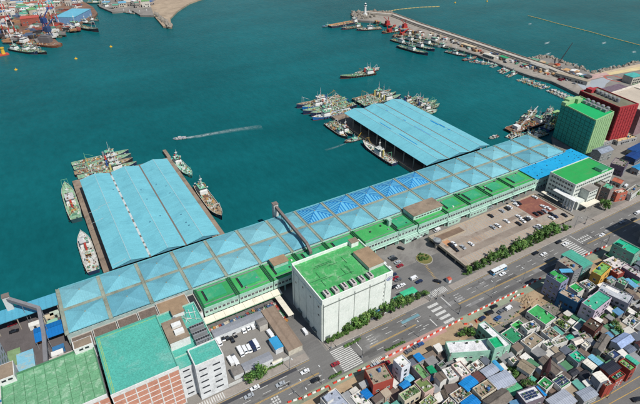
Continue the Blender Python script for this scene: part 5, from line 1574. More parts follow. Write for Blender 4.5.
# ================================================================ TREES AND SHRUBS
def leaf_mat(name, c):
    m = mat(name, c, .7, .35, .5, albedo=True, fine=.3, rnd=.28)
    return m
leafs = [leaf_mat('leaf_dark', (.036, .095, .020)), leaf_mat('leaf_mid', (.068, .150, .030)), leaf_mat('leaf_light', (.13, .21, .05))]
bark = mat('bark', (.09, .07, .05), .95, .2, 1.0, albedo=True)
def crown_mesh(seed, n=620, squash=.85):
    rr = random.Random(seed)
    b = MB()
    cl = []
    for k in range(11):
        a = rr.uniform(0, 6.283); r = rr.uniform(.15, .72); z = rr.uniform(-.5, .62)
        cl.append((r * math.cos(a) * (1 - abs(z) * .45), r * math.sin(a) * (1 - abs(z) * .45), z * squash, rr.uniform(.28, .5), rr.choice([0, 0, 1, 1, 1, 2])))
    for k in range(n):
        x, y, z, r, mi = cl[k % len(cl)]
        d = Vector((rr.gauss(0, 1), rr.gauss(0, 1), rr.gauss(0, 1))).normalized() * r * rr.uniform(.55, 1.08)
        p = Vector((x, y, z)) + d
        nrm = (d.normalized() + Vector((rr.uniform(-.6, .6), rr.uniform(-.6, .6), rr.uniform(-.2, .7)))).normalized()
        q = nrm.to_track_quat('Z', 'Y')
        s = rr.uniform(.07, .14); an = rr.uniform(0, 6.28)
        pts = [p + q @ Vector((s * rr.uniform(.7, 1.2) * math.cos(an + t), s * rr.uniform(.7, 1.2) * math.sin(an + t), 0)) for t in (0, 1.57, 3.14, 4.71)]
        b.face(pts, mi if rr.random() < .75 else rr.choice([0, 1, 2]))
    return b.data('crown', leafs)
CROWNS = [crown_mesh(s) for s in (1, 2, 3, 4, 5)]
def trunk_mesh(seed):
    rr = random.Random(seed); b = MB()
    b.bar((0, 0, 0), (0, 0, .5), .055, 0, .04, 7)
    for k in range(5):
        a = 6.28 * k / 5 + rr.uniform(-.4, .4)
        b.bar((0, 0, rr.uniform(.34, .5)), (.3 * math.cos(a), .3 * math.sin(a), rr.uniform(.62, .85)), .03, 0, .01, 5)
    return b.data('trunk', bark)
TRUNKS = [trunk_mesh(s) for s in (1, 2, 3)]
def tree(x, y, h, w_, label, group=None, z=0, name='tree', cat='tree'):
    t = thing(name, label, cat, (x, y, z), 0, group)
    i = int(U(0, 4.99))
    put('trunk', TRUNKS[i % 3], t, (0, 0, 0), U(0, 6), (h, h, h))
    put('crown', CROWNS[i], t, (0, 0, h * .6), U(0, 6.28), (w_ / 2 * 1.05, w_ / 2 * 1.05, h * .48))
    return t
def shrub(x, y, h, w_, label, group=None, z=0, name='shrub'):
    t = thing(name, label, 'shrub', (x, y, z), 0, group)
    i = int(U(0, 4.99))
    b = TRUNKS[i % 3]
    put('stem', b, t, (0, 0, 0), U(0, 6), (h * .6, h * .6, h * .6))
    put('foliage', CROWNS[i], t, (0, 0, h * .5), U(0, 6.28), (w_ / 2, w_ / 2, h * .55))
    return t
ORD2 = ['first', 'second', 'third', 'fourth', 'fifth', 'sixth', 'seventh', 'eighth', 'ninth', 'tenth', 'eleventh', 'twelfth', 'thirteenth', 'fourteenth', 'fifteenth', 'sixteenth', 'seventeenth']
ROADTREES = [(468, 271.5, 5, 5), (476, 268, 7.5, 7), (483, 264.5, 5.5, 5), (490, 261.5, 8, 8), (498, 258, 7, 6), (504, 255.5, 8.5, 8.5), (512, 252, 6, 6), (518, 249, 9.5, 9), (528, 245.5, 8, 7.5), (535, 242, 10, 9), (542, 239, 9, 8.5), (549, 235.5, 11, 11), (557, 231.5, 6, 6.5), (564, 229, 4.5, 5)]
for k, (u, v, h, w_) in enumerate(ROADTREES):
    p = gp(u, v + 1.5, 0)
    tree(p.x, min(p.y, 149.6), h, w_, ORD2[k] + ' street tree from the left in the row between parking deck and road', 'street trees along the parking deck')
for k in range(34):
    p = gp(464 + k * 3.3, 274.5 - k * 1.38 + U(-1, 1.5), 0)
    shrub(p.x, min(max(p.y, 146.6), 149.6), U(.9, 2.2), U(1.6, 3.0), 'low shrub at the foot of the parking deck trees', 'shrubs under the parking deck trees')
for k in range(26):
    shrub(91 + k * 1.0, U(145.4, 146.8), U(2.2, 3.6), U(2, 2.8), 'clipped shrub in the hedge against the white cold store', 'hedge of the white cold store')
for k, (u, v, h, w_) in enumerate(((349, 334, 7, 5.5), (357, 331, 8.5, 7), (364, 328.5, 9.5, 8), (371, 324, 9, 8), (379, 321, 8, 7), (386, 318.5, 9, 7.5), (394, 315, 8, 7), (402, 311, 8.5, 7), (409, 307, 6, 6), (415, 304, 5, 5), (421, 301, 4.5, 4.5), (428, 299, 4, 4.5))):
    p = gp(u, v, 0)
    tree(p.x, max(146.6, p.y - 1), h, w_, ORD2[k] + ' tree from the left in the row before the white cold store', 'trees in front of the white cold store')
for nm, (u, v, h, w_) in {'left round tree by the lorry yard wall': (250, 383, 7.5, 7), 'right round tree by the lorry yard wall': (261, 378, 8.5, 7.5)}.items():
    p = gp(u, v, 0); tree(p.x, p.y, h, w_, nm, None)
for k in range(16):
    a, r = U(0, 6.28), U(.5, 4.4)
    shrub(RBT.x + r * math.cos(a), RBT.y + r * math.sin(a), U(.9, 2.2), U(1.3, 2.4), 'small shrub planted on the roundabout', 'roundabout shrubs', .4)
def hedge_line(a, c, n, h, w_, label, group, z=0.1):
    a, c = gp(*a), gp(*c)
    for k in range(n):
        p = a + (c - a) * (k / (n - 1)); shrub(p.x + U(-.3, .3), p.y + U(-.3, .3), h * U(.8, 1.2), w_ * U(.9, 1.2), label, group, z)
hedge_line((330.5, 378.5), (341, 373), 14, 1.2, 1.5, 'clipped shrub in the short hedge left of the crossing', 'hedge left of the crossing')
hedge_line((386, 351), (404, 342.5), 20, 1.1, 1.4, 'clipped shrub in the road edge hedge beside the pink pavement', 'hedge beside the pink pavement')
hedge_line((345, 347), (360, 339.5), 16, 1.2, 1.6, 'clipped shrub on the far pavement right of the crossing', 'far side hedge')
hedge_line((263, 372), (283, 363), 18, 1.1, 1.4, 'clipped shrub on the verge right of the round trees', 'verge hedge')
for u, v, h, w_, lb in ((560, 327, 4, 4.5, 'bush at the courtyard wall left of the lilac apartment'), (565, 322, 4.5, 4, 'bush squeezed beside the blue apartment'),
    (609, 318, 5, 5, 'broad bush behind the dark rusty roof'), (615, 315, 5, 5, 'bush in the green bank behind the lilac apartment'), (621, 312, 5, 5, 'bush below the long grey block'), (603, 321, 4, 5, 'first bush of the bank beside the lilac apartment'),
    (612, 329, 6, 5, 'bush by the alley steps'), (616, 336, 7, 6, 'tall bush left of the periwinkle roof'), (592, 341, 4, 4, 'bush beside the tiny cream box house'),
    (516, 378, 5, 6, 'bush above the mint green roof'), (521, 386, 6, 6.5, 'dense bush between lavender and teal roofs'), (527, 388, 6, 6, 'bush right of the mint green roof'), (512, 373, 4, 5, 'bush behind the lavender roof'), (573, 330, 3.5, 4, 'bush by the yellowish courtyard'), (576, 335, 3.5, 4, 'bush below the yellowish courtyard'),
    (582, 206, 6, 5, 'tree beside the office stair wing'), (605, 210, 8, 6.5, 'tree at the right end of the gate canopy'), (601, 206, 6, 5, 'smaller tree behind the gate canopy'), (634, 281, 4, 4, 'bush at the right edge of the village'), (530, 315, 3, 3.5, 'bush on the edge of the wide grass green roof lot'), (466, 334, 4.5, 4.5, 'dark bush in the courtyard of the mint wings'), (461, 337, 4, 4, 'small dark bush at the mouth of the mint courtyard'), (471, 336, 5, 4.5, 'dark bush deep in the mint courtyard'), (443, 368, 3, 3.5, 'bush on the white terrace edge'), (637, 320, 5, 5, 'bush beside the pale grey house'), (628, 345, 3, 3.5, 'bush below the slate roof'), (636, 196, 5, 4.5, 'tree beside the pale shop row'), (587, 205, 5, 4, 'small tree left of the gate canopy'), (206, 376, 2.5, 2.5, 'shrub at the foot of the white refrigeration block'), (208, 340, 4, 3, 'shrub beside the cooling units')):  # the three mint courtyard bushes are stand-ins for dark shapes there
    p = gp(u, v, 0); tree(p.x, p.y, h, w_, lb, None)
# weeds and small greenery between the houses
b = MB()
for k in range(2600):
    p = gp(U(440, 640), U(300, 400), 0)
    if p.y > 112 or R() < .3 or in_poly(p.x, p.y, r2): continue
    s = U(.15, .45); a = U(0, 6.28)
    b.face([(p.x + s * math.cos(a + t), p.y + s * math.sin(a + t), .1 + U(0, .5)) for t in (0, 1.6, 3.1, 4.7)], int(U(0, 2.99)))
stuff(b.build('weeds', leafs))
b = MB()
for k in range(900):
    p = gp(U(300, 640), U(262, 404), 0)
    if p.y > 113 or in_poly(p.x, p.y, r2): continue
    s = U(.15, .6); q = U(.15, .5); x, y = p.x, p.y
    b.box(x - s, x + s, y - q, y + q, .02, U(.3, 1.4), int(U(0, 7.99)))
stuff(b.build('yard_clutter', clutter_mats))

# ================================================================ VEHICLES
CAR = {}
COLS = {'white': (236, 238, 240), 'black': (34, 36, 42), 'silver': (172, 178, 184), 'grey': (104, 108, 114), 'red': (150, 34, 48), 'blue': (52, 92, 150), 'dark blue': (40, 52, 84), 'orange': (206, 116, 52)}
def car_meshes(c, kind):
    k = (c, kind)
    if k in CAR: return CAR[k]
    p = gloss(COLS[c])
    b = MB()
    hw = .9
    def profile(pts, w0, mi=0, taper=0):
        for s in (-1, 1):
            q = [(x, s * (w0 - (taper if z > 1.2 else 0)), z) for x, z in pts]
            b.face(q if s < 0 else q[::-1], mi)
        n = len(pts)
        for i in range(n):
            j = (i + 1) % n
            y0 = w0 - (taper if pts[i][1] > 1.2 else 0); y1 = w0 - (taper if pts[j][1] > 1.2 else 0)
            b.face([(pts[i][0], -y0, pts[i][1]), (pts[i][0], y0, pts[i][1]), (pts[j][0], y1, pts[j][1]), (pts[j][0], -y1, pts[j][1])], mi)
    g = MB()
    if kind == 'car':
        profile([(-2.25, .35), (2.2, .35), (2.3, .6), (2.2, .82), (1.25, .95), (-1.75, 1.0), (-2.3, .95)], hw)
        profile([(-1.45, .98), (.95, .94), (.35, 1.42), (-1.05, 1.45)], hw - .06, 0, .12)
        for s in (-1, 1):
            q = [(-1.2, s * (hw - .05), 1.02), (.7, s * (hw - .05), 1.0), (.28, s * (hw - .15), 1.36), (-.98, s * (hw - .15), 1.38)]
            g.face(q if s < 0 else q[::-1])
        g.face([(.97, -.72, .99), (.97, .72, .99), (.42, .62, 1.41), (.42, -.62, 1.41)]); g.face([(-1.49, .72, 1.02), (-1.49, -.72, 1.02), (-1.1, -.62, 1.43), (-1.1, .62, 1.43)])
        wx, L = 1.35, 4.5
    elif kind == 'van':
        profile([(-2.4, .4), (2.4, .4), (2.5, .8), (2.1, 1.15), (1.6, 1.95), (-2.4, 2.0)], .92, 0, .08)
        g.face([(2.13, -.75, 1.2), (2.13, .75, 1.2), (1.66, .7, 1.85), (1.66, -.7, 1.85)])
        for s in (-1, 1):
            q = [(.4, s * .93, 1.2), (1.8, s * .93, 1.2), (1.5, s * .9, 1.75), (.4, s * .9, 1.75)]
            g.face(q if s < 0 else q[::-1])
        wx, L = 1.5, 4.9
    else:
        profile([(1.3, .5), (2.9, .5), (3.0, 1.2), (2.7, 1.35), (2.4, 2.1), (1.3, 2.15)], .95)
        g.face([(2.74, -.8, 1.38), (2.74, .8, 1.38), (2.46, .75, 2.0), (2.46, -.75, 2.0)])
        for s in (-1, 1):
            q = [(1.6, s * .96, 1.35), (2.6, s * .96, 1.35), (2.4, s * .96, 1.95), (1.6, s * .96, 1.95)]
            g.face(q if s < 0 else q[::-1])
        wx, L = 2.0, 6.2
    wm = MB()
    n = 10
    i0 = len(wm.v)
    for y in (-.11, .11): wm.v += [(.33 * math.cos(6.2832 * q / n), y, .33 + .33 * math.sin(6.2832 * q / n)) for q in range(n)]
    for q in range(n): wm.f.append((q, (q + 1) % n, n + (q + 1) % n, n + q)); wm.m.append(0)
    wm.f.append(tuple(range(n))); wm.m.append(0); wm.f.append(tuple(reversed(range(n, 2 * n)))); wm.m.append(0)
    bx = None
    if kind == 'truck':
        bx = MB(); bx.box(-3.1, 1.15, -1.02, 1.02, .75, 2.55); bx.box(-3.0, 1.2, -.4, .4, .45, .75)
        bx = bx.data('cargo_box', gloss(COLS[c]) if c != 'blue' else gloss(COLS['white']))
    CAR[k] = (b.data('body', p), g.data('windows', glass), wm.data('wheel', rubber), bx, wx)
    return CAR[k]
def car(x, y, z, rz, c, label, kind='car', group=None, s=1.0):
    bd, gl, wh, bx, wx = car_meshes(c, kind)
    t = thing({'car': 'car', 'van': 'van', 'truck': 'lorry'}[kind], label, {'car': 'car', 'van': 'van', 'truck': 'lorry'}[kind], (x, y, z), rz, group)
    t.scale = (s, s, s)
    put('body' if kind != 'truck' else 'cab', bd, t); put('windows', gl, t)
    if bx: put('cargo_box', bx, t)
    for sx in (-1, 1):
        for sy in (-1, 1): put('wheel', wh, t, (sx * wx, sy * .84, 0))
    return t
ORD = ['first', 'second', 'third', 'fourth', 'fifth', 'sixth', 'seventh', 'eighth', 'ninth', 'tenth', 'eleventh', 'twelfth', 'thirteenth', 'fourteenth', 'fifteenth']
def zone(items, z, ang, where, group):
    """cars of one place, listed from left to right; each is named by colour, place and order"""
    items = sorted(items, key=lambda q: q[0])
    cnt = {}
    tot = {}
    for u, v, c, k in items: tot[(c, k)] = tot.get((c, k), 0) + 1
    for u, v, c, k in items:
        i = cnt.get((c, k), 0); cnt[(c, k)] = i + 1
        p = gp(u, v, z + .7)
        nm = {'car': 'car', 'van': 'van', 'truck': 'box lorry'}[k]
        lab = ('%s %s %s' % (c, nm, where)) if tot[(c, k)] == 1 else ('%s %s %s from left, %s' % (ORD[i], c, nm, where))
        a = ang + (math.pi if R() < .5 else 0) + U(-.03, .03) if not callable(ang) else ang(p)
        car(p.x, p.y, z, a, c, lab, k, group)
H2 = math.pi / 2
def roadang(p): return U(-.02, .02) + (math.pi if p.y > yc(p.x) else 0)
zone([(305, 371.4, 'white', 'car'), (315.4, 379.6, 'black', 'car'), (280.4, 384, 'silver', 'car'), (254.7, 387.7, 'white', 'car'), (248.9, 395.7, 'silver', 'car'), (335.5, 363.8, 'red', 'car'), (502.5, 273.9, 'white', 'car'), (558.6, 241.8, 'black', 'car'), (565.5, 244, 'white', 'car'), (535.4, 253, 'black', 'car'), (543.7, 254, 'white', 'car'), (602, 235, 'white', 'car'), (637.5, 213, 'white', 'van'), (634, 219, 'black', 'car'), (622, 222, 'silver', 'car')], .03, roadang, 'driving on the main road', 'cars on the main road')
zone([(437.5, 281, 'black', 'car'), (401, 248, 'black', 'car')], .03, lambda p: -.9 + U(-.1, .1), 'driving on the entrance loop', 'cars on the entrance loop')
zone([(391.6, 257, 'grey', 'car'), (394.2, 258.8, 'black', 'car'), (397.7, 262, 'silver', 'car'), (400, 265.5, 'red', 'car'), (383, 263.5, 'white', 'car'), (387.8, 267.8, 'white', 'car'), (393.3, 274.4, 'dark blue', 'car'), (395.4, 278, 'red', 'car'), (398, 279.5, 'grey', 'car'), (414, 278, 'white', 'van'), (419, 281.3, 'dark blue', 'car'), (394.2, 286.6, 'black', 'car'), (402, 285, 'white', 'car'), (399, 286.5, 'white', 'car'), (405, 296.5, 'blue', 'car')], .035, 0.0, 'parked right of the white cold store', 'cars parked beside the white cold store')
zone([(413.6, 239, 'black', 'car'), (424.5, 234.5, 'black', 'car'), (421.5, 235.5, 'white', 'car'), (452.5, 221, 'black', 'car'), (471.6, 211.8, 'white', 'car'), (468.5, 213, 'black', 'car'), (490.7, 206.6, 'silver', 'car'), (437, 230, 'white', 'van'), (505, 200, 'black', 'car'), (514, 197, 'grey', 'car')], .03, 0.1, 'parked against the auction building', 'cars along the auction building')
zone([(450.8, 245, 'black', 'car'), (453.9, 243.6, 'white', 'car'), (462.9, 247, 'silver', 'car'), (471, 243.6, 'white', 'car'), (456, 249.3, 'black', 'car'), (492.7, 227, 'silver', 'car'), (498, 225.4, 'white', 'car'), (506.8, 221, 'white', 'car'), (490.7, 215.5, 'black', 'car'), (501.9, 210.7, 'silver', 'car'), (507, 208.4, 'black', 'car'), (509.6, 206.9, 'white', 'car')], dz, H2, 'on the left half of the parking deck', 'cars on the left half of the deck')
zone([(515.8, 204.4, 'white', 'car'), (518.9, 203, 'black', 'car'), (514, 201.5, 'silver', 'car'), (518.7, 216.4, 'white', 'car'), (518.7, 223.5, 'black', 'car'), (523, 220.7, 'white', 'car'), (526.4, 219.1, 'black', 'car'), (529.6, 217.6, 'white', 'car'), (534.8, 197, 'white', 'car'), (536, 213.8, 'black', 'car'), (536.6, 227.6, 'silver', 'car'), (540, 226.2, 'white', 'car')], dz, H2, 'in the middle of the parking deck', 'cars in the middle of the deck')
zone([(543, 206.3, 'white', 'car'), (548, 207.9, 'white', 'car'), (540.5, 212.6, 'black', 'car'), (564.6, 215, 'black', 'car'), (551.7, 217.6, 'white', 'car'), (545, 211, 'silver', 'car'), (551, 213.6, 'black', 'car'), (555, 216, 'dark blue', 'car')], dz, H2, 'on the maroon end of the parking deck', 'cars on the maroon end of the deck')
zone([(219, 342, 'white', 'truck'), (222.5, 337.8, 'black', 'van'), (226.8, 336.8, 'black', 'car'), (232, 339.2, 'black', 'car'), (234.6, 334.3, 'black', 'car'), (243.3, 329.8, 'white', 'van'), (247.4, 327, 'white', 'van'), (252, 326, 'white', 'van'), (256.1, 323.6, 'white', 'van')], .02, H2, 'in the rear row of the lorry yard', 'vehicles in the rear row of the lorry yard')
zone([(240.8, 352.4, 'white', 'truck'), (245, 350, 'white', 'van'), (249.2, 348.9, 'white', 'van'), (253, 347.2, 'dark blue', 'truck'), (256.4, 345.4, 'white', 'truck')], .02, H2, 'in the middle row of the lorry yard', 'vehicles in the middle row of the lorry yard')
zone([(230.5, 361, 'white', 'truck'), (236, 362.5, 'white', 'truck'), (234, 357, 'grey', 'car'), (271, 335.5, 'white', 'truck'), (274, 346, 'white', 'truck')], .02, H2 + .05, 'at the edges of the lorry yard', 'vehicles at the edges of the lorry yard')
zone([(304.6, 331.5, 'white', 'van'), (280.4, 315.3, 'white', 'car')], .03, H2, 'standing in the alley of the white cold store', 'vehicles in the alley')
zone([(494, 306.3, 'black', 'car'), (489.8, 312.7, 'black', 'van'), (501, 311.3, 'grey', 'car'), (508.7, 308, 'white', 'van'), (482.4, 318.2, 'dark blue', 'car'), (498, 317.9, 'blue', 'car')], .04, lambda p: U(-.1, .2), 'on the tarmac apron behind the barriers', 'cars on the tarmac apron')
zone([(420, 344.2, 'blue', 'car'), (416.5, 346, 'grey', 'car'), (408.6, 350.8, 'grey', 'car'), (386, 362.8, 'red', 'car'), (375, 364.4, 'silver', 'car')], .03, lambda p: U(-.15, .15), 'parked inside the roadworks barriers', 'cars inside the roadworks')
zone([(632, 247, 'silver', 'car'), (622, 251, 'black', 'car'), (637, 399, 'black', 'car'), (626, 186, 'white', 'van'), (618, 181, 'blue', 'car'), (12, 324, 'red', 'car'), (14, 331, 'black', 'car'), (42, 341, 'orange', 'car')], .03, lambda p: U(-.4, .4), 'standing near the picture edge', 'cars near the picture edges')
for k in range(26):
    u, v = random.choice([(438, 40), (455, 45), (472, 51), (490, 57), (508, 63), (522, 68), (536, 73), (548, 77), (560, 82), (575, 88), (568, 85)])
    p = gp(u + U(-5, 8), v + U(-3, 0), .02)
    car(p.x, p.y, .02, U(1.2, 1.9), random.choice(['white', 'black', 'silver', 'blue', 'red']), 'small car parked on the breakwater quay', 'car', 'cars on the breakwater quay')
# city bus
p = gp(499, 270.6, 1.2)
bs = thing('bus', 'white and blue city bus in the kerb lane by the roadside trees', 'bus', (p.x, 139.9, .03), math.pi)
b = MB(); b.box(-5.6, 5.6, -1.25, 1.25, .45, 3.1); b.build('body', gloss((232, 238, 240)), bs)
b = MB(); b.box(-5.63, -3.2, -1.27, 1.27, .42, 2.0); b.box(4.2, 5.63, -1.27, 1.27, .42, 1.7); b.build('blue_panels', gloss((60, 150, 200)), bs)
for sy in (-1, 1):
    for k in range(6):
        b = MB(); b.box(-.75, .75, -.02, .02, -.5, .5); b.build('window', glass, bs, (-4.5 + k * 1.75, sy * 1.27, 2.25))
b = MB(); b.box(5.6, 5.64, -1.1, 1.1, 1.5, 2.8); b.build('windscreen', glass, bs)
b = MB(); b.box(-2.6, -.6, -.8, .8, 3.1, 3.35); b.build('roof_unit', white, bs)
for sx in (-3.6, 3.6):
    for sy in (-1.1, 1.1): put('wheel', car_meshes('white', 'truck')[2], bs, (sx, sy, 0), 0, 1.4)

# ================================================================ ROADWORKS, POLES
def barrier_mesh(c):
    b = MB()
    pr = [(-.3, 0), (.3, 0), (.26, .25), (.12, .5), (.1, 1.0), (-.1, 1.0), (-.12, .5), (-.26, .25)]
    n = len(pr)
    for s in (-.9, .9): b.v += [(s, y, z) for y, z in pr]
    for i in range(n):
        j = (i + 1) % n
        b.f.append((i, n + i, n + j, j)); b.m.append(0)
    b.f.append(tuple(range(n))); b.m.append(0); b.f.append(tuple(reversed(range(n, 2 * n)))); b.m.append(0)
    return b.data('road_barrier', paint(c, .5))
BAR = [barrier_mesh((222, 70, 52)), barrier_mesh((236, 232, 226))]
ROWS = [('row at the bottom left of the roadworks', [(287, 403), (303, 398), (329, 386)]), ('short turned row by the dark hut', [(329, 386), (331, 391)]), ('row below the short hedge', [(333, 384), (352, 374.5)]), ('row facing the crossing', [(357, 372), (370, 366)]), ('row along the pink pavement', [(381, 360), (420, 341), (463, 318.5)]), ('curved row at the courtyard gate', [(463, 324.5), (468, 324), (474, 326)]), ('pair in front of the mint wing', [(475, 320), (477, 323)]), ('long row along the green pavement', [(468, 315.5), (517, 291.5)]), ('curved row round the earth heap', [(510, 302), (516, 296), (524, 293.5)]), ('row beside the slate lilac block', [(523, 288), (541, 278.5)]), ('row in front of the low white roof', [(585, 255.5), (607, 246)])]
for where, pl in ROWS:
    P = [gp(u, v, .03) for u, v in pl]
    i = 0
    for a, c in zip(P[:-1], P[1:]):
        d = c - a; n = max(1, int(d.length / 2.05)); rz = math.atan2(d.y, d.x)
        for k in range(n):
            p = a + d * ((k + .5) / n); cc = i % 2; i += 1
            z0 = .14 if (-1 < 0 and 119.5 < p.y < 125.6 and p.x < 101) else .03
            o = put('road_barrier', BAR[cc], None, (p.x, p.y, z0), rz)
            tag(o, '%s plastic road barrier in the %s' % (('red', 'white')[cc], where), 'barrier', '%s barriers, %s' % (('red', 'white')[cc], where))
def lamp_pole(u, v, h, arms, label):
    p = gp(u, v, .03)
    t = thing('street_lamp', label, 'street lamp', (p.x, p.y, .03), 0)
    b = MB(); b.cyl(0, 0, 0, h, .16, .09, 8); b.build('pole', steel, t)
    b = MB(); b.cyl(0, 0, 0, .6, .3, .26, 8); b.build('base', concrete, t)
    for s in arms:
        b = MB(); b.bar((0, 0, h - .1), (0, s * 2.2, h + .3), .06); b.build('arm', steel, t)
        b = MB(); b.box(-.2, .2, s * 2.1 - .1, s * 2.1 + .9 * s + .1, h + .22, h + .38) if s > 0 else b.box(-.2, .2, s * 3.0 - .1, s * 2.1 + .1, h + .22, h + .38); b.build('lamp_head', white, t)
    return t
lamp_pole(303.6, 400.5, 11.5, (1, -1), 'double armed street lamp at the bottom end of the roadworks')
lamp_pole(322, 383.5, 9.5, (1,), 'street lamp by the short hedge left of the crossing')
lamp_pole(492, 297.5, 10, (1,), 'street lamp on the green pavement above the tarmac apron')
lamp_pole(522, 283.5, 10, (1,), 'street lamp beside the slate lilac block')
lamp_pole(598, 252, 10, (1,), 'street lamp beside the low white roof')
lamp_pole(290, 369.5, 10, (-1,), 'street lamp on the far pavement near the round trees')
lamp_pole(430, 301, 10, (-1,), 'street lamp at the market entrance corner')
lamp_pole(574, 228.5, 10, (-1,), 'street lamp at the right end of the deck trees')
lamp_pole(532, 190, 9, (-1,), 'street lamp at the far corner of the parking deck')
lamp_pole(419, 337, 9, (1,), 'street lamp on the pink pavement')
lamp_pole(608, 398, 9, (1,), 'street lamp beside the lower road')
def signal(u, v, label, s):
    p = gp(u, v, .03)
    t = thing('traffic_signal', label, 'traffic light', (p.x, p.y, .03), 0)
    b = MB(); b.cyl(0, 0, 0, 6.4, .14, .1, 8); b.build('pole', darkmetal, t)
    b = MB(); b.bar((0, 0, 5.9), (0, s * 5.5, 6.3), .07); b.build('arm', darkmetal, t)
    b = MB(); b.box(-.14, .14, s * 4.2 - .6, s * 4.2 + .6, 5.9, 6.3); b.build('lamp_box', darkmetal, t)
    b = MB(); b.box(-.35, .35, -.25, .25, 0, 1.3); b.build('cabinet', steel, t)
signal(362, 357.5, 'traffic signal at the near end of the left crossing', 1)
signal(331, 348.5, 'traffic signal at the far end of the left crossing', -1)
signal(459, 314, 'traffic signal at the near end of the middle crossing', 1)
signal(437, 299, 'traffic signal at the far end of the middle crossing', -1)
signal(607, 243.5, 'traffic signal at the near end of the right crossing', 1)
signal(585, 224, 'traffic signal at the far end of the right crossing', -1)
# utility poles among the houses
for k, (u, v) in enumerate(((448, 366), (487, 352), (538, 340), (577, 372), (596, 352), (560, 388), (610, 300), (556, 316))):
    p = gp(u, v, 0)
    t = thing('utility_pole', 'concrete utility pole ' + ('behind the white roof terrace', 'beside the mint tower', 'below the tan terraces', 'between charcoal roofs', 'beside the navy roof', 'at the lower road roofs', 'beside the yellow block', 'behind the yellowish courtyard')[k], 'utility pole', (p.x, p.y, 0), U(0, 3))
    b = MB(); b.cyl(0, 0, 0, 10, .18, .12, 7); b.build('pole', concrete, t)
    for z in (8.6, 9.4):
        b = MB(); b.box(-.9, .9, -.06, .06, z, z + .12); b.build('crossarm', darkmetal, t)
    b = MB(); b.cyl(.45, 0, 7.2, 8.1, .28, n=8); b.build('transformer', steel, t)
# pedestrians at the crossings are too few pixels to read in the photograph and are left out

# ================================================================ BOATS
def hull_mesh(L, B, hullc, fh, bowrise=1.0, boot=(122, 48, 44), square=False, deckc=(128, 140, 120)):
    b = MB()
    S = 12
    rows = []
    for i in range(S + 1):
        t = i / S
        if square: hb = B / 2 * (1 if t < .93 else 1 - (t - .93) * 4)
        else:
            hb = B / 2 * (.80 + .2 * min(1, t / .25)) if t < .6 else B / 2 * max(.05, 1 - ((t - .6) / .4) ** 3.0)
        x = -L / 2 + L * t
        gz = fh + bowrise * max(0, (t - .55) / .45) ** 2 + .15 * bowrise * max(0, (.15 - t) / .15)
        fl = .82 if not square else .98
        rows.append((x, hb, gz, fl))
    for i in range(S):
        x0, h0, g0, f0 = rows[i]; x1, h1, g1, f1 = rows[i + 1]
        for s in (-1, 1):
            def quad(q, mi): b.face(q if s < 0 else q[::-1], mi)
            xo0, xo1 = (x0 - (.5 if i > 9 else 0)), (x1 - (.5 if i >= 9 else 0))
            quad([(xo0, s * h0 * f0 * .9, -1), (xo1, s * h1 * f1 * .9, -1), (xo1, s * h1 * f1, .5), (xo0, s * h0 * f0, .5)], 1)
            quad([(xo0, s * h0 * f0, .5), (xo1, s * h1 * f1, .5), (x1, s * h1, g1), (x0, s * h0, g0)], 0)
            quad([(x0, s * h0, g0), (x1, s * h1, g1), (x1, s * max(.02, h1 - .22), g1), (x0, s * max(.02, h0 - .22), g0)], 2)
            quad([(x0, s * max(.02, h0 - .22), g0), (x1, s * max(.02, h1 - .22), g1), (x1, s * max(.02, h1 - .22), g1 - .9), (x0, s * max(.02, h0 - .22), g0 - .9)], 3)
        b.face([(x0, -max(.02, h0 - .22), g0 - .9), (x1, -max(.02, h1 - .22), g1 - .9), (x1, max(.02, h1 - .22), g1 - .9), (x0, max(.02, h0 - .22), g0 - .9)], 3)
    x0, h0, g0, f0 = rows[0]
    b.face([(x0, h0 * f0, -1), (x0, -h0 * f0, -1), (x0, -h0, g0), (x0, h0, g0)], 0)
    x1, h1, g1, f1 = rows[-1]
    if square: b.face([(x1, -h1 * f1, -1), (x1, h1 * f1, -1), (x1, h1, g1), (x1, -h1, g1)], 0)
    k = 'hull_%d_%d_%d' % hullc
    return b.data('hull', [mat(k, hullc, .5, .12, .2, stain=(112, 80, 66), stain_amt=.45, stain_scale=.3), paint(boot), paint((214, 216, 206)), mat('deck_%d_%d_%d' % deckc, deckc, .85, .25, .4, stain=(132, 104, 80), stain_amt=.7, stain_scale=.35)])
boat_gear = [paint((218, 220, 216)), paint((130, 180, 152)), paint((190, 150, 92)), paint((124, 96, 78)), paint((60, 66, 74)), paint((96, 142, 120)), paint((196, 196, 186)), paint((140, 84, 72))]
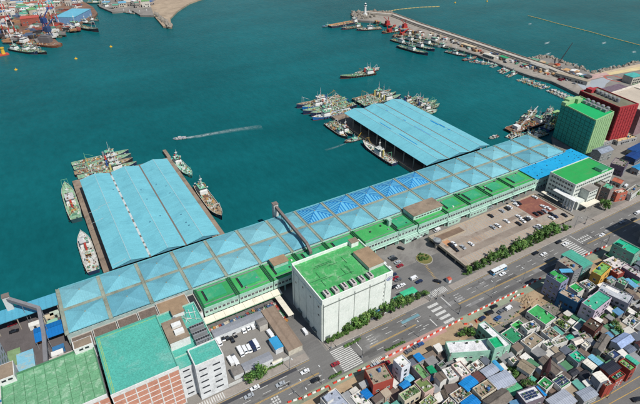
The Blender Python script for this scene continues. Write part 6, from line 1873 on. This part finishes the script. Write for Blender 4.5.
def boat(x, y, ang, L, B, label, hullc=(40, 60, 96), deckc=(150, 178, 150), style='trawler', name='fishing_boat', group=None, fh=None, acc=1):
    fh = fh or max(1.2, min(3.2, L * .055))
    t = thing(name, label, 'boat', (x, y, -3), ang, group)
    put('hull', hull_mesh(L, B, hullc, fh, max(.5, L * .035) if style not in ('barge', 'open') else .1, square=style in ('barge',), deckc=deckc), t)
    d = fh - .9
    wh = {'trawler': (.08, .24), 'aft': (-.38, -.2), 'mid': (-.12, .06), 'small': (-.1, .12), 'tanker': (-.42, -.25), 'barge': (-.44, -.34), 'open': (-.3, -.18)}[style]
    hw = B / 2 * .68
    xa, xb = wh[0] * L, wh[1] * L
    hh = max(1.9, min(3.0, L * .06))
    sup = white
    b = MB(); b.box(xa, xb, -hw, hw, d, d + hh); b.build('deckhouse', sup, t)
    lv = d + hh
    if L > 24:
        b = MB(); b.box(xa + .4, xb - .6, -hw * .85, hw * .85, lv, lv + 2.3); b.build('bridge', sup, t); 
        b = MB(); b.box(xa + .36, xb - .56, -hw * .87, hw * .87, lv + 1.1, lv + 1.75); b.build('bridge_windows', glass, t)
        lv += 2.3
    else:
        b = MB(); b.box(xa - .03, xb + .03, -hw - .03, hw + .03, d + hh * .55, d + hh * .85); b.build('cabin_windows', glass, t)
    b = MB(); b.box(xa + .1, xb - .2, -hw * .95, hw * .95, lv, lv + .14); b.build('cabin_roof', random.choice([paint((206, 210, 206)), paint((120, 190, 160)), paint((196, 196, 196))]), t)
    if L > 14:
        b = MB(); mh = L * .22 + 2; xm = (xa + xb) / 2
        b.bar((xm, 0, lv), (xm, 0, lv + mh * .7), .16, 0, .07, 6); b.box(xm - .05, xm + .05, -1.1, 1.1, lv + mh * .4, lv + mh * .46); b.box(xm - .5, xm + .5, -.5, .5, lv + .1, lv + .9)
        b.bar((xm, -1.2, lv), (xm, 0, lv + mh * .55), .08); b.bar((xm, 1.2, lv), (xm, 0, lv + mh * .55), .08)
        b.build('mast', white, t)
        b = MB(); xf = xa - L * .03; b.box(xf - .7, xf + .7, -.6, .6, d, lv + .4); b.build('funnel', random.choice([paint((200, 190, 120)), paint((60, 90, 150)), paint((190, 70, 60)), steel]), t)
    if style in ('trawler', 'mid', 'aft') and L > 22:
        for sx in ((.36,) if style != 'trawler' else (-.26,)) + ((-.34,) if style == 'mid' else ()):
            b = MB(); q = sx * L
            b.bar((q, -B * .3, d), (q, -B * .22, d + L * .16), .13); b.bar((q, B * .3, d), (q, B * .22, d + L * .16), .13); b.bar((q, -B * .24, d + L * .16), (q, B * .24, d + L * .16), .13)
            b.bar((q, 0, d + L * .16), (q + L * .14 * (1 if sx < 0 else -1), 0, d + L * .09), .1)
            b.build('gantry', random.choice([white, paint((120, 190, 150)), paint((206, 170, 90))]), t)
    if style == 'tanker':
        b = MB(); b.box(-.2 * L, .36 * L, -.25, .25, d + .3, d + .7)
        for k in range(6): b.box(-.18 * L + k * .09 * L, -.15 * L + k * .09 * L, -B * .3, B * .3, d, d + .5)
        b.build('cargo_pipes', paint((110, 160, 120)), t)
    # hatches
    if L > 18 and style != 'barge':
        for k in range(int(L / 9)):
            hx = U(-.42, .42) * L
            if xa - 1.5 < hx < xb + 1.5: continue
            b = MB(); b.box(-1.1, 1.1, -B * .2, B * .2, 0, .55); b.build('hatch', random.choice(boat_gear[:4] + boat_gear[5:7]), t, (hx, 0, d))
    # nets, ropes, boxes: loose gear nobody could count
    b = MB()
    for k in range(int(L * 2.2 * acc)):
        gx = U(-.46, .42) * L
        if xa - .6 < gx < xb + .6 and style != 'small':
            if R() < .6: continue
            gz = lv + .14
        else: gz = d
        gy = U(-.38, .38) * B * (1 if gx < .2 * L else .55)
        s, q = U(.2, .8), U(.2, .7)
        b.box(gx - s, gx + s, gy - q, gy + q, gz, gz + U(.25, 1.1), int(U(0, 7.99)))
    for k in range(int(L * .25)):
        gx, gy = U(-.44, .4) * L, U(-.4, .4) * B * .7
        b.bar((gx, gy, d), (gx + U(-.5, .5), gy, d + U(1, 3.2)), .07, int(U(0, 7.99)))
    stuff(b.build('deck_gear', boat_gear, t))
    b = MB()
    for k in range(int(L / 3.2)):
        gx = -.45 * L + k * 3.2
        if gx > .3 * L: break
        for s in (-1, 1): b.cyl(gx, s * B * .5 + s * .12, .3, fh - .3, .3, n=6)
    stuff(b.build('fenders', rubber, t))
    return t
NV, TQ, BL, BK, WH, GNV, RD = (38, 56, 88), (70, 176, 172), (40, 116, 186), (42, 44, 50), (214, 218, 216), (52, 84, 90), (150, 46, 44)
DG, DT, DW, DR = (146, 184, 152), (166, 146, 120), (206, 208, 204), (132, 92, 72)
boat(-1.6, 355, H2, 54, 9, 'large fishing boat with green rimmed bow on the left side of west pier', GNV, DG, 'mid')
boat(-1.3, 288, H2, 45, 8.6, 'white decked fishing boat on the left pier nearest the hall', NV, DW, 'trawler')
boat(85, 364, -H2 + .08, 38, 7.5, 'turquoise hulled boat at the right corner of the west pier', TQ, (150, 210, 190), 'aft')
boat(85.8, 304, -H2, 51, 8.6, 'long fishing boat with tall mast on the right side of west pier', NV, DT, 'aft')
for i, (yy, hc, dc, st, lb) in enumerate(((388.2, NV, DG, 'trawler', 'boat touching the west pier head in the rafted row'), (396.6, BK, DT, 'trawler', 'second rafted boat out from the west pier head'), (405, GNV, DG, 'trawler', 'third rafted boat out from the west pier head'), (413.4, NV, DG, 'trawler', 'outermost rafted boat off the west pier head'))):
    boat(30 + U(-2, 2), yy, 0, 46, 7.8, lb, hc, dc, st, acc=1.5)
boat(247, 391.8, math.pi, 46, 8.4, 'bright blue hulled boat at the east pier head', BL, DW, 'trawler')
for i, (yy, xx, hc, dc, lb) in enumerate(((400.6, 254, NV, DG, 'navy boat rafted beside the bright blue one'), (409.2, 250, NV, DG, 'third boat of the east pier raft'), (417.8, 254, BL, DG, 'fourth boat of the east pier raft'), (426.2, 252, NV, DT, 'outermost boat of the east pier raft'))):
    boat(xx, yy, math.pi, 54, 8, lb, hc, dc, 'mid' if i % 2 else 'trawler', acc=1.5)
for i, (yy, lb) in enumerate(((394, 'inner boat moored behind the east pier head'), (402.4, 'middle boat moored behind the east pier head'), (410.8, 'outer boat moored behind the east pier head'))):
    boat(310, yy, 0, 50, 7.8, lb, (NV, BK, GNV)[i], (DG, DG, DT)[i], 'trawler', acc=1.5)
for i, (xx, lb) in enumerate(((237.6, 'inner cluttered boat on the left side of the east pier'), (230.6, 'outer cluttered boat on the left side of the east pier'))):
    boat(xx, 360 - i * 2, -H2, 37, 6.6, lb, (NV, GNV)[i], (DG, DR)[i], 'trawler', acc=1.8)
tg_ = boat(235.5, 335, math.pi, 22, 6, 'black work tug with yellow crane arm left of the east pier', BK, (70, 72, 76), 'small', name='tug_boat')
b = MB(); b.bar((-3, 0, 1.4), (-7, 0, 6), .25); b.bar((-7, 0, 6), (-10, 0, 2.5), .2); b.build('crane_arm', paint((222, 178, 60)), tg_)
boat(237.6, 302, H2, 46, 8, 'navy boat with white deck along the left side of the east pier', NV, DW, 'mid', acc=.8)
for i, (x, y, a, L, hc, lb, st) in enumerate(((336, 382, .0, 33, NV, 'moored boat with blue tarpaulin right of the east shed', 'mid'), (338, 373, 0, 35, WH, 'white hulled boat right of the east shed', 'trawler'), (341, 364.5, 0, 37, BK, 'black bowed boat right of the east shed', 'mid'), (340, 356, 0, 32, NV, 'green railed boat right of the east shed', 'mid'), (334, 347.5, 0, 22, WH, 'short boat nearest the shed among the right hand raft', 'aft'))):
    boat(x, y, a, L, 7.4, lb, hc, DG, st, acc=1.6)
for i, yy in enumerate((322, 303, 286)):
    boat(322, yy, H2, 17, 4.6, ('farthest', 'middle', 'nearest')[i] + ' little boat whose mast shows above the east shed eave', WH, DW, 'small')
boat(348, 274, math.pi, 11, 3.8, 'little black launch off the hall quay', BK, DW, 'small', name='launch')
bg = boat(391, 275, math.pi, 46, 13, 'brown decked crane barge beside the green tower', (70, 52, 48), DR, 'barge', name='crane_barge', fh=2.4)
b = MB()
for s in (-.5, .5): b.bar((8, s, 2), (-12, s * .4, 19), .14)
for k in range(10):
    f = k / 9; b.bar((8 - 20 * f, -.5 + .3 * f, 2 + 17 * f), (8 - 20 * min(1, f + .1), .5 - .3 * f, 2 + 17 * min(1, f + .1)), .08)
b.build('crane_boom', white, bg)
b = MB(); b.box(10, 15, -3, 3, 1.5, 5); b.build('crane_cab', white, bg)
gv = boat(415, 262, .1, 27, 9, 'work vessel with tall pale green gantry beside the green tower', (60, 80, 130), (120, 150, 120), 'barge', name='work_vessel', fh=2.2)
b = MB()
for sx in (-3, 4):
    for sy in (-3.4, 3.4): b.bar((sx, sy, 1), (sx * .7, sy * .6, 15), .4)
b.box(-4, 5, -3, 3, 14, 15.2)
for k in range(3): b.bar((-3, -3.2, 3 + k * 4), (4, -3.0, 6 + k * 4), .2); b.bar((-3, 3.2, 3 + k * 4), (4, 3.0, 6 + k * 4), .2)
b.build('gantry', mat('gantry_green', (150, 190, 130), .7, .15, .3), gv)
boat(427, 277, .5, 26, 6.5, 'white boat moored behind the green gantry vessel', WH, DW, 'mid', acc=1.5)
boat(378, 262, math.pi, 24, 6, 'small grey boat at the quay left of the crane barge', (90, 96, 104), DW, 'mid', acc=1.5)
for i, (x, y, a, L, hc, lb) in enumerate(((384, 255.5, math.pi, 26, NV, 'small trawler squeezed between crane barge and hall corner'), (368, 268, .2, 22, WH, 'white boat off the hall corner beside the crane barge'), (404, 284, .1, 30, GNV, 'green trawler outside the crane barge'), (428, 268, .3, 24, BK, 'black boat behind the green gantry vessel'), (436, 284, .4, 28, NV, 'navy trawler farthest right in the tower basin'), (418, 292, .2, 26, WH, 'white trawler outermost in the tower basin'))):
    boat(x, y, a, L, 6.6, lb, hc, (DG, DW, DT)[i % 3], 'mid', acc=1.8)
# two coasters in the fairway
boat(334, 474, math.pi - .18, 46, 8, 'dark hulled small tanker lying in the middle of the basin', (52, 40, 44), (110, 160, 126), 'tanker', name='tanker')
boat(353, 480, .04, 36, 8, 'white housed coaster alongside the small tanker', (70, 46, 46), DW, 'mid', name='coaster')
# launch under way
p = gp(180, 139, -3)
boat(p.x, p.y, math.atan2(wk[0][1] - wk[2][1], wk[0][0] - wk[2][0]), 12, 3.8, 'blue and white launch under way trailing a wake', BL, DW, 'small', name='launch', acc=.4)
# breakwater boats
boat(450, 684, math.pi + .1, 56, 13, 'flat brown barge with blue tug at the breakwater head', (60, 70, 90), (190, 146, 104), 'barge', name='barge', acc=.5)
boat(424, 690, math.pi + .1, 22, 8, 'blue tug at the tip of the breakwater', BL, (90, 130, 140), 'small', name='tug_boat')
boat(450, 661, math.pi, 38, 9, 'blue work boat with tan deck near the breakwater head', NV, DT, 'aft')
boat(468, 640, math.pi - .3, 40, 10, 'white railed work barge near the lighthouse', NV, (210, 196, 176), 'mid')
for x, y, L, lb, st in ((488, 612, 32, 'work boat carrying the first red crane', 'aft'), (492, 586, 40, 'work boat carrying the orange red crane', 'aft')):
    q = boat(x, y, math.pi, L, 10, lb, BK, (176, 110, 80), st, name='crane_boat')
    b = MB(); b.box(-1, 5, -3, 3, 1, 5); b.bar((3, 0, 4), (-9, 0, 9), .8); b.bar((5, 0, 4), (8, 0, 12), .7); b.build('crane', paint((176, 58, 52)), q)
for x, y, lb in ((503, 640, 'red crane standing on the breakwater near the lighthouse'), (515, 612, 'second red crane on the breakwater quay')):
    t = thing('quay_crane', lb, 'crane', (x, y, 0))
    b = MB(); b.box(-4, 4, -3, 3, 0, 2); b.build('base', paint((180, 50, 46)), t)
    b = MB(); b.box(-3, 3, -2.4, 2.4, 2, 6); b.build('cab', paint((172, 62, 62)), t)
    b = MB(); b.bar((0, 0, 6), (-8, 0, 13), .5); b.bar((1, 0, 6), (2, 0, 12), .5); b.bar((2, 0, 12), (-8, 0, 13), .15); b.build('jib', paint((168, 60, 58)), t)
for i in range(4):
    p = gp((412.5, 420.5, 428, 435)[i], (51.5, 48, 44.6, 42.2)[i], -3)
    boat(p.x, p.y, -H2 + .2, 52 - i * 4, 8.4, ('outermost', 'second', 'third', 'innermost')[i] + ' trawler in the raft along the breakwater', (NV, NV, WH, NV)[i], (DG, DW, DG, DW)[i], 'mid', acc=1.3)
boat(495, 478, -H2 + .3, 32, 7.4, 'trawler moored behind the breakwater raft', NV, DW, 'mid', acc=1.3)
for i, (u, v, L, lb) in enumerate(((402, 43.5, 40, 'dark trawler at the head end of the breakwater raft'), (411, 41, 40, 'white housed trawler behind the head end of the raft'), (443, 47.5, 34, 'trawler at the near end of the breakwater raft'), (419, 39, 36, 'trawler lying against the quay inside the raft'))):
    p = gp(u, v, -3)
    boat(p.x, p.y, -H2 + .2, L, 8, lb, (NV, BK, NV, WH)[i], (DG, DW, DG, DT)[i], 'mid', acc=1.4)
boat(496, 453.5, 0, 24, 5.4, 'red hulled small boat along the breakwater quay', RD, (170, 90, 84), 'small')
SM = [(493, 440, 'sixth'), (497, 434, 'fifth'), (502, 430, 'fourth')]
for i, (x, y, a, L, lb) in enumerate(((488, 440, -.6, 18, 'small white boat next to the red one'), (492, 433, -.6, 18, 'blue decked small boat two along from the red one'), (495, 427, -.5, 17, 'small boat third along from the red one'), (497, 417, .15, 18, 'solitary small cabin boat midway on the breakwater quay'), (494, 401, .2, 21, 'pair of small boats: the farther white one'), (491, 395, .2, 21, 'pair of small boats: the nearer white one'), (490, 383, .2, 25, 'longer white boat alone on the breakwater quay'))):
    boat(x + 6, y, a, L, 5, lb, WH, DW if i != 1 else (110, 150, 190), 'small')
for i in range(5):
    boat(491.5 + i * .4, 364 - i * 7.4, -.2, 15, 4.2, 'small boat in the berths with yellow covers on the breakwater', WH, (214, 184, 110) if i in (1, 3) else DW, 'small', group='small boats by the yellow covers')
for i in range(7):
    boat(492 - i * .6, 324 - i * 4.6, -.25, 13, 3.6, 'white skiff in the tight row at the root of the breakwater', WH, DW, 'small', group='skiffs at the breakwater root')

# ================================================================ BREAKWATER THINGS
p = gp(365, 15.5, 0)
lh = thing('lighthouse', 'white lighthouse on the breakwater head', 'lighthouse', (p.x, p.y, 0))
b = MB(); b.cyl(0, 0, 0, 2.6, 4.2, 3.8, 14); b.build('base', white, lh)
b = MB(); b.cyl(0, 0, 2.6, 15.5, 2.3, 1.5, 16); b.build('tower', white, lh)
b = MB(); b.cyl(0, 0, 15.5, 16.1, 2.5, n=16); b.build('gallery', white, lh)
b = MB(); b.cyl(0, 0, 16.1, 18.6, 1.3, n=12); b.build('lantern', glass, lh)
b = MB(); b.cyl(0, 0, 18.6, 20.2, 1.7, .15, 12); b.build('cap', white, lh)
boom_m = paint((206, 180, 112))
def boom(name, label, pl):
    b = MB(); P = [gp(u, v, -3) for u, v in pl]
    for a, c in zip(P[:-1], P[1:]):
        d = c - a; n = max(1, int(d.length / 7))
        for k in range(n):
            q = a + d * (k / n); r = a + d * ((k + .86) / n); b.bar((q.x, q.y, -2.8), (r.x, r.y, -2.8), .6, 0, .6, 6)
    tag(b.build(name, boom_m), label, 'oil boom')
boom('floating_boom', 'long yellow floating boom on the outer sea at upper right', [(528, 16), (540, 19), (560, 24.5), (590, 32), (615, 39), (640, 45.5), (670, 53)])
boom('floating_boom', 'short yellow floating boom beyond the breakwater head', [(384, 12), (400, 9.5), (420, 7.5), (440, 6.8)])
for k, (u, v, lb) in enumerate(((111, 47, 'yellow mooring buoy farthest right of three near the shipyard'), (76, 59, 'yellow mooring buoy in the middle of three near the shipyard'), (16, 70, 'yellow mooring buoy farthest left near the picture edge'), (455, 3, 'left yellow marker buoy at the top picture edge'), (487, 1.5, 'right yellow marker buoy at the top picture edge'))):
    p = gp(u, v, -3)
    t = thing('buoy', lb, 'buoy', (p.x, p.y, -3))
    b = MB(); b.cyl(0, 0, -.5, .9, 1.9, 1.7, 12); b.build('float', paint((230, 186, 60)), t)
    b = MB(); b.cyl(0, 0, .9, 2.6, .5, .2, 8); b.build('topmark', paint((226, 180, 60)), t)
def crate_row(n, u0, u1, fv, label, group, cs, sz=(3, 5)):
    for k in range(n):
        u = U(u0, u1); p = gp(u, fv(u) + U(-1.6, 1.6), 0)
        c = random.choice(cs)
        t = thing('cargo_stack', label % c[0], 'cargo', (p.x, p.y, 0), U(-.3, .3), group % c[0])
        b = MB(); a, e, h = U(*sz) / 2, U(*sz) / 3, U(1.2, 3.2); b.box(-a, a, -e, e, 0, h); b.build('stack', paint(c[1]), t)
        b = MB(); b.box(-a * 1.05, a * 1.05, -e * 1.05, e * 1.05, h, h + .2); b.build('cover', paint(tuple(min(255, int(x * 1.15)) for x in c[1])), t)
CS = [('white', (206, 206, 202)), ('white', (214, 212, 206)), ('blue', (88, 116, 146)), ('orange', (176, 140, 100)), ('brown', (120, 98, 84)), ('green', (84, 134, 112)), ('dark', (70, 70, 74)), ('dark', (80, 78, 78)), ('red', (156, 84, 74)), ('tan', (172, 158, 136))]
crate_row(60, 428, 562, lambda u: 40.5 + (u - 446) * .33, '%s stack of nets and crates on the breakwater quay', '%s stacks on the breakwater quay', CS)
crate_row(24, 376, 425, lambda u: 23 + (u - 376) * .26, '%s stack of gear on the outer breakwater', '%s stacks on the outer breakwater', CS)
crate_row(34, 532, 590, lambda u: 62 + (u - 532) * .27, '%s pile of cargo on the reclaimed corner behind the seawall', '%s piles on the reclaimed corner', CS, (5, 10))
crate_row(30, 590, 636, lambda u: 92 + (u - 590) * .08, '%s hut or container beside the sports ground', '%s huts beside the sports ground', CS, (5, 10))
crate_row(18, 3, 8, lambda u: 0, '%s', '%s', CS) if False else None
# quay sheds on the breakwater
def long_shed(label, a, c, wd, h, rc, wc_=(190, 186, 176)):
    a, c = gp(*a), gp(*c); d = c - a; L = d.length
    t = thing('quay_shed', label, 'shed', ((a.x + c.x) / 2, (a.y + c.y) / 2, 0), math.atan2(d.y, d.x))
    b = MB(); b.box(-L / 2, L / 2, -wd / 2, wd / 2, 0, h); b.build('wall', wallpaint(wc_), t)
    b = MB(); b.box(-L / 2 - .3, L / 2 + .3, -wd / 2 - .3, wd / 2 + .3, h, h + .3); b.build('roof', flat_mat(rc), t)
    wall_windows(t, (L / 2, wd / 2), (-L / 2, wd / 2), 0, h, 1.8, 1.4, 3.4, 3, .1, darkmetal); wall_windows(t, (-L / 2, -wd / 2), (L / 2, -wd / 2), 0, h, 1.8, 1.4, 3.4, 3, .1, darkmetal)
    return t
long_shed('long low tan shed at the root of the breakwater', (556, 76), (588, 85), 8, 4.5, (170, 158, 140))
long_shed('pale shed midway along the breakwater', (484, 56), (495, 59.5), 6, 3.5, (206, 202, 190))
long_shed('green roofed shed midway along the breakwater', (500, 58.5), (507, 61), 6, 3.5, (52, 160, 110))
long_shed('low grey wall shed near the reclaimed corner', (530, 66), (547, 72), 6, 4, (168, 166, 160))
long_shed('cream shed near the trawler raft on the breakwater', (462, 46), (475, 50), 6, 3.5, (208, 190, 160))
long_shed('teal roofed sports pavilion at the right edge', (626, 83), (636, 81), 12, 8, (80, 176, 170))
long_shed('big white curved hall roof at the right edge', (612, 104), (650, 91), 14, 9, (226, 216, 200))
long_shed('red container office beside the red tower', (600, 101), (609, 98), 8, 6, (200, 66, 60), (190, 60, 56))
long_shed('purple grey depot roof beside the white hall', (604, 96), (622, 91), 12, 6, (120, 104, 116))
cr = thing('crawler_crane', 'black lattice boom crane on the reclaimed corner', 'crane', gp(557, 67.5, 0))
b = MB(); b.box(-3, 3, -2.5, 2.5, 0, 1.6); b.build('tracks', darkmetal, cr)
b = MB(); b.box(-3.4, 2.6, -2, 2, 1.6, 4.6); b.build('cab', paint((196, 90, 60)), cr)
b = MB(); q = gp(581, 44, 12) - gp(557, 67.5, 0); q = Vector((q.x, q.y, 0)); q = q * (38 / q.length); q.z = 22
for s in (-.6, .6): b.bar((0, s, 4), (q.x, q.y + s * .3, q.z), .22)
for s in (0, 1.2): b.bar((0, 0, 4 + s), (q.x, q.y, q.z + s * .3), .22)
b.build('boom', darkmetal, cr)
# ================================================================ FAR SHORE: SHIPYARD AND FISHING QUARTER
boat(0, 784, -.95, 52, 10, 'green decked tanker moored nearest at the shipyard', NV, (110, 170, 130), 'tanker', name='tanker')
boat(12, 776, -.95, 46, 9, 'second green decked ship beside the shipyard tanker', BK, (140, 180, 150), 'tanker', name='tanker')
boat(22, 811, -.82, 66, 17, 'rust brown barge with a grey block off the shipyard', (120, 76, 56), (158, 106, 74), 'barge', name='barge', acc=.6)
boat(8, 852, -.86, 50, 11, 'black hulled ship on the shipyard slip', BK, (90, 70, 66), 'aft', name='coaster')
boat(90, 872, -1.12, 74, 12, 'long dark coaster beside the blue roofed boathouse', (44, 52, 62), (104, 120, 110), 'aft', name='coaster')
boat(140, 1054, -.5, 34, 9, 'navy ship at the top picture edge left of the fishing quarter', NV, DG, 'mid', name='coaster')
boat(149, 1000, -1.3, 54, 10, 'grey ship along the quay of the fishing quarter', (70, 74, 80), DW, 'mid', name='coaster')
for i, (u, v, lb) in enumerate(((124, 12.5, 'small boat at the left of the fishing quarter slip'), (130, 13.5, 'small boat in the middle of the fishing quarter slip'), (140, 14, 'dark boat drawn up on the fishing quarter slip'), (147, 13, 'boat drawn up next to the spit'))):
    p = gp(u, v, -3); boat(p.x, p.y, -1.0, 24, 6, lb, (BK, WH, BK, RD)[i], DT, 'small')
for i, (u, v, L) in enumerate(((66, 31.5, 34), (70, 30, 34), (55, 37, 30), (60, 35.5, 30), (30, 47.5, 30), (34, 50, 32), (86, 23.5, 40), (92, 20.5, 30), (104, 3, 30), (99, 0, 30))):
    p = gp(u, v, -3)
    boat(p.x, p.y, -.95 + U(-.1, .1), L, 7.5, ('dark boat left of the slip end', 'pale boat at the slip end', 'grey boat behind the rust brown barge', 'navy boat behind the rust brown barge', 'small navy boat beside the shipyard tankers', 'outer small boat beside the shipyard tankers', 'trawler below the boathouse point', 'trawler at the tip of the boathouse point', 'trawler between boathouse and fishing quarter', 'trawler farthest up between boathouse and fishing quarter')[i], (BK, WH, (90, 92, 98), NV, NV, GNV, NV, BK, WH, NV)[i], (DT, DW, DG)[i % 3], 'mid', acc=1.3)
# grey block on the barge
p = gp(46.5, 42, 0)
gb_ = thing('steel_block', 'grey ship section standing on the rust brown barge', 'ship block', (p.x, p.y, -.7), -.8)
b = MB(); b.prism([(-9, -5), (9, -5), (7, 5), (-8, 5)], 0, 8); b.build('shell', mat('block_grey', (116, 112, 114), .8, .1, .2), gb_)
b = MB(); b.box(-6, 6, -3, 3, 8, 10); b.build('top', mat('block_grey', (116, 112, 114)), gb_)
# boathouse
def block(label, quad, z, rc, wc_, name='building', cat='building', windows=True, kind='flat'):
    P = [tuple(gp(u, v, z)[:2]) for u, v in quad]
    c, l1, l2, ang = rectify(P)
    t = thing(name, label, cat, (c.x, c.y, 0), ang)
    hx, hy = l1 / 2, l2 / 2
    b = MB(); b.box(-hx, hx, -hy, hy, 0, z); b.build('wall', wallpaint(wc_), t)
    b = MB(); b.box(-hx - .3, hx + .3, -hy - .3, hy + .3, z, z + .5); b.build('roof', sheet_mat(rc), t)
    if windows:
        for a, e in (((-hx, -hy), (hx, -hy)), ((hx, -hy), (hx, hy)), ((-hx, hy), (-hx, -hy)), ((hx, hy), (-hx, hy))):
            wall_windows(t, a, e, 0, z, 2.0, 1.8, 4.5, 3.6, .15, frames)
    return t
block('big blue roofed boathouse on the shipyard point', [(57, 17), (70, 9), (92, 9), (72, 18)], 10, (112, 188, 214), (120, 160, 200), 'boathouse', 'boathouse', False)
block('red roofed workshop in the shipyard', [(18, 19.5), (22, 17), (38.5, 15), (39, 17.5)], 11, (200, 92, 76), (160, 90, 78), 'workshop', 'workshop')
# gantry crane with red and white legs
WR = [paint((226, 220, 216)), paint((206, 60, 54))]
def aleg(b, a, c, r=.65, n=8):
    a, c = Vector(a), Vector(c)
    for k in range(n): b.bar(a + (c - a) * (k / n), a + (c - a) * ((k + 1) / n), r, k % 2, r, 6)
def portal(u, v, h, span, label, ang):
    p = gp(u, v, 0)
    t = thing('portal_crane', label, 'crane', (p.x, p.y, 0), ang)
    for s in (-1, 1):
        b = MB(); aleg(b, (s * span / 2, -6, 0), (s * span / 2 * .55, 0, h)); b.build('leg', WR, t)
        b = MB(); aleg(b, (s * span / 2, 6, 0), (s * span / 2 * .55, 0, h)); b.build('leg', WR, t)
        b = MB(); b.bar((s * span / 2, -6, .8), (s * span / 2, 6, .8), .7, 1); b.build('sill', WR, t)
    b = MB(); b.bar((-span / 2 * .9, 0, h), (span / 2 * .9, 0, h), 1.4, 0); b.build('girder', WR, t)
    b = MB(); b.box(-3, 3, -3, 3, h, h + 4); b.build('machine_house', white, t)
    b = MB(); b.bar((0, 0, h + 3), (span * .5, -12, h + 34), .8, 0); b.build('jib', WR, t)
portal(8, 37, 62, 26, 'left red and white banded shipyard portal crane', -.9)
portal(51, 25, 66, 24, 'right red and white banded shipyard portal crane', -.9)
def jib_crane(u, v, h, c, label):
    p = gp(u, v, 0); t = thing('jib_crane', label, 'crane', (p.x, p.y, 0), U(-1, 1))
    for sx in (-4, 4):
        for sy in (-4, 4):
            b = MB(); b.bar((sx, sy, 0), (sx * .4, sy * .4, h * .5), .7); b.build('leg', paint(c), t)
    b = MB(); b.box(-3.4, 3.4, -3.4, 3.4, h * .5, h * .5 + 7); b.build('cab', paint(c), t)
    b = MB(); b.bar((0, 0, h * .5 + 6), (14, 0, h + 6), .8); b.bar((-2, 0, h * .5 + 7), (-3, 0, h), .6); b.build('jib', paint(c), t)
jib_crane(47, 32, 26, (52, 76, 130), 'navy blue jib crane in the middle of the shipyard')
jib_crane(1, 33, 34, (70, 100, 150), 'blue jib crane at the left picture edge of the shipyard')
jib_crane(50, 38, 18, (58, 80, 120), 'small blue crane at the end of the slip')
# yellow and red dock caisson at the left edge
p = gp(4, 55, -3)
yc_ = thing('dock_float', 'yellow and red floating pontoon crane base at the left edge', 'pontoon', (p.x, p.y, -3), .2)
yc_.scale = (.62, .62, .62)
b = MB(); b.box(-14, 9, -7, 7, -.6, 2.4); b.build('pontoon', paint((196, 82, 66)), yc_)
b = MB(); b.cyl(0, 0, 2.4, 14, 4, 3.2, 12); b.build('column', paint((226, 186, 66)), yc_)
b = MB(); b.cyl(0, 0, 14, 16, 4.4, n=12); b.build('collar', paint((214, 172, 60)), yc_)
b = MB(); b.cyl(-9, 0, 2.4, 10, 2.6, n=12); b.build('stub_column', paint((206, 96, 72)), yc_)
# shipyard clutter
def yard_pile(u, v, label, group, c):
    p = gp(u, v, 0); t = thing('steel_pile', label, 'pile', (p.x, p.y, 0), U(0, 3), group)
    for k in range(3):
        b = MB(); a, e = U(2, 7), U(1, 3); b.box(-a, a, -e, e, 0, U(1, 3.5)); b.build('stack', paint(c), t, (U(-4, 4), U(-4, 4), 0), U(0, 3))
PC = [('rust brown', (128, 78, 58)), ('red', (150, 84, 74)), ('blue', (90, 108, 134)), ('grey', (134, 130, 128)), ('orange', (164, 124, 92)), ('dark', (64, 60, 62)), ('white', (206, 204, 200)), ('green', (96, 134, 118))]
for k in range(110):
    u = U(0, 78); v = U(14, 42) - max(0, u - 40) * .25
    n_, c = random.choice(PC)
    yard_pile(u, v, n_ + ' pile of steel and gear on the shipyard ground', n_ + ' piles in the shipyard', c)
# houses of the far quarter: a dense mass of small buildings behind the shipyard
far_roofs = [((226, 222, 214), 'white'), ((206, 196, 180), 'cream'), ((92, 176, 150), 'teal'), ((120, 180, 210), 'pale blue'), ((70, 110, 160), 'blue'), ((180, 110, 90), 'terracotta'), ((150, 146, 142), 'grey'), ((120, 170, 110), 'green'), ((226, 226, 228), 'bright white')]
def far_house(u, v, label, group, c, h, w_):
    p = gp(u, v, 0)
    t = thing('town_house', label, 'house', (p.x, p.y, 0), U(-.5, .5), group)
    wc_ = random.choice([(214, 208, 198), (196, 186, 172), (226, 224, 220), (170, 160, 152)])
    a, e = w_ / 2, w_ * U(.35, .6)
    b = MB(); b.box(-a, a, -e, e, 0, h); b.build('wall', wallpaint(wc_), t)
    b = MB(); b.box(-a - .2, a + .2, -e - .2, e + .2, h, h + .5); b.build('roof', flat_mat(c), t)
    wall_windows(t, (-a, -e), (a, -e), 0, h, 1.7, 1.5, 3.6, 3.2, .2, darkmetal)
    wall_windows(t, (-a, e), (-a, -e), 0, h, 1.7, 1.5, 3.6, 3.2, .2, darkmetal)
for k in range(190):
    v = U(-16, 17); u = U(-6, 82 if v < 3 else 55 if v > 8 else 70)
    c, n_ = random.choice(far_roofs)
    far_house(u, v, n_ + ' roofed house in the quarter behind the shipyard', n_ + ' roofed houses behind the shipyard', c, U(4, 11), U(7, 15))
for k in range(70):
    u = U(106, 152); v = U(-14, 8.5)
    c, n_ = random.choice(far_roofs)
    far_house(u, v, n_ + ' roofed house in the quarter by the spit', n_ + ' roofed houses by the spit', c, U(4, 10), U(7, 14))
